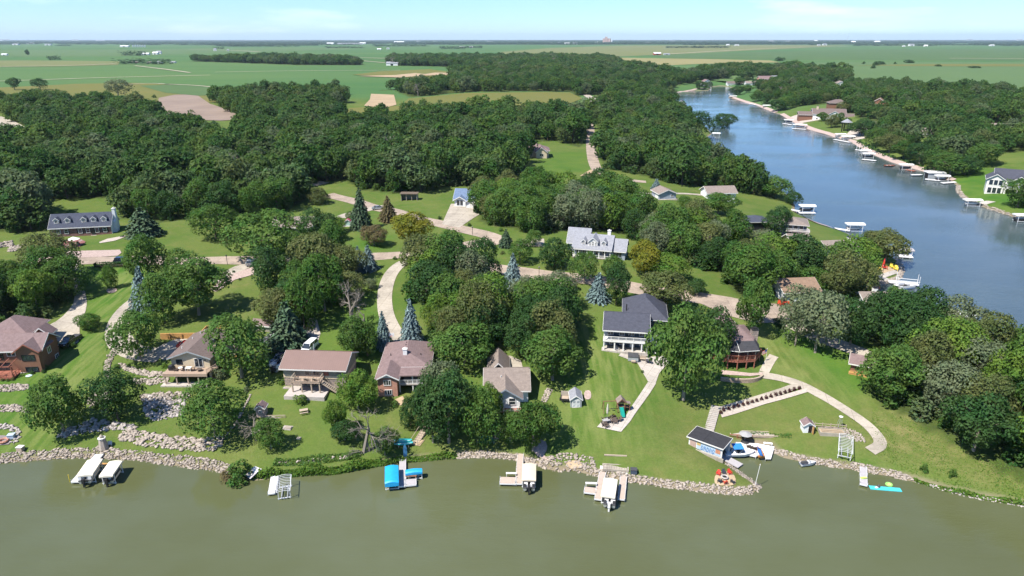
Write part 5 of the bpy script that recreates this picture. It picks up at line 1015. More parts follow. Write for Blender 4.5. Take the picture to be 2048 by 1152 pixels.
# --- 10 brick cape with five dormers
o, rz = site(102, 474, 12); h = empty('dormer_house', o, rz, 'long dark red brick house with slate roof and five white dormers', 'house'); Wd = 17.2
walls(h, M_brickd, 0, Wd, 0, 7.6, -1.6, 2.95, None); MB().add([(0, 0, 2.95), (0, 7.6, 2.95), (0, 3.8, 6.1), (-.06, -.05, -1), (-.06, 7.65, -1), (-.06, -.05, 2.95), (-.06, 7.65, 2.95), (-.06, 3.8, 6.1), (0, -.05, -1), (0, 7.65, -1)], [(3, 5, 7, 6, 4), (3, 8, 0, 5), (0, 2, 7, 5)]).build('gable_end', M_whitesid, h); MB().add([(Wd + .06, -.02, -1), (Wd + .06, 7.62, -1), (Wd + .06, 7.62, 2.95), (Wd + .06, 3.8, 6.1), (Wd + .06, -.02, 2.95), (Wd, -.02, -1), (Wd, -.02, 2.95), (Wd, 3.8, 6.1)], [(0, 1, 2, 3, 4), (5, 0, 4, 6), (6, 4, 3, 7)]).build('gable_end', M_whitesid, h)
gable(h, R_slate, 0, Wd, 0, 7.6, 2.95, 6.1, .45, 'x', trim=M_white, og=.25)
for fx in (.10, .285, .545, .705, .875): dormer(h, fx * Wd + .3, .9, 3.85, 1.35, 1.15, .83, M_trim, R_slate)
for fx in (.14, .265, .49, .615, .765, .895):
    win(h, 'F', 0, fx * Wd - .55, .7, 1.1, 1.5, 1, 2)
    if fx > .45: B('shutter', M_black, h, (fx * Wd - .98, fx * Wd - .58, -.06, 0, .7, 2.2)); B('shutter', M_black, h, (fx * Wd + .58, fx * Wd + .98, -.06, 0, .7, 2.2))
    elif fx > .2: B('shutter', M_black, h, (fx * Wd + .58, fx * Wd + .9, -.06, 0, .7, 2.2))
door(h, 'F', 0, .67 * Wd, .1, 1.1, 2.1, M_black)
for i in range(4): B('step', M_conc, h, (.655 * Wd, .745 * Wd, -.5 - i * .4, -.03 - i * .4, -.9, -.05 - i * .2))
chimney(h, Wd + .08, Wd + .9, 3.0, 4.4, -1, 7.2, M_whitesid, M_trim); MB().add([(Wd + .08, 1.6, -1), (Wd + .85, 1.6, -1), (Wd + .85, 3.0, -1), (Wd + .08, 3.0, -1), (Wd + .08, 2.3, 3.4), (Wd + .85, 2.3, 3.4), (Wd + .85, 2.99, 3.8), (Wd + .08, 2.99, 3.8)], [(0, 1, 5, 4), (4, 5, 6, 7), (1, 2, 6, 5), (0, 4, 7, 3)]).build('chimney_shoulder', M_whitesid, h)
# --- 11 light blue cape
o, rz = site(1144, 515, -15); h = empty('cape_house', o, rz, 'light blue house with grey roof, three white dormers and columned porch', 'house')
walls(h, M_bluesid, .3, 10.6, 1.9, 9.4, -.4, 2.7, 5.5, 'x'); q = MB().slab([(-.3, -.3, 2.85), (11.1, -.3, 2.85), (11.1, 5.65, 5.75), (-.3, 5.65, 5.75)], .16).slab([(11.1, 10, 3.0), (-.3, 10, 3.0), (-.3, 5.65, 5.752), (11.1, 5.65, 5.752)], .16).build('roof', R_lgrey, h); B('fascia', M_white, h, (-.32, 11.12, -.38, -.3, 2.58, 2.8))
dormer(h, 2.9, 1.35, 3.7, 1.1, 1.0, .487, M_white, R_lgrey); dormer(h, 5.6, .95, 3.5, 2.6, 1.3, .487, M_white, R_lgrey, True, 3); dormer(h, 8.6, 1.35, 3.7, 1.1, 1.0, .487, M_white, R_lgrey)
B('porch_floor', M_greydeck, h, (0, 10.8, -.1, 1.88, .2, .38)); B('foundation', M_brick, h, (.05, 10.75, 0, 9.4, -2.2, .18)); posts(h, [(x, .1) for x in (.2, 1.8, 4.2, 6.0, 7.5, 9.1, 10.6)], .38, 2.62, M_white, .11); rail(h, [(.1, .0), (10.7, .0)], .38, .75, M_white, sp=.2)
for u in (.9, 2.6, 6.4, 8.2): win(h, 'F', 1.9, u, .8, 1.1, 1.5, 2)
door(h, 'F', 1.9, 4.8, .38, 1.0, 2.0, M_navysid); walls(h, M_bluesid, 10.65, 14.6, 1.6, 8.6, -2, 2.6, 5.0, 'x', 'gable_wing'); gable(h, R_lgrey, 10.7, 14.4, 1.6, 8.6, 2.6, 4.9, .5, 'x', trim=M_white); win(h, 'R', 14.6, 4.2, 2.6, 1.5, .7, 2); win(h, 'F', 1.6, 11.3, .6, 2.4, 1.6, 3, frame=M_bluesid)
walls(h, M_bluesid, -2.4, 2.6, 6.0, 12, 0, 2.9, 5.4, 'x'); gable(h, R_lgrey, -2.4, 3.5, 6.0, 12.5, 2.9, 6.2, .4, 'x', trim=M_white); chimney(h, 9.0, 9.9, 5.6, 6.4, 4.8, 6.9, M_white, M_trim)
# --- 12 white house with blue roof
o, rz = site(907, 413, -8); h = empty('blue_roof_house', o, rz, 'white house with blue roof and two front gables at the drive end', 'house')
walls(h, M_whitesid, 0, 10.5, 2, 10, -1, 2.6, 5.0, 'x'); gable(h, R_blue, 0, 10.5, 2, 10, 2.6, 5.2, .5, 'x', trim=M_white)
for x0, x1, y in ((.3, 4.3, .4), (5.0, 10.4, -1.6)): walls(h, M_whitesid, x0, x1, y, 5, -1, 2.4, 2.4 + (x1 - x0) * .28, 'y', 'gable_wing'); gable(h, R_blue, x0, x1, y, 5.5, 2.4, 2.42 + (x1 - x0) * .28, .5, 'y', trim=M_white)
win(h, 'F', .4, 1.2, .5, .9, 1.7, 1, 2, frame=M_dark); win(h, 'F', .4, 2.4, .5, .9, 1.7, 1, 2, frame=M_dark); B('garage_door', M_trim, h, (6.2, 9.4, -1.66, -1.6, 0, 2.2)); door(h, 'F', 2, 4.45, 0, .5, 2)
# --- houses farther off and around the lake
def cottage(px, py, rz, w, d, he, hr, wm, rm, label, along='x', wins=3, name='house', kind='gable', cat='house', sub=None, chim=None, wing=None):
    o, z = site(px, py, rz); s = empty(name, o, z, label, cat); walls(s, wm, 0, w, 0, d, -2.5, he, hr if kind == 'gable' else None, along)
    if kind == 'gable': gable(s, rm, 0, w, 0, d, he, hr + .02, .6, along, trim=M_white)
    else: hip(s, rm, 0, w, 0, d, he, hr, .7, along)
    for i in range(wins): win(s, 'F', 0, w * (i + .5) / wins - .7, .7, 1.4, 1.3, 2)
    if chim: chimney(s, chim, chim + 1, d * .5, d * .5 + 1, he, hr + 1.0, M_white)
    if wing: x0, x1, dy, e, r = wing; walls(s, wm, x0, x1, -dy, d * .4, -2.5, e, r, 'y', 'gable_wing'); gable(s, rm, x0, x1, -dy, d * .45, e, r + .02, .5, 'y', trim=M_white); win(s, 'F', -dy, (x0 + x1) / 2 - 1, .7, 2, 1.4, 2)
    return s
cottage(1050, 314, 0, 12, 11, 3.2, 6.0, M_tan, R_orange if False else R_mauve, 'pinkish brick house with maroon roof beside the mown clearing', 'x', 2, kind='hip', wing=(5.5, 11, 3, 3.0, 5.2))
cottage(548, 470, 2, 11.5, 9, 2.6, 4.6, M_olivesid, R_taupe, 'low house with taupe roof hidden behind the round maple', 'x', 3)
cottage(1215, 185, 4, 20, 12, 4, 8, M_whitesid, R_lgrey, 'grey roofed house in the trees left of the far end of the lake', 'x', 3)
cottage(1178, 228, 2, 9, 9, 3, 6, M_whitesid, R_slate, 'small white house with dark roof beside the straight road', 'y', 1)
cottage(1285, 205, -30, 12, 9, 3.5, 7, M_bluesid, R_navy, 'blue grey house in the trees near the far channel', 'x', 2); cottage(1352, 215, -18, 9, 10, 3.6, 7.2, M_whitesid, R_slate, 'white gabled house with dark roof on the near bank', 'y', 2)
cottage(876, 232, 2, 16, 10, 3, 6, M_whitesid, R_lgrey, 'long grey roof poking out of the wood below the meadow', 'x', 2); cottage(930, 228, -20, 12, 10, 3.5, 7.5, M_bluesid, R_navy, 'dark blue gabled house in the wood below the meadow', 'y', 1)
cottage(965, 226, 5, 8, 6, 3, 5, M_cedar, R_brown, 'little brown roofed hut in the wood below the meadow', 'x', 1); cottage(1332, 340, 10, 8, 8, 2.6, 4.6, M_whitesid, R_taupe, 'small white house with taupe roof among trees above the garage', 'y', 1)
cottage(1415, 398, 6, 12, 8, 2.5, 4.4, M_whitesid, R_taupe, 'pale house with taupe roof behind the tree on the rise', 'x', 2)
s = cottage(1490, 462, 3, 8.0, 7, 3.2, 4.6, M_stone, R_slate, 'stone walled front of the lake house with dark roof', 'x', 0, kind='hip'); B('opening_shade', M_dark, s, (2.2, 7.2, -.05, -.01, .2, 2.6)); B('post', M_stone, s, (7.25, 7.9, -.2, -.02, -1, 3))  # near-black sheet on the stone front, painted shade of the room behind
s = cottage(1540, 470, -18, 11, 9, 4.2, 5.8, M_navysid, R_taupe, 'taupe hip roofed lake house with balcony and curved terrace', 'x', 0, kind='hip')
for u in (5.2, 6.9, 8.6): win(s, 'F', 0, u, 2.6, 1.4, 1.4, 1); win(s, 'F', 0, u, .2, 1.4, 1.8, 1)
B('balcony', M_greydeck, s, (4.6, 11.6, -1.8, -.02, 2.1, 2.35)); rail(s, [(4.7, -1.75), (11.5, -1.75)], 2.35, .9, M_steel)
cottage(1655, 512, -12, 9.5, 8, 2.6, 4.4, M_whitesid, R_taupe, 'low house with taupe hip roof near the beach point', 'x', 2, kind='hip', chim=6); cottage(1580, 497, 0, 6, 6, 2.4, 4, M_tan, R_taupe, 'small taupe roof between trees below the lake house', 'x', 1)
cottage(1567, 603, 6, 9, 8, 2.6, 4.6, M_whitesid, R_orange, 'house with an orange brown roof among trees at the turning circle', 'x', 2); cottage(1728, 622, 0, 6, 6, 2.6, 4.0, M_whitesid, R_taupe, 'taupe roof with white chimney in the right hand wood', 'x', 1, chim=3.2)
s = cottage(1432, 690, -4, 5, 8, 2.6, 4.2, M_greysid, R_mauve, 'mauve roofed garage between oaks behind the octagonal porch house', 'y', 1, 'garage', cat='garage')
# brown roofed house on the far bank
s = cottage(1625, 240, -14, 26, 15, 5.2, 9, M_whitesid, R_brown, 'white lake house with several brown roofs on the far bank', 'x', 4, wing=(10, 22, 4, 4.6, 8)); walls(s, M_cedar, -11, -.2, 2, 11, -2, 4.2, 6.4, 'x', 'wing'); gable(s, R_brown, -11, -.2, 2, 11, 4.2, 6.4, .7, 'x'); walls(s, M_brickd, 20, 31, -6, 4, -3, 3.6, 6, 'x', 'wing'); gable(s, R_brown, 20, 31, -6, 4, 3.6, 6, .7, 'x'); chimney(s, 3, 4.5, 6, 7.5, 7, 11, M_tan)
cottage(1658, 222, -10, 16, 12, 7, 10, M_cedar, R_brown, 'square dark brown house behind the brown roofed lake house', 'x', 2, kind='hip')
s = empty('gazebo', *site(1691, 262, 0), 'small lakeside gazebo with grey roof and dark posts', 'gazebo'); MB().lathe([(4.2, 6.5), (.3, 9)], 8).build('roof', R_lgrey, s); posts(s, [(3, 0), (-3, 0), (0, 3), (0, -3)], -1, 6.5, M_dark, .25)
# the mansion on the right shore
o, rz = site(1984, 385, -32); h = empty('mansion', o, rz, 'big dark roofed lake mansion with pale stone pillars at right edge', 'house')
walls(h, M_bluesid, 0, 22, 0, 14, -3, 6.2, 10, 'x'); gable(h, R_navy, 0, 22, 0, 14, 6.2, 10, .7, 'x', trim=M_white); walls(h, M_trim, -3, 3.6, -2.5, 8, -3, 6.6, 8.6, 'y', 'gable_wing'); gable(h, R_navy, -3, 3.6, -2.5, 8, 6.6, 8.7, .6, 'y', trim=M_white); walls(h, M_bluesid, 6, 12.5, -1, 6, 3, 6, 8.2, 'y', 'gable_wing'); gable(h, R_navy, 6, 12.5, -1.4, 6, 6, 8.2, .6, 'y', trim=M_white)
for u in (-2.2, -.4, 1.4): win(h, 'F', -2.5, u, 3.8, 1.6, 2.4, 1); win(h, 'F', -2.5, u, .2, 1.6, 2.6, 1)
B('porch_floor', M_white, h, (3.7, 18, -3.6, -.02, 2.6, 2.9)); rail(h, [(3.8, -3.5), (18, -3.5)], 2.9, .9, M_white, sp=.3); posts(h, [(4.2, -3.3), (8.6, -3.3), (13, -3.3), (17.6, -3.3)], -3, 6, M_trim, .32); B('undercroft_shade', M_dark, h, (4.2, 17.8, -.08, -.02, -.4, 2.4))  # near-black sheet below the porch floor, its shade painted in
for u in (5, 9, 13): win(h, 'F', 0, u, 3.3, 2.4, 2, 2)
# other roofs in view on the far side
for a in [(1405,172,6,14,12,5,9,M_whitesid,R_mauve,'white house with mauve gable roof at the head of the lake','y',2), (1455,172,-4,24,12,4,6.5,M_whitesid,R_brown,'wide low house with brown roof at the head of the lake','x',4), (1492,172,-4,26,12,4,6.5,M_whitesid,R_taupe,'long low house with taupe roof right of the head of the lake','x',4),
  (1520,165,4,22,14,5,9,M_brick,R_mauve,'pink brick house among trees right of the head of the lake','x',3), (1545,163,-5,16,12,4,8,M_bluesid,R_lgrey,'grey roofed house next to the pink brick house','x',2), (1545,176,2,26,14,4,7,M_greysid,R_blue,'blue grey roof under the trees near the far bank','x',2),
  (1668,176,-12,16,14,4,8,M_whitesid,R_taupe,'pale roof alone among trees on the far bank wood','y',1), (1963,187,-6,24,16,5,9,M_navysid,R_navy,'long dark blue roof in the trees at far right','x',3), (1757,222,-8,13,10,3,6,M_cedar,R_red,'bright red roof among trees on the far bank','x',1), (1742,212,-30,12,12,3,7,M_cedar,R_orange,'tan brown roof left of the bright red roof','y',1),
  (1972,272,-14,17,12,4,7.5,M_whitesid,R_taupe,'taupe roofed white house in a clearing on the far bank','x',3), (1835,276,-10,16,10,3,6,M_tan,R_taupe,'taupe roof low among trees above the lifts','x',1), (1920,292,-10,12,10,3,6,M_whitesid,R_lgrey,'grey roof in the wood left of the mansion','x',1)]:
    cottage(*a)
# ------------------------------------------------------------------ stones
def ico(seed):
    bm = bmesh.new(); bmesh.ops.create_icosphere(bm, subdivisions=1, radius=.5); r = np.random.default_rng(seed); v = np.array([q.co for q in bm.verts]); f = np.array([[q.index for q in p.verts] for p in bm.faces]); bm.free()
    v *= r.uniform(.62, 1.15, (len(v), 1)); v *= (1.3, .95, .7); return v, f
ROCKV = [ico(i) for i in range(8)]
M_rock = mat('limestone', (.385, .33, .275), .92, .22, 1.6, .15, island=.34, objrand=.24, col2=(.27, .23, .19), bump=.03, bscale=5); M_rock2 = mat('grey_limestone', (.44, .40, .36), .92, .22, 1.6, .15, island=.34, objrand=.24, col2=(.30, .265, .24), bump=.03, bscale=5)
ROCKM = []
for i, (v, f) in enumerate(ROCKV): ROCKM.append({M.name: np_mesh('stone', v, f, M) for M in (M_rock, M_rock2)})
def strip_pts(low, up, n):
    A = np.array([at(*p) for p in low]); Bq = np.array([at(*p) for p in up])
    def par(Q): L = np.concatenate([[0], np.cumsum(np.linalg.norm(np.diff(Q[:, :2], axis=0), axis=1))]); return L / L[-1], L[-1]
    ta, la = par(A); tb, lb = par(Bq); s = rng.uniform(0, 1, n); t = rng.uniform(-.04, 1.0, n)
    a = np.column_stack([np.interp(s, ta, A[:, k]) for k in (0, 1)]); b = np.column_stack([np.interp(s, tb, Bq[:, k]) for k in (0, 1)]); return a + (b - a) * t[:, None], a, b, (la + lb) / 2
def riprap(label, low, up, size, nind, m=None, cover=1.5, name='boulder_bank', cat='stone bank'):
    m = m or M_rock; _, a, b, L = strip_pts(low, up, 400); wd = np.linalg.norm(b - a, axis=1).mean(); n = int(L * wd / (size * size * .55) * cover) + 5
    P, *_ = strip_pts(low, up, n); size *= .60; n = int(n * 2.1); P, *_ = strip_pts(low, up, n); sz = size * np.clip(rng.lognormal(0, .3, n), .5, 1.75); z = np.maximum(hz(P[:, 0], P[:, 1]), -.15) + sz * .16
    c = P.mean(0); rt = empty(name, (c[0], c[1], float(hz(*c))), 0, label, cat); o3 = np.array(rt.location)
    order = np.argsort(-sz); V, F, k = [], [], 0
    for j, i in enumerate(order):
        rot = Matrix.Rotation(rng.uniform(0, 6.28), 3, 'Z') @ Matrix.Rotation(rng.normal() * .3, 3, 'X'); kk = int(rng.integers(0, 8)); pos = np.array([P[i, 0], P[i, 1], z[i]]) - o3
        if j < nind:
            o = bpy.data.objects.new('stone', ROCKM[kk][m.name]); COL.objects.link(o); o.parent = rt; o.location = pos; o.rotation_euler = rot.to_euler(); o.scale = (sz[i] * rng.uniform(.9, 1.25), sz[i], sz[i] * rng.uniform(.8, 1.1))
        else: v, f = ROCKV[kk]; V.append((v * sz[i]) @ np.array(rot.transposed()) + pos); F.append(f + k); k += len(v)
    if V: o = bpy.data.objects.new('small_stones', np_mesh('small_stones', np.vstack(V), np.vstack(F), m)); COL.objects.link(o); o.parent = rt; o['kind'] = 'stuff'
    return rt
riprap('long pale stone riprap along the left shore under the two white canopies', [(-120,936),(0,927),(90,920),(150,917),(205,918),(270,921),(340,932),(400,940),(457,947)], [(-120,918),(0,907),(80,900),(130,896),(205,895),(280,902),(360,911),(430,919),(460,930)], .62, 280)
riprap('stone riprap and mound around the sandy pit by the tan canopy dock', [(913,918),(960,916),(1010,919),(1045,924),(1080,934),(1098,942),(1120,944),(1145,942),(1165,948),(1190,953)], [(913,904),(965,902),(1030,909),(1082,920),(1115,908),(1150,905),(1185,915),(1192,938)], .62, 220)
riprap('pinkish stone riprap along the grassy peninsula to its rounded tip', [(1190,953),(1250,964),(1330,976),(1400,985),(1450,990),(1490,992),(1516,988),(1525,977)], [(1190,938),(1250,946),(1272,952),(1330,959),(1400,966),(1450,973),(1490,974),(1506,970),(1511,967)], .58, 250)
riprap('thin line of stones along the cove side of the peninsula', [(1525,977),(1513,965),(1494,953),(1474,938),(1458,926)], [(1514,973),(1504,965),(1485,953),(1466,939),(1449,928)], .42, 40)
riprap('stone riprap along the right shore between the boat platform and the meadow', [(1548,907),(1600,925),(1640,932),(1700,940),(1740,948),(1790,957),(1832,966)], [(1548,899),(1600,911),(1640,917),(1700,924),(1740,931),(1790,941),(1818,950)], .58, 240)
riprap('rough narrow line of stones along the meadow shore at the far right', [(1832,966),(1900,987),(1960,1000),(2048,1015),(2130,1030)], [(1822,958),(1900,979),(1960,992),(2048,1006),(2130,1021)], .5, 110, M_rock2, .8)
riprap('short boulder wall below the lodge deck at the left edge', [(-20,785),(30,782),(60,778)], [(-20,773),(30,769),(56,768)], .75, 40, cover=1.6); riprap('lower boulder wall on the left lawn, curving round its end', [(-20,824),(40,823),(58,827)], [(-20,811),(35,809),(55,817)], .75, 45, cover=1.6)
riprap('ring of boulders round the sunken fire pit at the left edge', [(-10,858),(18,858),(30,866),(30,878),(15,886)], [(-10,848),(22,849),(40,860),(43,874),(28,889)], .75, 60, M_rock2)
riprap('shaded boulder wall under the left shore tree', [(115,877),(150,870),(185,863),(240,859),(272,861)], [(118,868),(150,853),(185,838),(240,846),(274,850)], .85, 110, M_rock2); riprap('big curved boulder wall below the tan house, nearest the water', [(236,880),(290,891),(340,897),(400,903),(427,901),(445,890)], [(240,868),(262,853),(300,866),(350,872),(400,878),(445,868)], .85, 150)
riprap('wide boulder slope right of the dark maple', [(290,830),(312,841),(345,835),(367,830)], [(285,795),(300,790),(345,795),(374,802)], .8, 70, M_rock2); riprap('upper boulder row right of the dark maple, below the tan house', [(280,801),(320,803),(380,799)], [(282,790),(330,783),(380,786)], .8, 60)
riprap('boulders curving along the green bed left of the tan house', [(222,762),(218,737),(227,713),(241,701)], [(212,758),(208,735),(216,708),(232,696)], .7, 50); riprap('boulder wall under the small lawn left of the tan house', [(243,737),(270,747),(300,754),(337,753)], [(240,726),(265,735),(300,743),(337,745)], .75, 60); riprap('lowest boulder wall beside the tan house deck', [(268,768),(300,770),(337,766)], [(268,759),(300,758),(337,755)], .75, 45)
riprap('boulders left of the dark maple', [(178,815),(200,805),(215,800),(205,830)], [(172,800),(190,785),(210,780),(222,800)], .7, 40, cover=.7); riprap('pale stone edging climbing right of the wide green tree', [(445,880),(470,850),(497,800)], [(455,868),(480,835),(502,788)], .6, 60, cover=.9)
riprap('low row of stones in the weeds along the ranch shore', [(556,927),(610,925),(705,917)], [(558,923),(610,920),(705,912)], .6, 30, cover=.45); riprap('pink stones beside the lawn right of the grey roofed house', [(1080,803),(1096,776)], [(1090,807),(1105,781)], .6, 30); riprap('short run of stones beside the green chairs', [(985,887),(1000,874),(1007,864)], [(979,881),(994,868),(1001,859)], .6, 24)
riprap('bed of pink stones inside the end of the curving path', [(1648,860),(1685,872),(1718,884),(1730,884)], [(1652,853),(1690,856),(1712,862),(1728,874)], .45, 120, cover=1.2); riprap('pale stones round the tip of the little beach point', [(1737,565),(1770,572),(1802,559),(1809,541),(1798,522)], [(1745,557),(1770,562),(1793,554),(1800,541),(1790,526)], .75, 60, cover=1.1)
riprap('stone edge along the shore of the mansion lawn', [(1912,372),(1912,384),(1930,402),(1961,414),(2002,427),(2060,444)], [(1921,371),(1921,382),(1939,398),(1967,409),(2004,421),(2060,437)], 1.0, 90, cover=.9)
for px in ([(1458,194),(1482,201),(1522,212),(1552,225)], [(1564,228),(1584,240),(1604,251.5),(1652,267.5),(1702,279.5),(1724,294.5)], [(1726,297),(1754,309.5),(1794,325.5),(1834,336.5),(1884,350.5),(1905,362)], [(1346,197),(1360,207)], [(1344,186),(1372,181),(1420,179.5)], [(1588,424),(1607,433),(1632,446),(1662,456),(1702,470)]): strip('shore_stones', px, 3.4, M_pinkgrav, .35, 2, 3)
# --- weeds at the waterline and plant beds
def weeds(label, low, up, n, h, leaf, size=.4, kind='stuff'):
    P, *_ = strip_pts(low, up, n); z = np.maximum(hz(P[:, 0], P[:, 1]), 0) + rng.uniform(0, 1, n) ** 1.3 * h * (.6 + .4 * np.sin(P[:, 0] * .9)); C = np.column_stack([P, z])
    V, F = leaf_cards(C, rng.normal(size=C.shape) * .55 + np.array([-.2, -.2, .9]), size, 5); o = bpy.data.objects.new('shore_weeds', np_mesh('shore_weeds', V, F, leaf)); COL.objects.link(o); o['kind'] = kind; o['label'] = label; return o
weeds('green weeds along the ranch shore', [(498,960),(545,958),(600,953),(660,951),(705,945),(762,932)], [(500,948),(560,944),(610,938),(660,937),(705,930),(762,918)], 4200, 1.3, L_['bright'], .42)
weeds('green weeds along the shore by the blue covers', [(762,933),(800,928),(860,923),(914,919)], [(762,922),(800,917),(860,910),(914,905)], 1500, .8, L_['bright'], .35); weeds('taller grass above the ranch shore', [(545,932),(620,932),(720,918)], [(550,920),(620,914),(720,905)], 1600, .6, L_['green'], .35)
weeds('tall meadow grass', [(1740,900),(1800,935),(1900,966),(2048,996)], [(1745,815),(1800,832),(1880,866),(2060,952)], 6000, .18, L_['bright'], .2); weeds('weeds at the meadow shore', [(1832,966),(1900,986),(1960,999),(2060,1016)], [(1825,958),(1900,978),(1960,990),(2060,1005)], 1300, .7, L_['bright'], .35)
weeds('green bed beside the driveway curve', [(205,752),(206,725),(222,702),(238,694)], [(218,752),(219,728),(232,708),(244,698)], 900, .35, L_['bright'], .3); weeds('plants behind the block wall', [(1446,757),(1500,763),(1524,757)], [(1446,752),(1500,757),(1526,752)], 500, .5, L_['green'], .25); weeds('plants in the stone edged bed', [(1500,872),(1540,874),(1582,877)], [(1500,864),(1540,866),(1582,869)], 420, .6, L_['green'], .25)
weeds('undergrowth at the lake edge of the right bank', [(1712,287),(1760,312),(1840,338),(1900,360)], [(1718,282),(1764,305),(1842,330),(1904,352)], 500, 2.0, L_['dark'], 1.6)
# ------------------------------------------------------------------ docks, lifts and boats
M_canvas = mat('cream_canvas', (.60, .555, .45), .8, .06, 1.5); M_canvas2 = mat('white_canvas', (.72, .71, .68), .7, .06, 1.5); M_bluec = mat('bright_blue_cover', (.015, .30, .58), .55, .12, 1.5, .4); M_vinyl = mat('white_vinyl', (.70, .69, .67), .5, .06, 2, .4); M_dgrey = mat('dark_grey_vinyl', (.06, .06, .065), .5, .2, 3)
M_dockt = rowmat('tan_dock_boards', (.40, .325, .27), .3, .85, .8, .2, 1, .12); M_dockw = mat('white_dock', (.62, .61, .60), .6, .06, 2); M_dockg = rowmat('grey_dock_boards', (.36, .34, .345), .3, .85, .8, .2, 1, .12); M_navyhull = mat('navy_gelcoat', (.02, .07, .22), .18, .08, 2, .6); M_tube = mat('pontoon_aluminium', (.60, .61, .62), .28, .06, 3, .5, .7)
def w0(px, py, z=0.): q = at0(px, py, z); return Vector((q[0], q[1], z))
def frame_of(fl, fr, br, bl, z):
    a, b, c, d = [w0(*p, z) for p in (fl, fr, br, bl)]; f, k = (a + b) / 2, (c + d) / 2; ax = k - f; return f, math.atan2(-ax.x, ax.y), ((b - a).length + (c - d).length) / 2 * abs(math.cos(0)), ax.length
def plank_dock(name, corners, z, m, label, cat='dock', thick=.16, legs=True, steps=0):
    f, rz, w, L = frame_of(*corners, z); r = empty(name, (f.x, f.y, 0), rz, label, cat); a = abs(math.sin(rz)); w = max(1.0, w * math.cos(rz))
    B('deck', m, r, (-w / 2, w / 2, 0, L, z - thick, z)); B('edge_beam', M_alu, r, (-w / 2 - .05, -w / 2, -.02, L, z - thick - .06, z + .02), (w / 2, w / 2 + .05, -.02, L, z - thick - .06, z + .02), (-w / 2, w / 2, -.06, -.02, z - thick - .06, z + .01))
    if legs:
        k = max(2, int(L / 3) + 1)
        for i in range(k):
            for s in (-1, 1): MB().tube((s * (w / 2 + .08), .2 + (L - .4) * i / (k - 1), -2.2), (s * (w / 2 + .08), .2 + (L - .4) * i / (k - 1), z + .3), .04, .04, 6).build('leg', M_steel, r)
    return r
def boat_lift(corners, z, m, label, group=None, drop=.28, bare=False, zb=0.0, name='boat_lift', rise=.15, far=False, hoops=11):
    f, rz, w, L = frame_of(*corners, z + zb); w = w * max(.6, math.cos(rz)); r = empty(name, (f.x, f.y, zb), rz, label, 'boat lift', group); h = w / 2; sec = 9
    arc = lambda k: (h * math.sin((k / (sec - 1) - .5) * math.pi) if False else -h + w * k / (sec - 1), z + rise * math.cos((k / (sec - 1) - .5) * math.pi) - rise)
    if not bare:
        pr = [(-h - .02, z - rise - drop)] + [arc(k) for k in range(sec)] + [(h + .02, z - rise - drop)]; ys = [(0, -.18), (.25, 0), (L - .25, 0), (L, -.18)]; q = MB(); n = len(pr)
        vs = [(x * (1 - .02 * abs(dz) / .18), y, zz + (dz if 0 < k < n - 1 else dz * .3)) for y, dz in ys for k, (x, zz) in enumerate(pr)]
        fs = [(j * n + k, j * n + k + 1, (j + 1) * n + k + 1, (j + 1) * n + k) for j in range(3) for k in range(n - 1)]; q.add(vs, fs)
        b0 = [(pr[0][0], 0, z - rise - drop), (pr[-1][0], 0, z - rise - drop)]; q.add([vs[k] for k in range(n)], [tuple(range(n))[::-1]]); q.add([vs[3 * n + k] for k in range(n)], [tuple(range(n))]); q.build('canopy', m, r)
    else:
        for i in range(hoops):
            y = L * i / (hoops - 1); q = MB()
            for k in range(sec - 1): (xa, za), (xb, zb_) = arc(k), arc(k + 1); q.tube((xa, y, za), (xb, y, zb_), .035, .035, 4)
            q.build('hoop', M_alu, r)
        B('side_rail', M_alu, r, (-h - .05, -h + .03, 0, L, z - rise - .1, z - rise)); B('side_rail', M_alu, r, (h - .03, h + .05, 0, L, z - rise - .1, z - rise))
    t = .05 if not far else .09
    for sx in (-1, 1):
        for y in (L * .16, L * .84): B('post', M_alu, r, (sx * (h - .12) - t, sx * (h - .12) + t, y - t, y + t, -1.8 if zb == 0 else -.4, z - rise - (drop if not bare else .02)))
    B('lower_beam', M_alu, r, (-h, h, L * .16 - .06, L * .16 + .06, .1, .22), (-h, h, L * .84 - .06, L * .84 + .06, .1, .22)); B('bunk', M_steel, r, (-h * .45 - .07, -h * .45 + .07, L * .1, L * .9, .22, .32), (h * .45 - .07, h * .45 + .07, L * .1, L * .9, .22, .32)); return r, f, rz, w, L
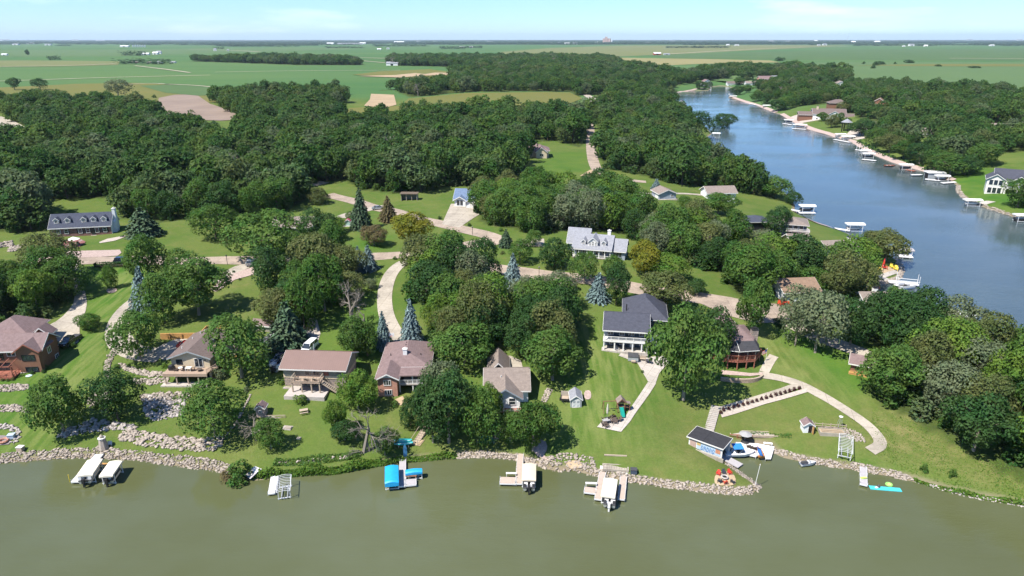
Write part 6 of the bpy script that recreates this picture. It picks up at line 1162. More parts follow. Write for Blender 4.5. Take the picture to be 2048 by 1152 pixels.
def pontoon(loc, rz, L, w, z, label, fence=M_vinyl, group=None, motor=M_black, name='pontoon_boat'):
    r = empty(name, loc, rz, label, 'boat', group)
    for s in (-1, 1): MB().tube((s * w * .34, .35, z + .25), (s * w * .34, L - .7, z + .25), .28, .28, 8).tube((s * w * .34, L - .7, z + .25), (s * w * .34, L, z + .38), .28, .05, 8).build('pontoon', M_tube, r)
    B('deck', M_dgrey, r, (-w / 2, w / 2, .3, L - .3, z + .52, z + .62)); q = MB(); t = .05
    q.box(-w / 2, -w / 2 + t, .5, L - .5, z + .62, z + 1.25).box(w / 2 - t, w / 2, .5, L - .5, z + .62, z + 1.25).box(-w / 2 + t, w / 2 - t, L - .55, L - .5, z + .62, z + 1.25).box(-w / 2 + t, -.5, .5, .55, z + .62, z + 1.25).box(.5, w / 2 - t, .5, .55, z + .62, z + 1.25).build('fence', fence, r)
    for y0 in (.65, L - 1.9):
        for s in (-1, 1): B('seat', M_vinyl, r, (min(s * (w / 2 - .1), s * (w / 2 - .75)), max(s * (w / 2 - .1), s * (w / 2 - .75)), y0, y0 + 1.3, z + .62, z + 1.05))
    B('console', M_dgrey, r, (.2, .85, L * .42, L * .42 + .6, z + .62, z + 1.5)); MB().box(-.2, .2, -.35, .2, z + .45, z + 1.2).box(-.12, .12, -.25, .05, z - .3, z + .45).build('outboard_motor', motor, r); return r
# left pair
plank_dock('dock', ((143,962),(158,964),(206,908),(192,908)), .55, M_dockw, 'long white dock running out from the left riprap')
r, f, rz, w, L = boat_lift(((152,949),(184,948),(206,915),(176,916)), 2.2, M_canvas, 'boat lift with cream canopy beside the long white dock'); pontoon((f.x, f.y, 0), rz, L * .98, w * .8, .5, 'pontoon boat under the cream canopy beside the white dock', M_vinyl).location += Vector((0, -.5, 0))
r, f, rz, w, L = boat_lift(((197,950),(224,950),(245,919),(220,919)), 2.2, M_canvas, 'smaller boat lift with cream canopy, right of the one at the white dock'); pontoon((f.x, f.y, 0), rz, L * .9, w * .72, .3, 'dark boat low under the smaller cream canopy', M_dgrey)
g = empty('gangplank', w0(208, 927, .5), R(-4), 'short yellow plank joining the two cream canopied lifts', 'plank'); B('board', M_timber, g, (-1.4, 1.4, -.2, .2, -.06, 0)); MB().tube((0, 0, -2), (0, 0, 1.4), .06).build('yellow_mooring_post', mat('yellow_paint', (.6, .45, .05), .6), None); bpy.data.objects['yellow_mooring_post'].location = w0(140, 964); tag(bpy.data.objects['yellow_mooring_post'], 'yellow post at the outer end of the long white dock', 'post')
# empty hoop lift
plank_dock('dock', ((537,986),(549,987),(556,944),(544,946)), .5, M_dockw, 'short white dock beside the empty hooped lift'); boat_lift(((552,983),(580,980),(582,948),(556,950)), 2.0, M_canvas, 'empty boat lift with bare white hoops on the ranch shore', bare=True)
# blue covers
plank_dock('dock', ((800,972),(809,972),(811,918),(800,918)), .55, M_dockg, 'grey dock between the bright blue boat covers'); plank_dock('dock_platform', ((810,970),(832,970),(832,958),(810,958)), .55, M_dockg, 'grey platform at the end of the dock by the blue covers')
boat_lift(((769.5,963),(797,962),(797,927),(769,929)), 2.1, M_bluec, 'boat lift under a large bright blue cover, left of the grey dock', drop=.75, rise=.22); boat_lift(((810,944.5),(845,941.5),(844,934),(810,936)), 1.7, M_bluec, 'small lift under a narrow bright blue cover, right of the grey dock', drop=.45, rise=.15)
bn = empty('bench', w0(811, 957, .55), R(1), 'brown bench on the platform by the blue covers', 'bench'); B('seat', M_cedar, bn, (0, 1.8, 0, .4, .35, .42)); B('leg', M_wood, bn, (.1, .2, .05, .35, 0, .35)); B('leg', M_wood, bn, (1.6, 1.7, .05, .35, 0, .35))
# tan canopy dock
plank_dock('dock', ((1032,967),(1042.5,967),(1046,907),(1036,907)), .6, M_dockt, 'tan dock beside the tan canopied pontoon boat'); plank_dock('dock_platform', ((1000,967),(1032,967),(1033,954),(1001,954)), .6, M_dockt, 'tan platform at the left of the dock with the tan canopy')
bn = empty('bench', w0(1012, 952, .6), R(-1), 'white slatted bench on the water side of the tan dock', 'bench'); [B('slat', M_vinyl, bn, (0, 1.7, i * .24, i * .24 + .18, .4, .45)) for i in range(2)]; B('leg', M_alu, bn, (.05, .12, 0, .42, -.6, .4)); B('leg', M_alu, bn, (1.58, 1.65, 0, .42, -.6, .4))
r, f, rz, w, L = boat_lift(((1043.5,958),(1072,957),(1072,924),(1045,925)), 2.2, mat('tan_canvas', (.55, .475, .36), .8, .06, 1.5), 'boat lift with tan canopy right of the tan dock'); pontoon((f.x, f.y - 1.0, 0), rz, L + .6, w * .85, .35, 'pontoon boat with dark motor under the tan canopy', M_dgrey)
# cream canopy between two docks
plank_dock('dock', ((1191,998),(1200.5,998),(1210.5,944),(1200,944)), .6, M_dockt, 'tan dock left of the cream canopy below the paver pit'); plank_dock('dock', ((1237,998),(1248,998),(1252.5,953),(1242,952)), .6, M_dockt, 'tan dock right of the cream canopy below the paver pit'); plank_dock('dock_platform', ((1168,985),(1191,986),(1192,975),(1170,974)), .6, M_dockt, 'tan platform joined to the left dock of the cream canopy')
bn = empty('bench', w0(1171, 972, .6), R(-3), 'white slatted bench beside the platform of the cream canopy dock', 'bench'); [B('slat', M_vinyl, bn, (0, 1.8, i * .26, i * .26 + .2, .4, .45)) for i in range(2)]; B('leg', M_alu, bn, (.05, .12, 0, .42, -.6, .4)); B('leg', M_alu, bn, (1.68, 1.75, 0, .42, -.6, .4))
for px, lb in ((1201, 'left'), (1243, 'right')):
    s = empty('dock_steps', at(px, 943 if lb == 'left' else 951), R(-8), f'white steps at the top of the {lb} dock of the cream canopy', 'steps'); [B('step', M_vinyl, s, (-.1, 1.0, i * .35, i * .35 + .32, -.5, .05 + i * .2)) for i in range(3)]
r, f, rz, w, L = boat_lift(((1201,989.5),(1231,992),(1236,955),(1208,953)), 2.2, M_canvas, 'boat lift with cream canopy between two tan docks'); pontoon((f.x + .1, f.y - .9, 0), rz, L + .5, w * .85, .35, 'dark pontoon boat under the cream canopy between two docks', M_dgrey, motor=M_vinyl)
# right shore
plank_dock('dock', ((1721,969),(1734,969),(1733,927),(1720.5,926)), .5, M_dockg, 'narrow grey dock on the right shore by the teal mat'); P = at(1691, 917)
boat_lift(((1676,903),(1707,904),(1706,868),(1680,868)), 1.7, M_canvas, 'empty hooped lift frame parked on the right bank', bare=True, zb=1.2, hoops=13)
M_teal = mat('teal_foam', (.06, .46, .50), .6, .08, 1.5); mt = empty('swim_mat', w0(1742, 979), R(-8), 'long teal floating swim mat off the right shore', 'swim mat'); B('mat', M_teal, mt, (0, 4.7, 0, .95, -.02, .09)); MB().tube((0, -.02, .06), (0, .97, .06), .08, .08, 6).build('rolled_end', M_teal, mt)
bg_ = empty('bag', w0(1757, 974, .1), R(20), 'small dark bag with a white towel lying on the teal mat', 'bag'); MB().lathe([(.24, 0), (.27, .15), (.12, .42), (.03, .5)], 8).build('bag_body', M_dgrey, bg_); B('towel', M_vinyl, bg_, (-.65, -.2, -.18, .15, 0, .08))
def torus(mb, c, R0, r0, n=18, m=6):
    vs = [(c[0] + (R0 + r0 * math.cos(b)) * math.cos(a), c[1] + (R0 + r0 * math.cos(b)) * math.sin(a), c[2] + r0 * math.sin(b)) for a in np.linspace(0, 2 * math.pi, n, False) for b in np.linspace(0, 2 * math.pi, m, False)]
    return mb.add(vs, [(i * m + j, i * m + (j + 1) % m, ((i + 1) % n) * m + (j + 1) % m, ((i + 1) % n) * m + j) for i in range(n) for j in range(m)])
tu = empty('swim_ring', w0(1778, 969, .1), 0, 'round green and yellow inflatable ring beside the teal mat', 'float'); torus(MB(), (0, 0, 0), .42, .16).build('ring', mat('green_vinyl', (.25, .48, .12), .4, .2, 4), tu); MB().lathe([(.4, -.05), (.4, .02)], 14).build('floor', mat('yellow_vinyl', (.6, .55, .2), .5, .2, 5), tu)
tu = empty('folded_float', w0(1727, 956, .52), R(10), 'lime green deflated float lying on the grey dock', 'float'); MB().box(-.5, .35, -.2, .2, 0, .1).box(-.2, .5, -.3, .05, .1, .16).build('cloth', mat('lime_vinyl', (.42, .55, .12), .5, .2, 5), tu)
def hull(par, L, w, h, m, m2, name='hull'):
    """bow towards +x"""
    N = 12; sec = [(-1, 1), (-.92, .45), (-.6, .08), (0, 0), (.6, .08), (.92, .45), (1, 1)]; vs = []
    for i in range(N):
        s = i / (N - 1); k = 1 if s < .5 else max(.02, 1 - ((s - .5) / .5) ** 2.2); up = h * (1 + .25 * s ** 2)
        for a, b in sec: vs.append((s * L, a * w / 2 * k, (b * up) if s < .6 else (b + (1 - b) * ((s - .6) / .4) ** 2 * .75) * up))
    n = len(sec); fs = [(i * n + j, (i + 1) * n + j, (i + 1) * n + j + 1, i * n + j + 1) for i in range(N - 1) for j in range(n - 1)]; mi = [1 if j in (1, 4) else 0 for i in range(N - 1) for j in range(n - 1)]
    fs.append(tuple(range(n))); mi.append(0); return mesh_obj(name, vs, fs, None, par, True, [m, m2], mi), vs, n
def runabout(loc, rz, L, w, label, name='speedboat'):
    r = empty(name, loc, rz, label, 'boat'); o, vs, n = hull(r, L, w, .85, M_vinyl, M_navyhull); dk = MB(); top = [(vs[i * n], vs[i * n + n - 1]) for i in range(12)]
    for i in range(11):
        (a, b), (c, d) = top[i], top[i + 1]
        if i >= 7: dk.add([a, b, d, c], [(0, 3, 2, 1)])
        else:
            for s, (p, q) in enumerate(((a, c), (b, d))): dk.add([p, q, (q[0], q[1] * .72, q[2] + .05), (p[0], p[1] * .72, p[2] + .05)], [(0, 1, 2, 3) if s == 0 else (0, 3, 2, 1)])
    dk.build('deck', M_vinyl, r); B('cockpit_floor', M_canvas2, r, (.1, L * .62, -w * .34, w * .34, .4, .46)); B('swim_platform', M_vinyl, r, (-.55, 0, -w * .4, w * .4, .25, .34))
    MB().add([(L * .58, -w * .36, .95), (L * .58, w * .36, .95), (L * .52, w * .33, 1.45), (L * .52, -w * .33, 1.45)], [(0, 1, 2, 3)]).add([(L * .585, -w * .36, .95), (L * .585, w * .36, .95), (L * .525, w * .33, 1.45), (L * .525, -w * .33, 1.45)], [(3, 2, 1, 0)]).build('windscreen', M_glass, r)
    for x in (.35, 1.5): B('seat', M_vinyl, r, (x, x + .55, -w * .33, w * .33, .46, .85))
    for y in (-w * .22, w * .12): B('seat', M_dgrey, r, (L * .42, L * .42 + .45, y, y + .4, .46, 1.05))
    q = MB().slab([(L * .26, -w * .42, 1.85), (L * .58, -w * .42, 1.92), (L * .58, w * .42, 1.92), (L * .26, w * .42, 1.85)], .07).build('bimini_top', mat('blue_canvas', (.03, .19, .52), .7, .1, 3), r)
    for sx in (L * .28, L * .56):
        for s in (-1, 1): MB().tube((L * .42, s * w * .42, .9), (sx, s * w * .41, 1.86), .025, .025, 4).build('bimini_pole', M_steel, r)
    return r
runabout(w0(1447, 911, 0.02), R(0), 5.4, 2.2, 'white and navy speedboat with blue bimini top in the cove')
pf = empty('boat_platform', w0(1500, 905), 0, 'wide white floating platform with rails behind the speedboat', 'dock'); pl = [w0(*p, .55) for p in [(1472,884),(1516,887),(1549,893),(1542,917),(1531,917),(1528,905),(1512,913),(1494,909),(1470,898)]]; pl = [(p.x - pf.location.x, p.y - pf.location.y) for p in pl][::-1]
MB().prism(pl, .35, .55).build('deck', M_dockw, pf); rail(pf, [(-2.6, 3.6), (1.4, 3.2)], .55, .9, M_redwood, sp=.3); [MB().tube((x, y, -2), (x, y, .35), .06).build('leg', M_steel, pf) for x, y in pl[::2]]
bn = empty('bench', w0(1527, 891, .55), R(-10), 'white bench at the back of the boat platform', 'bench'); [B('slat', M_vinyl, bn, (0, 1.5, i * .25, i * .25 + .2, .4, .46)) for i in range(2)]; B('leg', M_alu, bn, (.05, .12, 0, .45, 0, .4)); B('leg', M_alu, bn, (1.38, 1.45, 0, .45, 0, .4))
def jetski(loc, rz, m, m2, label, cover=None):
    r = empty('jet_ski', loc, rz, label, 'jet ski'); hull(r, 2.9, 1.1, .5, m, m2); o = MB().add([(.1, -.25, .5), (.1, .25, .5), (1.5, .28, .5), (1.5, -.28, .5), (.2, -.16, .85), (.2, .16, .85), (1.3, .18, .8), (1.3, -.18, .8)], [(4, 5, 6, 7), (0, 4, 7, 3), (1, 2, 6, 5), (0, 1, 5, 4), (3, 7, 6, 2)]).build('seat', cover or M_dgrey, r)
    MB().add([(1.3, -.35, .5), (1.3, .35, .5), (2.7, .1, .55), (2.7, -.1, .55), (1.5, -.2, 1.0), (1.5, .2, 1.0), (2.1, .1, .75), (2.1, -.1, .75)], [(4, 5, 6, 7), (0, 4, 7, 3), (1, 2, 6, 5), (0, 1, 5, 4), (3, 7, 6, 2)]).build('cowl', cover or m, r); MB().tube((1.45, -.42, 1.05), (1.45, .42, 1.05), .035).build('handlebar', M_black, r); return r
jetski(w0(1522, 917, .45), R(84), mat('orange_gelcoat', (.55, .22, .06), .3, .1, 3), M_navyhull, 'jet ski under a blue cover with orange stern on the platform', mat('jetski_blue_cover', (.03, .13, .36), .6, .15, 3)); jetski(w0(1600, 932, 0), R(10), M_vinyl, M_navyhull, 'white and purple jet ski moored by the riprap')
# --- lifts, docks and boats along the channel
def far_lift(px, py, wpx, rz, label, group=None, m=None, boat=True, z=3.0, dep=3.4, off=0.0):
    P = w0(px, py); L = max(5, wpx * px_m(P)); r = empty('boat_lift', P, R(rz), label, 'boat lift', group); h = dep / 2
    q = MB(); pr = [(-h, z - .45), (-h, z - .1), (-h * .5, z + .12), (0, z + .2), (h * .5, z + .12), (h, z - .1), (h, z - .45)]; n = len(pr); q.add([(x, y, zz) for x in (-L / 2, L / 2) for y, zz in pr], [(k + 1, k, n + k, n + k + 1) for k in range(n - 1)] + [tuple(range(n)), tuple(range(n, 2 * n))[::-1]]); q.build('canopy', m or M_canvas2, r)
    for sx in (-1, 1):
        for sy in (-1, 1): B('post', M_alu, r, (sx * L * .36 - .08, sx * L * .36 + .08, sy * h * .9 - .08, sy * h * .9 + .08, -2, z - .3))
    B('beam', M_alu, r, (-L * .4, L * .4, -h * .95, -h * .95 + .1, .3, .45), (-L * .4, L * .4, h * .95 - .1, h * .95, .3, .45))
    if boat:
        b = empty('moored_boat', P + Vector((0, 0, .45)), R(rz), label.replace('boat lift', 'boat').replace('white canopy', 'hull') if False else 'boat resting under ' + label.replace(' boat lift', ' canopy').split(',')[0], 'boat', (group + ' boats') if group else None); hh, vs, n = hull(b, L * .86, 2.3, 1.0, M_vinyl if random.random() < .6 else M_dgrey, M_dgrey); hh.location.x = -L * .43; B('seats', M_vinyl, b, (-L * .3, L * .2, -.8, .8, .6, 1.3))
    return r
def far_dock(a, b, w, m, label, z=.6):
    A, Bq = w0(*a), w0(*b); d = Bq - A; r = empty('dock', A, math.atan2(d.y, d.x), label, 'dock'); B('deck', m, r, (0, d.length, -w / 2, w / 2, z - .2, z)); k = max(2, int(d.length / 4))
    for i in range(k): B('leg', M_steel, r, (d.length * (i + .5) / k - .07, d.length * (i + .5) / k + .07, -w / 2, -w / 2 + .14, -2, z - .2), (d.length * (i + .5) / k - .07, d.length * (i + .5) / k + .07, w / 2 - .14, w / 2, -2, z - .2))
    return r
far_lift(1613, 424, 30, -4, 'white flat boat lift standing out in the channel beyond the stone house'); far_dock((1580,421), (1600,425), 1.6, M_dockw, 'white gangway to the channel lift beyond the stone house'); far_dock((1598,428), (1630,428), 1.8, M_dockw, 'white dock along the channel lift')
far_lift(1708, 462, 34, -4, 'white boat lift off the grassy slope by the beach point'); far_dock((1668,459), (1700,464), 1.6, M_dockw, 'white dock leading to the lift off the grassy slope'); far_lift(1808, 508, 24, -4, 'low grey topped boat lift right of the beach oaks', m=M_dockg, z=1.8); far_dock((1796,514), (1824,516), 3, M_dockw, 'white dock right of the beach oaks')
far_lift(1925, 648, 26, -6, 'rounded white boat lift behind the right hand wood'); far_dock((1940,644), (1965,650), 1.6, M_dockw, 'white dock behind the right hand wood')
P = w0(1790, 580); pontoon(P, R(-72), 6.5, 2.5, .05, 'pontoon boat with tan seats moored at the beach point', M_vinyl); q = far_dock((1776,566), (1836,572), 2.4, M_alu, 'white lift frame standing beside the beach point pontoon boat'); B('rail', M_alu, q, (2, 8, 1.1, 1.2, 1.4, 1.55), (2, 8, -1.2, -1.1, 1.4, 1.55)); [B('post', M_alu, q, (x - .06, x + .06, y - .06, y + .06, .6, 3.2)) for x in (2.2, 7.8) for y in (-1.15, 1.15)]
FG = 'white canopied lifts along the far bank'
for px, py, w, lb in [(1464,193,14,'highest white boat lift on the far bank by the last point'),(1466,196.5,14,'tan sided white boat lift just below the highest one'),(1533,216,16,'small white boat lift beside the wooded point'),(1577,246,18,'white boat lift below the terraced yard of the brown roofed house'),(1599,256,26,'long white boat lift at the stone landing below the brown roofed house'),
  (1680,275.5,20,'white boat lift beside the gravel launch'),(1695,280,26,'long white boat lift just right of the gravel launch'),(1729,310,22,'upper of the clustered white boat lifts below the olive trees'),(1736,316,23,'middle of the clustered white boat lifts below the olive trees'),(1811,339,25,'white boat lift beside the reddish dock'),(1883,362,26,'white boat lift next to the dark boathouse'),(1943,412,32,'white boat lift in front of the mansion lawn'),(2042,443,30,'white boat lift cut by the right edge')]:
    far_lift(px, py, w, -6, lb, FG)
for px, py, w, lb in [(1432,270,16,'low white boat lift on the near bank at the wooded bend'),(1418,279,18,'long low white boat lift on the near bank'),(1392,291,18,'boat lift under trees on the near bank'),(1490,357,14,'boat lift with brownish boat peeping past the trees'),(1480,333,10,'tiny white boat lift behind trees on the near bank')]: far_lift(px, py, w, -4, lb, z=1.6)
for a, b, lb in [((1478,200),(1497,205),'low pale dock on the far bank by the last point'),((1500,208),(1522,213),'second low pale dock on the far bank'),((1566,248),(1584,251),'dock below the terraced yard'),((1584,258),(1612,260),'dock below the long white lift'),((1668,280),(1700,286),'dock below the gravel launch'),((1710,301),(1735,303),'dock of the bare posts'),((1724,320),(1752,323),'dock below the clustered lifts'),((1812,341),(1830,344),'reddish dock'),((1850,360),(1880,363),'dock before the dark boathouse'),((1884,368),(1912,366),'dock right of the dark boathouse'),((1370,293),(1400,293),'dock under trees on the near bank')]:
    far_dock(a, b, 2.2, M_redwood if 'reddish' in lb else M_dockw, 'white ' + lb if 'reddish' not in lb else 'reddish wooden dock beside a white lift')
s = empty('lake_boathouse', w0(1856, 358), R(-6), 'dark sided boathouse with white roof on the far bank', 'boathouse'); B('wall', M_greysid, s, (0, 8, 0, 5, -1, 3)); B('roof', M_canvas2, s, (-.4, 8.4, -.4, 5.4, 3, 3.4)); B('opening_shade', M_dark, s, (-.04, -.0, .6, 4.4, .1, 2.6))  # near-black sheet on the end wall, painted shade of the boat bay
for px, py, rz, lb in [(1768,333,-8,'pinkish open boat moored alone off the far bank'),(1822,352,-4,'small white raft boat drifting off the far bank'),(1465,172.5,0,'white boat far up the lake'),(1498,352,-10,'red hulled boat at the near bank trees')]:
    b = empty('rowing_boat', w0(px, py), R(rz), lb, 'boat'); hull(b, 6, 2.2, .8, M_vinyl if 'white' in lb else M_redwood, M_dgrey); B('seat', M_vinyl, b, (1.5, 2, -.8, .8, .5, .65)); B('seat', M_vinyl, b, (3.2, 3.7, -.7, .7, .5, .65))
for i in range(5): MB().tube((0, 0, -2), (0, 0, 3.2), .12).build('mooring_post', M_alu); o = bpy.data.objects['mooring_post' + ('' if i == 0 else f'.{i:03d}')]; o.location = w0(1713 + i * 5, 300 + i * .6); tag(o, 'pale bare mooring post in the row above the clustered lifts', 'post', 'bare posts above the clustered lifts')
# ------------------------------------------------------------------ vehicles
M_tyre = mat('tyre_rubber', (.018, .018, .018), .85, .1, 4); M_rim = mat('wheel_rim', (.45, .45, .46), .35, .1, 4, .5, .8); M_lamp = mat('headlamp', (.7, .72, .74), .15, .05, 2, .6); M_tail = mat('tail_lamp', (.35, .02, .02), .3, .05, 2, .5)
def car(px, py, rz, kind, paint, label, z=None, L=4.8):
    """nose towards +x"""
    P = at(px, py); r = empty({'pickup': 'pickup_truck', 'suv': 'parked_car', 'van': 'parked_van', 'car': 'parked_car'}[kind], P, R(rz), label, {'pickup': 'truck', 'suv': 'car', 'van': 'van', 'car': 'car'}[kind]); w = .92
    side = {'suv': [(-2.35, .45), (-2.38, 1.0), (-2.2, 1.12), (1.0, 1.08), (2.2, .92), (2.38, .7), (2.35, .4)], 'car': [(-2.25, .4), (-2.3, .85), (-2.1, .95), (.9, .92), (2.1, .76), (2.28, .55), (2.25, .35)], 'van': [(-2.4, .45), (-2.42, 1.05), (-2.3, 1.2), (1.5, 1.15), (2.25, .95), (2.35, .7), (2.3, .4)], 'pickup': [(-2.75, .5), (-2.78, 1.05), (-.6, 1.12), (1.3, 1.12), (2.5, 1.0), (2.65, .75), (2.6, .45)]}[kind]
    top = {'suv': (-2.15, -1.9, .3, 1.15, 1.72), 'car': (-1.7, -1.0, .2, 1.1, 1.42), 'van': (-2.3, -2.2, .9, 1.75, 1.95), 'pickup': (-.75, -.6, .55, 1.4, 1.8)}[kind]
    def extr(pts, w0_, w1_, nm, m):
        n = len(pts); vs = [(x, -w0_ if k < 1 or z_ < .6 else -w1_, z_) for k, (x, z_) in enumerate(pts)] + [(x, w0_ if k < 1 or z_ < .6 else w1_, z_) for k, (x, z_) in enumerate(pts)]
        return mesh_obj(nm, vs, [tuple(range(n)), tuple(range(n, 2 * n))[::-1]] + [((i + 1) % n, i, n + i, n + (i + 1) % n) for i in range(n)], m, r)
    b = extr(side, w, w * .95, 'body', paint); a, c, d, e, hz_ = top; zb = side[3][1] - .02
    q = MB(); vs = [(a, -w * .9, zb), (e, -w * .9, zb), (e, w * .9, zb), (a, w * .9, zb), (c, -w * .74, hz_ - .06), (d, -w * .74, hz_ - .06), (d, w * .74, hz_ - .06), (c, w * .74, hz_ - .06)]; q.add(vs, [(0, 1, 5, 4), (1, 2, 6, 5), (2, 3, 7, 6), (3, 0, 4, 7), (4, 5, 6, 7)]).build('window_band', M_glass, r)
    B('roof_panel', paint, r, (c - .03, d + .03, -w * .76, w * .76, hz_ - .07, hz_))
    for s in (-1, 1): MB().tube((d + (e - d) * .5, s * w * .83, (zb + hz_) / 2), (d, s * w * .76, hz_ - .03), .045, .045, 4).tube((c, s * w * .76, hz_ - .03), (a, s * w * .91, zb), .06, .06, 4).tube(((c + d) / 2 - .1, s * w * .76, hz_ - .03), ((c + d) / 2 - .1, s * w * .91, zb), .05, .05, 4).build('pillar', paint, r)
    for s in (-1, 1):
        for x in (side[0][0] + .85, side[-1][0] - .85): t = MB().tube((x, s * (w - .2), .34), (x, s * (w + .02), .34), .34, .34, 12).build('wheel', M_tyre, r); MB().tube((x, s * (w + .021), .34), (x, s * (w + .03), .34), .2, .18, 8).build('rim', M_rim, t)
        B('headlight', M_lamp, r, (side[-2][0] - .12, side[-2][0] + .01, s * .68 - .16, s * .68 + .16, side[-2][1] - .02, side[-2][1] + .12)); B('tail_light', M_tail, r, (side[1][0] - .01, side[1][0] + .06, s * .74 - .1, s * .74 + .1, side[1][1] - .25, side[1][1])); B('mirror', paint, r, (e - .35, e - .2, s * (w + .02), s * (w + .18), zb, zb + .14)) if s > 0 else B('mirror', paint, r, (e - .35, e - .2, -w - .18, -w - .02, zb, zb + .14))
    if kind == 'pickup': B('cargo_bed', M_dgrey, r, (-2.65, -.85, -.78, .78, 1.121, 1.135))
    return r
P_black = mat('black_paint', (.012, .013, .016), .22, .1, 2, .5, coat=.6); P_navy = mat('dark_blue_paint', (.014, .018, .035), .2, .1, 2, .5, coat=.6); P_white = mat('white_car_paint', (.72, .73, .74), .25, .04, 2, .5, coat=.5); P_red = mat('red_car_paint', (.42, .015, .02), .25, .1, 2, .5, coat=.5); P_silver = mat('silver_paint', (.42, .43, .45), .25, .06, 2, .5, .5)
car(141, 687, -96, 'pickup', P_black, 'black pickup parked on the pale drive behind the lodge'); car(248, 526, 2, 'suv', P_navy, 'dark blue car parked on the road beside the clipped hedge'); car(620, 700, -102, 'van', P_white, 'white van on the gravel drive behind the metal roofed house'); car(563, 722, -112, 'pickup', P_navy, 'dark blue truck towing the boat beside the metal roofed house'); car(378, 694, 8, 'car', P_red, 'red car just behind the roof of the tan house'); car(510, 531, 20, 'suv', P_silver, 'silver car at the top of the short concrete drive'); car(757, 419, 10, 'car', P_silver, 'silver car in the shade by the tall green spruce')
tr = pontoon(at(546, 748), R(-22), 6.5, 2.4, .55, 'white pontoon boat on a trailer left of the metal roofed house', M_vinyl); B('trailer_frame', M_steel, tr, (-.8, .8, .3, 7.4, .35, .47)); [MB().tube((s * .95, y, .33), (s * 1.15, y, .33), .32, .32, 10).build('wheel', M_tyre, tr) for s in (-1, 1) for y in (2.0, 2.8)]
tr = empty('utility_trailer', at(1129, 806), R(-6), 'small open utility trailer with wooden bed beside the grey shed', 'trailer'); B('bed', M_wood, tr, (-.75, .75, 0, 1.7, .5, .58)); B('side_rail', M_black, tr, (-.8, -.74, 0, 1.7, .5, .9), (.74, .8, 0, 1.7, .5, .9), (-.74, .74, -.05, 0, .5, .9)); B('ramp', M_conc, tr, (-.75, .75, 1.72, 1.8, .5, 1.6)); [MB().tube((s * .82, .9, .3), (s * .98, .9, .3), .3, .3, 10).build('wheel', M_tyre, tr) for s in (-1, 1)]; MB().tube((-.6, 0, .5), (0, -1.0, .45), .04).tube((.6, 0, .5), (0, -1.0, .45), .04).build('drawbar', M_black, tr)
ex = empty('skid_loader', at(1566, 612), R(15), 'small orange red loader by the house with the orange brown roof', 'loader'); P_or = mat('orange_paint', (.55, .06, .02), .4, .1, 3, .4); B('body', P_or, ex, (-1.2, .8, -.6, .6, .5, 1.3)); B('cab', M_black, ex, (-.6, .5, -.5, .5, 1.3, 2.2)); B('bucket', P_or, ex, (1.4, 2.0, -.8, .8, .2, .9)); MB().tube((-.9, -.65, 1.4), (1.5, -.65, .7), .09).tube((-.9, .65, 1.4), (1.5, .65, .7), .09).build('lift_arm', P_or, ex); [MB().tube((x, s * .6, .4), (x, s * .85, .4), .4, .4, 10).build('wheel', M_tyre, ex) for x in (-.8, .5) for s in (-1, 1)]
# ------------------------------------------------------------------ garden furniture and small things
P_rc = mat('red_plastic', (.50, .045, .025), .45, .1, 3, .4); P_bc = mat('charcoal_plastic', (.035, .04, .05), .5, .15, 3, .4); P_gc = mat('green_plastic', (.05, .20, .10), .5, .15, 3, .4); P_wk = mat('brown_wicker', (.10, .075, .06), .8, .25, 8); P_yc = mat('yellow_plastic', (.65, .50, .06), .5, .1, 3); P_gr = mat('grey_cloth', (.30, .29, .285), .85, .12, 4)
def adirondack(P, rz, m, label, group=None, name='lawn_chair', s=1.0):
    r = empty(name, P, R(rz), label, 'chair', group); r.scale = (s, s, s); MB().slab([(-.3, -.3, .38), (.3, -.3, .38), (.3, .3, .28), (-.3, .3, .28)], .05).build('seat', m, r); MB().slab([(-.34, .26, .25), (.34, .26, .25), (.3, .58, 1.0), (-.3, .58, 1.0)], .05).build('backrest', m, r)
    for x in (-.38, .38): B('armrest', m, r, (x - .07, x + .07, -.35, .4, .55, .6)); B('leg', m, r, (x - .04, x + .04, -.34, -.26, 0, .55)); B('leg', m, r, (x - .04, x + .04, .25, .33, 0, .55))
    return r
def table(P, rz, w, d, h, m, label, name='table', rnd=False):
    r = empty(name, P, R(rz), label, 'table')
    if rnd: MB().lathe([(w / 2, h - .06), (w / 2, h)], 14).build('tabletop', m, r); MB().tube((0, 0, 0), (0, 0, h - .06), .06).build('leg', m, r)
    else: B('tabletop', m, r, (-w / 2, w / 2, -d / 2, d / 2, h - .06, h)); [B('leg', m, r, (x - .04, x + .04, y - .04, y + .04, 0, h - .06)) for x in (-w / 2 + .1, w / 2 - .1) for y in (-d / 2 + .1, d / 2 - .1)]
    return r
def lift_z(P, z): return Vector((P.x, P.y, P.z + z))
for px, py, rz, m, lb in [(1436,951,150,P_rc,'red lawn chair at the upper left of the sandy fire pit'),(1447,949.5,175,P_bc,'charcoal lawn chair between the two red ones at the fire pit'),(1459,949.5,195,P_rc,'red lawn chair at the upper right of the sandy fire pit'),(1450,968.5,10,P_rc,'red lawn chair with its back to the water at the fire pit'),(1438,965,60,P_bc,'black lawn chair at the lower left of the fire pit'),(1465,967,-50,P_bc,'black lawn chair at the lower right of the fire pit')]:
    adirondack(lift_z(at(px, py), .15), rz + 180, m, lb, 'chairs round the sandy fire pit', s=.74)
fp = empty('fire_pit', lift_z(at(1449, 957), .15), 0, 'round dark fire pit in the middle of the lawn chairs', 'fire pit'); torus(MB(), (0, 0, .18), .5, .14, 14).build('ring', M_rock2, fp); MB().lathe([(.42, .1), (.42, .16)], 12).build('ash_bed', M_dark, fp)
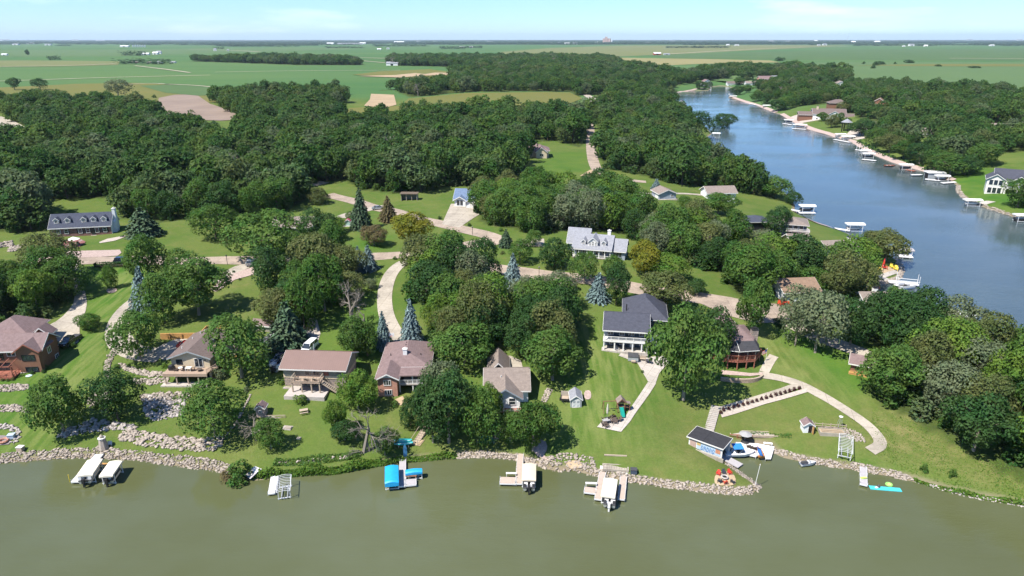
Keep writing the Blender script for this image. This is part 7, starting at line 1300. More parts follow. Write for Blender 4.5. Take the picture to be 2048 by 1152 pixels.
for i in range(5): adirondack(at(958 + i * 6.2, 887 - i * .3), 8 + i * 4 - 10, P_gc, f'green lawn chair, number {i + 1} from the left of the shaded row' if False else ['leftmost green lawn chair of the shaded row under the trees', 'second green lawn chair from the left in the shaded row', 'middle green lawn chair of the shaded row', 'second green lawn chair from the right in the shaded row', 'rightmost green lawn chair of the shaded row'][i], 'row of green chairs under the trees', s=1.1)
for px, py, rz, lb in [(1207,852,90,'wicker chair at the left end of the patio table'),(1213,856,20,'wicker chair in front of the patio table'),(1209,844,110,'wicker chair left of the patio table'),(1226,838,200,'dark wicker chair near the planter on the pad'),(1222,846,60,'wicker chair left of the small pad table'),(1230,848,0,'wicker chair nearest the lawn at the pad'),(1237,843.5,-80,'rightmost wicker chair on the pad')]: adirondack(lift_z(at(px, py), .15), rz, P_wk, lb, 'wicker chairs on the concrete pad', name='wicker_chair', s=.95)
table(lift_z(at(1212, 848), .15), 25, 1.3, .9, .72, P_gr, 'grey patio table on the concrete pad'); table(lift_z(at(1226, 842), .15), 0, .8, .8, .4, P_wk, 'low round wicker table among chairs on the pad', rnd=True)
u = empty('closed_umbrella', lift_z(at(1214, 838), .15), 0, 'tall closed beige umbrella at the back of the concrete pad', 'umbrella'); MB().tube((0, 0, 0), (0, 0, 3.0), .03).build('pole', M_steel, u); MB().lathe([(.05, .9), (.17, 1.1), (.19, 1.9), (.1, 2.8), (.02, 3.05)], 8).build('canopy', mat('beige_canvas', (.50, .46, .39), .85), u); MB().lathe([(.3, 0), (.3, .12)], 10).build('base', M_dgrey, u)
pt = empty('planter', lift_z(at(1226, 836), .15), 0, 'dark planter with yellow flowers on the concrete pad', 'planter'); MB().lathe([(.2, 0), (.3, .5)], 10).build('pot', M_dgrey, pt); V, F = leaf_cards(rng.normal(size=(60, 3)) * .15 + np.array([0, 0, .65]), rng.normal(size=(60, 3)), .16, 3); o = bpy.data.objects.new('flowers', np_mesh('flowers', V, F, L_['yellow'])); COL.objects.link(o); o.parent = pt
# play set
ps = empty('play_set', at(1241, 822), R(4), 'wooden play set with roofed tower, green slide and swing beam', 'play set'); posts(ps, [(-.6, -.5), (.6, -.5), (-.6, .6), (.6, .6)], 0, 2.3, M_cedar, .06); B('tower_floor', M_cedar, ps, (-.65, .65, -.55, .65, 1.05, 1.15)); rail(ps, [(-.6, .6), (.6, .6)], 1.15, .6, M_cedar, sp=.2); walls(ps, M_cedar, -.6, .6, -.5, .6, 2.0, 2.3, 2.85, 'y', 'gable_board'); gable(ps, R_taupe, -.6, .6, -.5, .6, 2.3, 2.9, .25, 'y', .06, M_cedar)
MB().slab([(-.35, -2.4, .12), (.25, -2.4, .12), (.25, -.5, 1.15), (-.35, -.5, 1.15)], .05).slab([(-.4, -2.4, .3), (-.35, -2.4, .1), (-.35, -.5, 1.13), (-.4, -.5, 1.33)], .05).slab([(.25, -2.4, .1), (.3, -2.4, .3), (.3, -.5, 1.33), (.25, -.5, 1.13)], .05).build('slide', mat('green_slide_plastic', (.01, .22, .17), .3, .08, 2, .5), ps)
MB().tube((-.6, .1, 2.1), (-3.4, .1, 2.1), .07).build('swing_beam', M_cedar, ps); MB().tube((-3.2, .1, 2.1), (-3.3, -.9, 0), .055).tube((-3.2, .1, 2.1), (-3.3, 1.1, 0), .055).build('end_frame', M_cedar, ps)
for x in (-1.5, -2.4): MB().tube((x - .2, .1, 2.1), (x - .2, .1, .5), .012, .012, 3).tube((x + .2, .1, 2.1), (x + .2, .1, .5), .012, .012, 3).box(x - .25, x + .25, 0, .22, .45, .5).build('swing', M_black, ps)
B('side_shelf', M_cedar, ps, (.65, 1.7, -.4, .5, .9, 1.0)); MB().slab([(.7, -.45, 1.9), (1.75, -.45, 1.7), (1.75, .55, 1.7), (.7, .55, 1.9)], .06).build('side_roof', R_taupe, ps); posts(ps, [(1.6, -.35), (1.6, .45)], 0, 1.7, M_cedar, .05)
# hot tub and porch furniture
ht = empty('hot_tub', lift_z(at(1266, 719), .12), R(-9), 'square grey hot tub with dark cover on the lower patio', 'hot tub'); B('cabinet', M_greysid, ht, (-1.05, 1.05, -1.05, 1.05, 0, .82)); B('cover', M_dgrey, ht, (-1.1, 1.1, -1.1, 1.1, .82, .96)); B('step', M_wood, ht, (-.4, .5, -1.6, -1.06, 0, .25))
bn = empty('bench', lift_z(at(1285, 722), .12), R(-9), 'wooden bench right of the hot tub', 'bench'); B('seat', M_wood, bn, (-.7, .7, -.25, .25, .4, .47)); B('backrest', M_wood, bn, (-.7, .7, .25, .3, .45, .95)); [B('leg', M_wood, bn, (x - .05, x + .05, -.22, .22, 0, .4)) for x in (-.6, .6)]
table(lift_z(at(1297, 727), .12), -9, 1.3, .9, .7, M_dgrey, 'dark patio table under the huge oak'); adirondack(lift_z(at(1234, 703), .1), 20, P_gr, 'grey lounge chair under the lower porch', name='porch_chair')
# tan house deck things
D = at(338, 768); dk = lambda x, y, z=2.42: Vector((D.x + x, D.y + y, D.z + z))
gq = empty('grill', dk(.5, 1.2), 0, 'black covered grill at the left end of the tan house deck', 'grill'); B('cabinet', M_black, gq, (-.6, .6, -.3, .3, .1, .85)); MB().lathe([(.55, .85), (.5, 1.1), (.2, 1.25)], 8).build('lid', M_black, gq)
table(dk(2.3, 1.0), 0, .9, .9, .72, M_trim, 'round white table left on the tan house deck', rnd=True); table(dk(3.9, 1.0), 0, 1.1, .9, .72, M_trim, 'pale table in the middle of the tan house deck'); table(dk(6.0, .9), 0, 1.1, 1.1, .45, P_wk, 'round dark low table at the right of the tan house deck', rnd=True)
for i, (x, rz) in enumerate([(1.4, 90), (3.1, 40), (4.7, -60)]): adirondack(dk(x, 1.0), rz, P_wk, ['dark deck chair beside the grill on the tan house deck', 'dark deck chair between the two pale tables of the tan house deck', 'dark deck chair right of the pale table on the tan house deck'][i], 'chairs on the tan house deck', name='deck_chair', s=.85)
st = empty('timber_stairs', at(417, 768), R(-14), 'timber edged gravel stairs climbing right of the tan house', 'stairs'); z0 = st.location.z
for i in range(10): B('step', M_timber, st, (-.7 , .7, i * .95, i * .95 + .9, -.6, .1 + i * .19))
# lodge lawn, ranch yard
cb = empty('painted_stone', at(58, 752), R(20), 'pale blue sign board lying on the lodge lawn', 'board'); MB().lathe([(.55, 0), (.6, .1), (.3, .2)], 8).build('slab', mat('pale_blue_paint', (.45, .60, .62), .6), cb)
lh = empty('lighthouse_ornament', at(208, 897), 0, 'small pale stone lighthouse ornament on the left riprap', 'ornament'); MB().lathe([(.85, 0), (.52, 2.0)], 8).build('tower', M_rock, lh); MB().lathe([(.62, 2.0), (.66, 2.2)], 8).build('gallery', M_trim, lh); MB().lathe([(.34, 2.2), (.34, 2.5), (.05, 2.8)], 8).build('lantern', M_conc, lh); bn = empty('bench', at(215, 893), R(10), 'small white seat beside the lighthouse ornament', 'bench'); B('seat', M_vinyl, bn, (0, .7, 0, .4, .35, .42)); B('leg', M_vinyl, bn, (.02, .1, .02, .38, 0, .35), (.6, .68, .02, .38, 0, .35)); B('backrest', M_vinyl, bn, (0, .7, .38, .44, .35, .85))
for px, py, lb, m in [(42,901,'small weathered box on the lawn edge at far left',M_wood),(1267,946,'dark framed cube table on the lawn beside the paver pit',M_navysid)]:
    t = empty('garden_box', at(px, py), R(-5), lb, 'box'); B('body', m, t, (-.5, .5, -.4, .4, 0, .75)); B('lid', M_trim if m is M_wood else M_slate if False else M_dgrey, t, (-.56, .56, -.46, .46, .75, .82))
fp = empty('fire_table', lift_z(at(8, 884), .1), 0, 'reddish brick fire place in the sunken pit at left edge', 'fire pit'); torus(MB(), (0, 0, .2), .7, .2, 12).build('ring', M_brick, fp); t = empty('garden_box', lift_z(at(24, 877), .1), R(12), 'pale blue covered cube in the sunken boulder ring', 'box'); B('body', mat('pale_blue_cover', (.36, .42, .50), .7), t, (-.5, .5, -.45, .45, 0, .7)); B('lid', M_mural, t, (-.55, .55, -.5, .5, .7, .78))
# timber retaining wall behind the tan house drive
rw = empty('timber_wall', at(322, 678), R(2), 'orange timber retaining wall behind the drive of the tan house', 'retaining wall')
for i in range(6): B('timber', M_timber, rw, (0, 8.6, -.1 - .02 * (5 - i), .2, -.3 + i * .27, -.3 + i * .27 + .255))
B('timber', M_timber, rw, (8.62, 8.8, -.1, 3.6, -.3, 1.5)); B('timber', M_timber, rw, (8.82, 12, 3.45, 3.62, -.3, 1.5)); [B('timber_post', M_timber, rw, (x, x + .2, -.34, -.22, -.3, 1.35)) for x in (2, 4.6, 7.2)]
tb = table(lift_z(at(408, 674), .1), 6, 1.6, .8, .7, M_cedar, 'brown picnic table in the corner of the timber wall', 'picnic_table'); B('bench', M_cedar, tb, (-.8, .8, -.75, -.5, .38, .44)); B('bench', M_cedar, tb, (-.8, .8, .5, .75, .38, .44))
tb = table(at(608, 826), 20, 1.5, .8, .7, M_wood, 'weathered picnic table standing alone on the ranch lawn', 'picnic_table'); B('bench', M_wood, tb, (-.75, .75, -.8, -.55, .38, .44)); B('bench', M_wood, tb, (-.75, .75, .55, .8, .38, .44))
for px, py, lb, w, d in [(575,856,'pale stone slab with clutter below the ranch lawn deck',1.7,1.2),(598,877,'small square stepping stone alone on the ranch lawn',.7,.6),(575,776,'flat pale stones beside the ranch patio',1.6,.7)]: t = empty('stone_slab', at(px, py), R(random.uniform(-20, 20)), lb, 'slab'); B('slab', M_rock2, t, (-w / 2, w / 2, -d / 2, d / 2, -.1, .12)); B('slab', M_rock, t, (-w / 4, w / 2.2, -d / 3, d / 4, .125, .26))
t = empty('broken_dock', at(512, 945), R(-30), 'heap of broken white dock panels at the shore bush', 'debris'); B('panel', M_dockw, t, (-.8, .8, -.5, .6, .5, .6)); MB().slab([(-1, -1.4, -.1), (.6, -1.7, .0), (.9, -.5, .6), (-.7, -.4, .5)], .1).build('panel', M_dockg, t); B('support', M_wood, t, (-.6, .6, -.3, .4, -.4, .49))
for i, (x, y, lb) in enumerate([(430, 1, 'grill'), (0, 0, '')][:0]): pass
Rn = at(570, 772)
for x, y, lb in [(3.2, -1.6, 'dark deck chair at the left of the ranch deck'), (5.2, -1.9, 'dark deck chair in the middle of the ranch deck'), (6.8, -1.8, 'dark deck chair at the right of the ranch deck')]: a = R(-4); adirondack(Vector((Rn.x + x * math.cos(a) - y * math.sin(a), Rn.y + x * math.sin(a) + y * math.cos(a), Rn.z + 2.36)), 170, P_wk, lb, 'chairs on the ranch deck', name='deck_chair', s=.85)
# canoes, kayak rack, paddle board, stairs
M_turq = mat('turquoise_hull', (.03, .42, .44), .4, .1, 2, .4)
for px, py, rz, lb in [(787,888,4,'upper turquoise canoe by the ranch shore sapling'),(789,894,6,'lower turquoise canoe with white edge by the ranch shore sapling')]:
    c = empty('canoe', lift_z(at(px, py), .35), R(rz), lb, 'canoe'); vs = []; N = 11; sec = [(-1, .42), (-.8, .12), (0, 0), (.8, .12), (1, .42)]
    for i in range(N): s = i / (N - 1); k = math.sin(math.pi * (.04 + .92 * s)) ** .7; vs += [(s * 3.2, a * .48 * k, b + .12 * (1 - k)) for a, b in sec]
    n = 5; o = mesh_obj('hull', vs, [(i * n + j, (i + 1) * n + j, (i + 1) * n + j + 1, i * n + j + 1) for i in range(N - 1) for j in range(n - 1)] + [(i * n, i * n + n - 1, (i + 1) * n + n - 1, (i + 1) * n) for i in range(N - 1)], M_turq, c, True); B('rack_leg', M_wood, c, (.7, .8, -.4, .4, -.4, .02), (2.4, 2.5, -.4, .4, -.4, .02)); MB().tube((.2, -.3, .44), (3.0, -.3, .44), .04, .04, 4).build('gunwale', M_vinyl, c)
b = empty('upright_board', at(811, 916), R(15), 'blue paddle board standing upright by the grey dock', 'board'); MB().add([(-.1, -.02, 0), (.1, -.02, 0), (.33, -.02, .6), (.33, -.02, 1.9), (.12, -.02, 2.6), (-.12, -.02, 2.6), (-.33, -.02, 1.9), (-.33, -.02, .6)] + [(-.1, .08, 0), (.1, .08, 0), (.33, .08, .6), (.33, .08, 1.9), (.12, .08, 2.6), (-.12, .08, 2.6), (-.33, .08, 1.9), (-.33, .08, .6)], [tuple(range(8)), tuple(range(8, 16))[::-1]] + [((i + 1) % 8, i, 8 + i, 8 + (i + 1) % 8) for i in range(8)]).build('board', mat('blue_board', (.06, .19, .33), .4, .1, 2), b); MB().tube((0, .1, 0), (0, .1, 1.6), .05).build('stand', M_wood, b)
st = empty('shore_stairs', at(829, 889), R(-24), 'wooden stairs with handrails climbing from the shore beside the canoes', 'stairs')
for i in range(11): B('step', M_wood, st, (-.55, .55, i * .5, i * .5 + .42, -.3, .1 + i * .16))
for s in (-1, 1): MB().tube((s * .65, 0, 1.0), (s * .65, 5.5, 2.75), .045).tube((s * .65, 0, 0), (s * .65, 0, 1), .05).tube((s * .65, 5.5, .5), (s * .65, 5.5, 2.75), .05).build('handrail', M_wood, st)
tw = empty('log_wall', at(800, 889), R(6), 'low grey timber wall beside the shore stairs', 'retaining wall'); [B('timber', M_wood, tw, (0, 2.6, -.1, .12, -.1 + i * .22, .11 + i * .22)) for i in range(3)]
# paver pit and beam
pp = empty('paver_pit', at(1231, 936), R(-6), 'rectangular pit of tan pavers on the lawn above the riprap', 'paving'); P0 = pp.location
for i in range(9):
    for j in range(3): dx, dy = -1.9 + i * .42, -.55 + j * .38; B('paver', M_conc, pp, (dx + .02, dx + .4, dy + .02, dy + .36, -.2, .10 + rng.uniform(0, .03)))
B('border', M_conc, pp, (-2.15, 2.15, -.75, -.57, -.2, .2), (-2.15, 2.15, .62, .8, -.2, .25), (-2.15, -1.95, -.57, .62, -.2, .2), (1.95, 2.15, -.57, .62, -.2, .2)); bm_ = empty('timber_beam', at(1231, 912), R(-5), 'long pale timber lying on the lawn above the paver pit', 'timber'); B('beam', M_wood, bm_, (-1.9, 1.9, -.1, .1, 0, .22)); bpy.data.objects.remove(bpy.data.objects['x']) if 'x' in bpy.data.objects else None
# block wall of the octagonal porch
bw = empty('block_wall', at(1480, 766), 0, 'curved tan block retaining wall below the octagonal porch', 'retaining wall'); cur = smooth_line([np.array(at(*p)[:2]) for p in [(1441,762),(1470,766),(1500,767),(1520,762),(1527,754)]], 2); o3 = bw.location; q = MB(); cap = MB(); nrm = []
for i in range(len(cur) - 1):
    a, b = cur[i], cur[i + 1]; d = (b - a) / np.linalg.norm(b - a); nn = np.array([-d[1], d[0]]) * .35; pts4 = [(a[0] - o3.x, a[1] - o3.y), (b[0] - o3.x, b[1] - o3.y), (b[0] + nn[0] - o3.x, b[1] + nn[1] - o3.y), (a[0] + nn[0] - o3.x, a[1] + nn[1] - o3.y)]; q.prism(pts4, -.5, .8); cap.prism(pts4, .802, .88)
q.build('wall', M_block, bw); cap.build('cap', M_wood, bw)
fl = empty('flag', at(1531, 724), 0, 'striped red white and blue flag on the right end of the red deck', 'flag'); MB().tube((0, 0, 0), (0, 0, 3.2), .03).build('pole', M_white, fl)
for i in range(7): MB().slab([(-.05, -.05 - .0, 3.0 - i * .13), (-1.1, -.35, 2.6 - i * .13), (-1.1, -.35, 2.47 - i * .13), (-.05, -.05, 2.87 - i * .13)], .02).build('stripe', P_rc if i % 2 == 0 else M_white, fl)
MB().slab([(-.05, -.08, 3.0), (-.5, -.21, 2.83), (-.5, -.21, 2.4), (-.05, -.08, 2.6)], .02).build('canton', M_navyhull, fl)
# shrubs in the stone strip, stairs to the boathouse
ps_ = [(1441,828),(1447,823)] + [(1457 + i * 9.4, 820 - i * 2.75) for i in range(16)]; wl_ = ['leftmost', 'second']
for i, (px, py) in enumerate(ps_):
    P = at(px, py); o = tree(Vector((P.x, P.y, P.z + .1)), 'shrub', .72 + .1 * random.random(), .74, 'round dark purple shrub in the gravel strip beside the sloping path', 'purple', 'row of purple shrubs in the gravel strip', name='purple_shrub', cat='shrub')
stp = empty('garden_stairs', at(1418, 861), R(-9), 'wide tan garden stairs from the boathouse up to the sloping path', 'stairs'); top = at(1432, 812); L = math.hypot(top.x - stp.location.x, top.y - stp.location.y); dz = top.z - stp.location.z; stp.rotation_euler.z = math.atan2(-(top.x - stp.location.x), top.y - stp.location.y)
for i in range(14): B('step', M_patio if i % 1 == 0 else M_conc, stp, (-.85, .85, L * i / 14, L * (i + .78) / 14, -.5, .12 + dz * i / 13)); B('riser', M_mulch, stp, (-.85, .85, L * (i + .785) / 14, L * (i + .995) / 14, -.5, .02 + dz * i / 13))
gb = empty('garden_bed', lift_z(at(1520, 876), .35), R(-4), 'long timber edged garden bed with plants and stones on the lawn', 'garden bed'); B('edge', M_wood, gb, (-5.3, 5.3, -.1, .05, -.2, .22)); B('edge', M_wood, gb, (-5.3, 5.3, 1.3, 1.45, -.2, .22)); B('edge', M_wood, gb, (-5.3, -5.15, .05, 1.3, -.2, .22)); B('edge', M_wood, gb, (5.15, 5.3, .05, 1.3, -.2, .22)); B('soil', M_grav, gb, (-5.15, 5.15, .05, 1.3, -.2, .12))
rf = empty('raised_bed', at(1640, 872), R(-7), 'pale raised garden box right of the white shed', 'garden bed'); B('side', M_conc, rf, (0, 4.2, 0, .12, -.2, .75)); B('side', M_conc, rf, (0, 4.2, 1.5, 1.62, -.2, .85)); B('side', M_conc, rf, (0, .12, .12, 1.5, -.2, .75), (4.08, 4.2, .12, 1.5, -.2, .75)); B('soil', M_sand, rf, (.12, 4.08, .12, 1.5, .3, .62)); [B('crossbar', M_wood, rf, (.3, 3.9, .4 + k * .5, .48 + k * .5, .78, .84)) for k in range(2)]
tr_ = empty('trellis_fence', at(1650, 856), R(-9), 'low weathered fence with posts behind the raised garden box', 'fence'); B('rail', M_wood, tr_, (-1.8, 3.6, 0, .08, .75, .83)); B('rail', M_wood, tr_, (-1.8, 3.6, 0, .08, .3, .37)); [B('post', M_wood, tr_, (x - .05, x + .05, -.02, .1, -.1, 1.0)) for x in (-1.8, -.5, .9, 2.2, 3.5)]
wmil = empty('garden_windmill', at(1678, 856), 0, 'small metal windmill ornament by the hooped lift frame', 'ornament'); [MB().tube((sx * .4, sy * .4, 0), (sx * .08, sy * .08, 2.3), .03, .03, 4).build('leg', M_steel, wmil) for sx in (-1, 1) for sy in (-1, 1)]; MB().lathe([(.36, 2.3), (.36, 2.36)], 12).build('wheel', M_trim, wmil)
fp = empty('flagpole', at(1510, 971), R(0), 'bare white flagpole leaning at the peninsula tip', 'flagpole'); MB().tube((0, 0, -.2), (.35, 0, 3.9), .05, .04, 8).build('pole', M_white, fp); MB().lathe([(.04, 3.9), (.09, 3.98), (.03, 4.08)], 8, (.35, 0)).build('finial', M_white, fp); rp = empty('boat_ramp', at(1440, 912), R(-48), 'grey wooden ramp from the boathouse down to the cove', 'ramp'); MB().slab([(0, -.9, .3), (4.0, -.9, .12), (4.0, .7, .12), (0, .7, .3)], .15).build('ramp_deck', M_dockg, rp)
tp = empty('patio_umbrella', at(1489, 885), 0, 'open grey umbrella behind the boat platform', 'umbrella'); MB().tube((0, 0, 0), (0, 0, 2.15), .035).build('pole', M_steel, tp); MB().lathe([(1.15, 1.75), (.05, 2.2)], 8).build('canopy', P_gr, tp); tq = empty('covered_table', at(1490, 888), 0, 'round black covered table under the grey umbrella', 'table'); MB().lathe([(.8, 0), (.75, .55), (.5, .7)], 12).build('cover', M_black, tq)
for i, (px, py) in enumerate([(1497,895),(1502,897),(1508,899)]): adirondack(w0(px, py, .56), 170, P_wk, ['left of three dark chairs on the boat platform', 'middle of three dark chairs on the boat platform', 'right of three dark chairs on the boat platform'][i], 'chairs on the boat platform', name='deck_chair', s=.8)
sp = empty('person', at(1441, 907), R(40), 'person in dark clothes standing at the open front of the boathouse', 'person'); bm_v = [(0, 0, .95), (0, 0, 1.25), (0, 0, 1.45), (0, 0, 1.62), (.09, 0, .9), (.1, .02, .5), (.1, 0, .06), (.1, -.14, .03), (-.09, 0, .9), (-.12, .02, .5), (-.12, .03, .06), (-.12, -.12, .03), (.2, 0, 1.4), (.26, .03, 1.12), (.24, -.06, .88), (-.2, 0, 1.4), (-.26, .03, 1.12), (-.24, -.06, .88), (0, -.01, 1.74)]
me = bpy.data.meshes.new('body'); me.from_pydata(bm_v, [(0, 1), (1, 2), (2, 3), (3, 18), (0, 4), (4, 5), (5, 6), (6, 7), (0, 8), (8, 9), (9, 10), (10, 11), (2, 12), (12, 13), (13, 14), (2, 15), (15, 16), (16, 17)], []); o = bpy.data.objects.new('body', me); COL.objects.link(o); o.parent = sp; me.materials.append(mat('dark_clothes', (.05, .055, .075), .85, .2, 4)); sk_ = o.modifiers.new('skin', 'SKIN')
for i, rr in enumerate([.15, .15, .14, .06, .1, .075, .05, .04, .1, .075, .05, .04, .07, .05, .04, .07, .05, .04, .06]): me.skin_vertices[0].data[i].radius = (rr, rr * .8)
me.skin_vertices[0].data[0].use_root = True; o.modifiers.new('s', 'SUBSURF').levels = 1; MB().lathe([(.05, 1.6), (.1, 1.68), (.105, 1.76), (.07, 1.84), (.02, 1.87)], 8).build('head', mat('skin', (.45, .26, .18), .6, .05, 4), sp, True); MB().lathe([(.11, 1.76), (.09, 1.85), (.02, 1.89)], 8).build('hair', mat('dark_hair', (.03, .02, .015), .7), sp, True)
# beach point
for px, py, rz, m, lb in [(1758,541,20,P_yc,'left yellow chair on the beach point'),(1784,537,-10,P_yc,'middle yellow chair on the beach point'),(1791,541,-30,P_yc,'right yellow chair on the beach point'),(1769,538,0,P_rc,'red chair on the beach point')]: adirondack(at(px, py), rz, m, lb, 'beach point chairs', name='beach_chair', s=1.5)
u = empty('closed_umbrella', at(1766, 537), 0, 'closed red umbrella on the beach point', 'umbrella'); MB().tube((0, 0, 0), (0, 0, 3.2), .04).build('pole', M_white, u); MB().lathe([(.06, 1.3), (.3, 1.5), (.25, 2.4), (.03, 3.3)], 8).build('canopy', P_rc, u); u = empty('lamp_post', at(1763, 560), 0, 'slim dark post at the foot of the beach point path', 'post'); MB().tube((0, 0, 0), (0, 0, 3.4), .06).build('pole', M_black, u); MB().lathe([(.12, 3.4), (.16, 3.6), (.02, 3.8)], 8).build('lamp', M_glass, u)
# lamps, mailboxes, hedges and bushes
for px, py, lb in [(455,529,'dark post lamp beside the road, left of the brownish pine'),(945,470,'dark post lamp at the road fork'),(1078,553,'small dark mailbox post by the middle road')]: u = empty('lamp_post', at(px, py), 0, lb, 'lamp post'); MB().tube((0, 0, 0), (0, 0, 2.3), .07).build('pole', M_black, u); MB().lathe([(.16, 2.3), (.22, 2.6), (.04, 2.8)], 8).build('lamp', M_black, u)
hd = empty('hedge', at(222, 533), R(4), 'clipped dark hedge along the road beside the dark blue car', 'hedge'); C = rng.uniform(-1, 1, (2600, 3)); k = np.argmax(np.abs(C), 1); C[np.arange(2600), k] = np.sign(C[np.arange(2600), k]); nn_ = np.zeros_like(C); nn_[np.arange(2600), k] = C[np.arange(2600), k]; C = C * (4.6, .8, .6) + (.5, 0, .6); V, F = leaf_cards(C, nn_ + rng.normal(size=C.shape) * .4, .24, 8); o = bpy.data.objects.new('foliage', np_mesh('foliage', V, F, L_['dark'])); COL.objects.link(o); o.parent = hd; B('stems', M_bark, hd, (-4, 5, -.3, .3, 0, .5))
for px, py, w, tn, lb in [(119,695,14,'green','left of three round bushes in front of the black pickup'),(131,696,14,'green','middle of three round bushes in front of the black pickup'),(145,694,14,'green','right of three round bushes in front of the black pickup'),(91,737,13,'green','upright bush at the lodge corner'),(88,745,9,'dark','small bush at the lodge corner'),(64,748,9,'dark','little bush under the lodge window'),(5,762,8,'olive','leftmost low bush along the lodge deck'),(16,762,8,'olive','middle low bush along the lodge deck'),(27,760,8,'olive','rightmost low bush along the lodge deck'),(235,737,13,'green','bush on the boulder bed left of the tan house'),(258,735,10,'dark','bush beside the small lawn left of the tan house'),(275,737,8,'green','tiny bush by the small lawn left of the tan house'),(330,735,13,'bright','bright bush at the corner of the tan house'),(440,758,28,'grey','low grey spreading shrub right of the tan house stairs'),(493,783,14,'grey','flat grey shrub at the top of the stone edging'),(455,566,7,'dark','clipped ball bush in the gravel by the short drive'),(468,545,7,'dark','upper clipped ball bush in the gravel by the short drive'),(480,560,6,'dark','lower clipped ball bush in the gravel by the short drive'),(790,519,10,'green','bush at the top of the curved driveway, left'),(828,520,9,'green','bush at the top of the curved driveway, right'),(880,438,9,'dark','bush beside the drive of the blue roofed house'),(938,452,9,'dark','bush right of the drive of the blue roofed house'),(665,726,32,'dark','low dark bushes behind the ridge of the metal roofed house'),(600,808,26,'bright','weedy plants at the lawn deck end'),(562,770,12,'bright','bush beside the trailer boat'),(350,800,10,'green','little shrub in the boulders below the tan house, left'),(353,812,10,'green','little shrub in the boulders below the tan house, lower'),(310,823,9,'bright','little shrub on the boulder slope'),(180,795,10,'green','shrub in the boulders left of the dark maple'),(192,817,9,'green','low shrub in the boulders left of the dark maple'),(885,548,10,'green','bush by the middle road'),(1002,462,10,'green','small bush at the road fork lawn'),(1005,508,10,'olive','bush in the stone patch at the road fork'),(1118,556,8,'yellow','yellow flowering bush by the middle road'),(1285,745,8,'green','small bush at patio edge'),(790,812,16,'green','bush below the brick gable')]:
    T(px, py, py - w * .8, w, 'shrub', tn, lb, name='bush')
# patio of the dormer house
u = empty('patio_umbrella', at(150, 492), 0, 'open white umbrella on the patio of the dormer house', 'umbrella'); MB().tube((0, 0, 0), (0, 0, 2.6), .04).build('pole', M_steel, u); MB().lathe([(1.7, 2.1), (.05, 2.8)], 8).build('canopy', M_canvas2, u); sheet('patio', [(110,498),(118,484),(160,478),(172,484),(160,494)], M_brickd, .14, 1)
for px, py, lb in [(143,494,'left dark chair on the dormer house patio'),(157,491,'right dark chair on the dormer house patio')]: adirondack(lift_z(at(px, py), .15), 40, P_wk, lb, 'chairs on the dormer house patio', name='patio_chair')
for px, py, lb in [(30,498,'pale boulder heap in the grove left of the dormer house'),(8,490,'pale boulder heap at the left edge')]: riprap(lb, [(px - 12, py + 6), (px + 16, py + 2)], [(px - 12, py - 4), (px + 16, py - 8)], 1.1, 20)
hp = empty('basketball_hoop', at(778, 694), R(0), 'basketball hoop with white board beside the curved driveway', 'hoop'); MB().tube((0, 0, 0), (0, 0, 2.6), .07).tube((0, 0, 2.6), (.7, -.2, 3.1), .06).build('pole', M_steel, hp); B('backboard', M_white, hp, (.2, 1.3, -.3, -.24, 2.6, 3.4)); torus(MB(), (.75, -.55, 2.85), .22, .02, 10, 4).build('rim', P_rc, hp)
pd = empty('covered_boat', at(524, 692), R(62), 'small white boat on a trailer right of the large tree', 'boat'); hull(pd, 4, 1.7, .8, M_vinyl, M_dgrey); B('trailer_frame', M_steel, pd, (-.2, 4.8, -.4, .4, -.35, -.25)); [MB().tube((1.4, s * .8, -.2), (1.4, s * 1.0, -.2), .3, .3, 10).build('wheel', M_tyre, pd) for s in (-1, 1)]; pd.location.z += .5
rw = empty('low_roof_shed', at(505, 662), R(-12), 'low mauve roofed shed right of the large tree', 'shed'); walls(rw, M_olivesid, 0, 4.5, 0, 3, -.5, 1.6, 2.3, 'x'); gable(rw, R_mauve, 0, 4.5, 0, 3, 1.6, 2.3, .3, 'x')
# ------------------------------------------------------------------ the plain: farms, elevator, mast
def barn(px, py, wpx, hpx, m, rm, label, group=None, n=1, name='farm_building'):
    P = at(px, py); k = px_m(P); w, h_ = wpx * k, hpx * k; r = empty(name, P, R(random.uniform(-8, 8)), label, 'farm building', group); d = min(w * .6, 30); walls(r, m, -w / 2, w / 2, 0, d, -1, h_ * .62, h_, 'x'); gable(r, rm, -w / 2, w / 2, 0, d, h_ * .62, h_ * 1.02, .8, 'x'); B('door', M_dark if m is not M_dark else M_white, r, (-w * .12, w * .1, -.15, -.02, 0, h_ * .45)); return r
M_shed = mat('white_metal_siding', (.68, .68, .67), .5, .05, .2); M_rsid = mat('red_barn_board', (.30, .07, .05), .8, .15, .3)
barn(784, 131, 24, 7, M_shed, R_lgrey, 'white machine shed at the edge of the green field in front of a tree belt'); barn(1315, 110, 14, 5, M_rsid, M_shed, 'red barn with white roof in the middle of the plain'); barn(1334, 110, 12, 3, M_shed, R_lgrey, 'white shed right of the red barn'); barn(319, 127, 9, 5, M_shed, R_lgrey, 'white farmhouse among the grove trees at left'); barn(270, 126, 12, 3.5, M_rsid, R_brown, 'brown roofed farmhouse left in the grove'); barn(345, 126, 10, 3, M_shed, R_lgrey, 'white shed at the right end of the grove'); barn(298, 126.5, 8, 3, M_shed, R_brown, 'pale shed between grove trees')
FB = 'white farm buildings scattered on the plain'
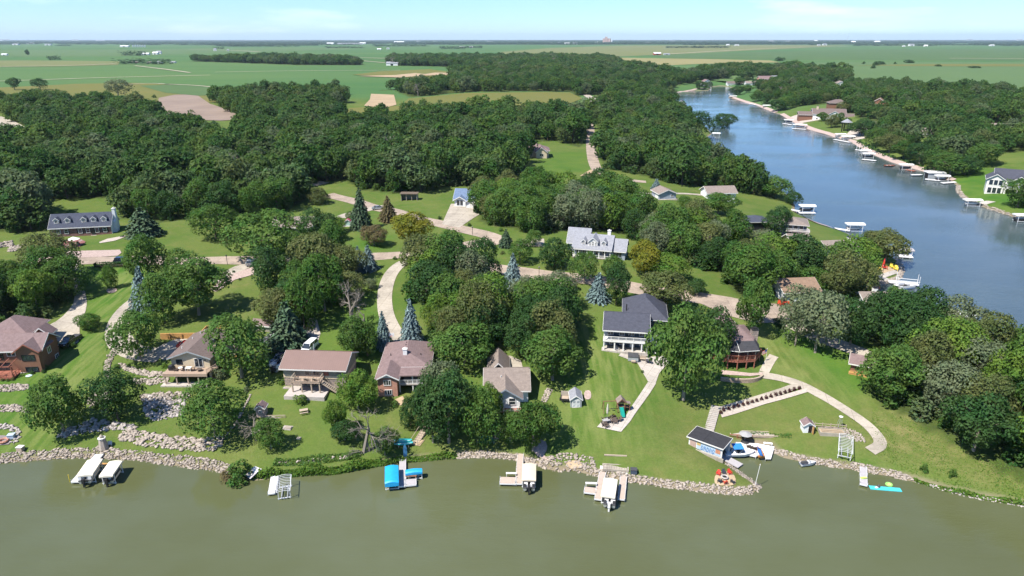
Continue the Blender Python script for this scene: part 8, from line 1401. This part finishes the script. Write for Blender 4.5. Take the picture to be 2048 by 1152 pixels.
for px, py, w, h_ in [(290,110,14,4),(310,109,10,5),(318,108,8,6),(248,94,16,3),(430,102,5,5),(456,102,4,3),(700,89,50,3),(660,88.5,14,3),(725,88,12,3),(798,86,20,3),(836,85,8,3),(924,96,10,3.5),(942,96,7,3.5),(758,99.5,8,2.5),(776,98.5,5,3),(1035,88,12,2.2),(1050,88,8,2.2),(1102,88.5,7,3),(1118,88,6,3),(1134,89,10,3.2),(1151,89,10,3.4),(1275,88,6,3),(1296,88,9,3.4),(1193,87,5,3),(1456,91,6,2.4),(1474,91.5,8,2),(1543,84.5,10,3),(1575,84.5,10,2.4),(1632,83.5,6,3),(1650,90.5,8,3),(1638,91,6,2.4),(1707,86.5,8,4),(1755,86,12,4),(1824,92,10,4),(1852,93,7,3),(1808,93.5,5,2),(1940,79.5,12,3),(980,86,12,3),(870,85,9,2.4),(1400,86,9,2.4),(1345,84,9,2.4),(60,88,14,2.6),(30,90,12,2.6),(10,78.8,18,3),(95,90.5,12,2.5),(200,83,16,3),(150,82,12,3),(8,111,10,3.5),(1985,92,9,2.5),(2040,80,12,3)]:
    barn(px, max(py, 81.5), w, h_, M_shed, M_shed if random.random() < .6 else R_lgrey, 'white farm building standing alone far out on the plain', FB)
for i in range(6): P = at(267 + i * 4.6, 94.5); k = px_m(P); s = empty('grain_bin', P, 0, 'round silver grain bin in the row on the left plain', 'grain bin', 'silver grain bins in a row'); MB().lathe([(1.5 * k, -1), (1.5 * k, 3.6 * k)], 10).build('drum', M_steel, s); MB().lathe([(1.6 * k, 3.62 * k), (.1 * k, 4.6 * k)], 10).build('roof', M_steel, s)
P = at(1213, 87); k = px_m(P); ge = empty('grain_elevator', P, 0, 'tall pinkish grain elevator on the horizon', 'grain elevator'); M_pink = mat('pinkish_concrete', (.52, .36, .30), .85, .08, .02)
for i in range(5): MB().lathe([(1.7 * k, -1), (1.7 * k, 9.5 * k)], 10, ((-6 + i * 3.1) * k, 0)).build('silo', M_pink, ge)
B('headhouse', M_pink, ge, (-3.5 * k, 1.5 * k, -1 * k, 1 * k, 9.5 * k, 12 * k)); B('tower', M_pink, ge, (-2.6 * k, -1.6 * k, -.5 * k, .5 * k, 12 * k, 13.4 * k)); B('tower', M_pink, ge, (.4 * k, 1.2 * k, -.5 * k, .5 * k, 12 * k, 13.2 * k)); MB().lathe([(1.3 * k, -1), (1.3 * k, 7 * k)], 10, (10.5 * k, 0)).build('white_silo', M_shed, ge)
P = at(1694, 85); k = px_m(P); ms = empty('radio_mast', P, 0, 'thin tall radio mast rising above the horizon at right', 'mast'); MB().tube((0, 0, 0), (1.5 * k, 0, 29 * k), .28 * k, .10 * k, 4).build('mast', M_steel, ms); [MB().tube((0, 0, 26 * k), (s * 6 * k, 0, 0), .03 * k, .03 * k, 3).build('guy_wire', M_steel, ms) for s in (-1, 1)]
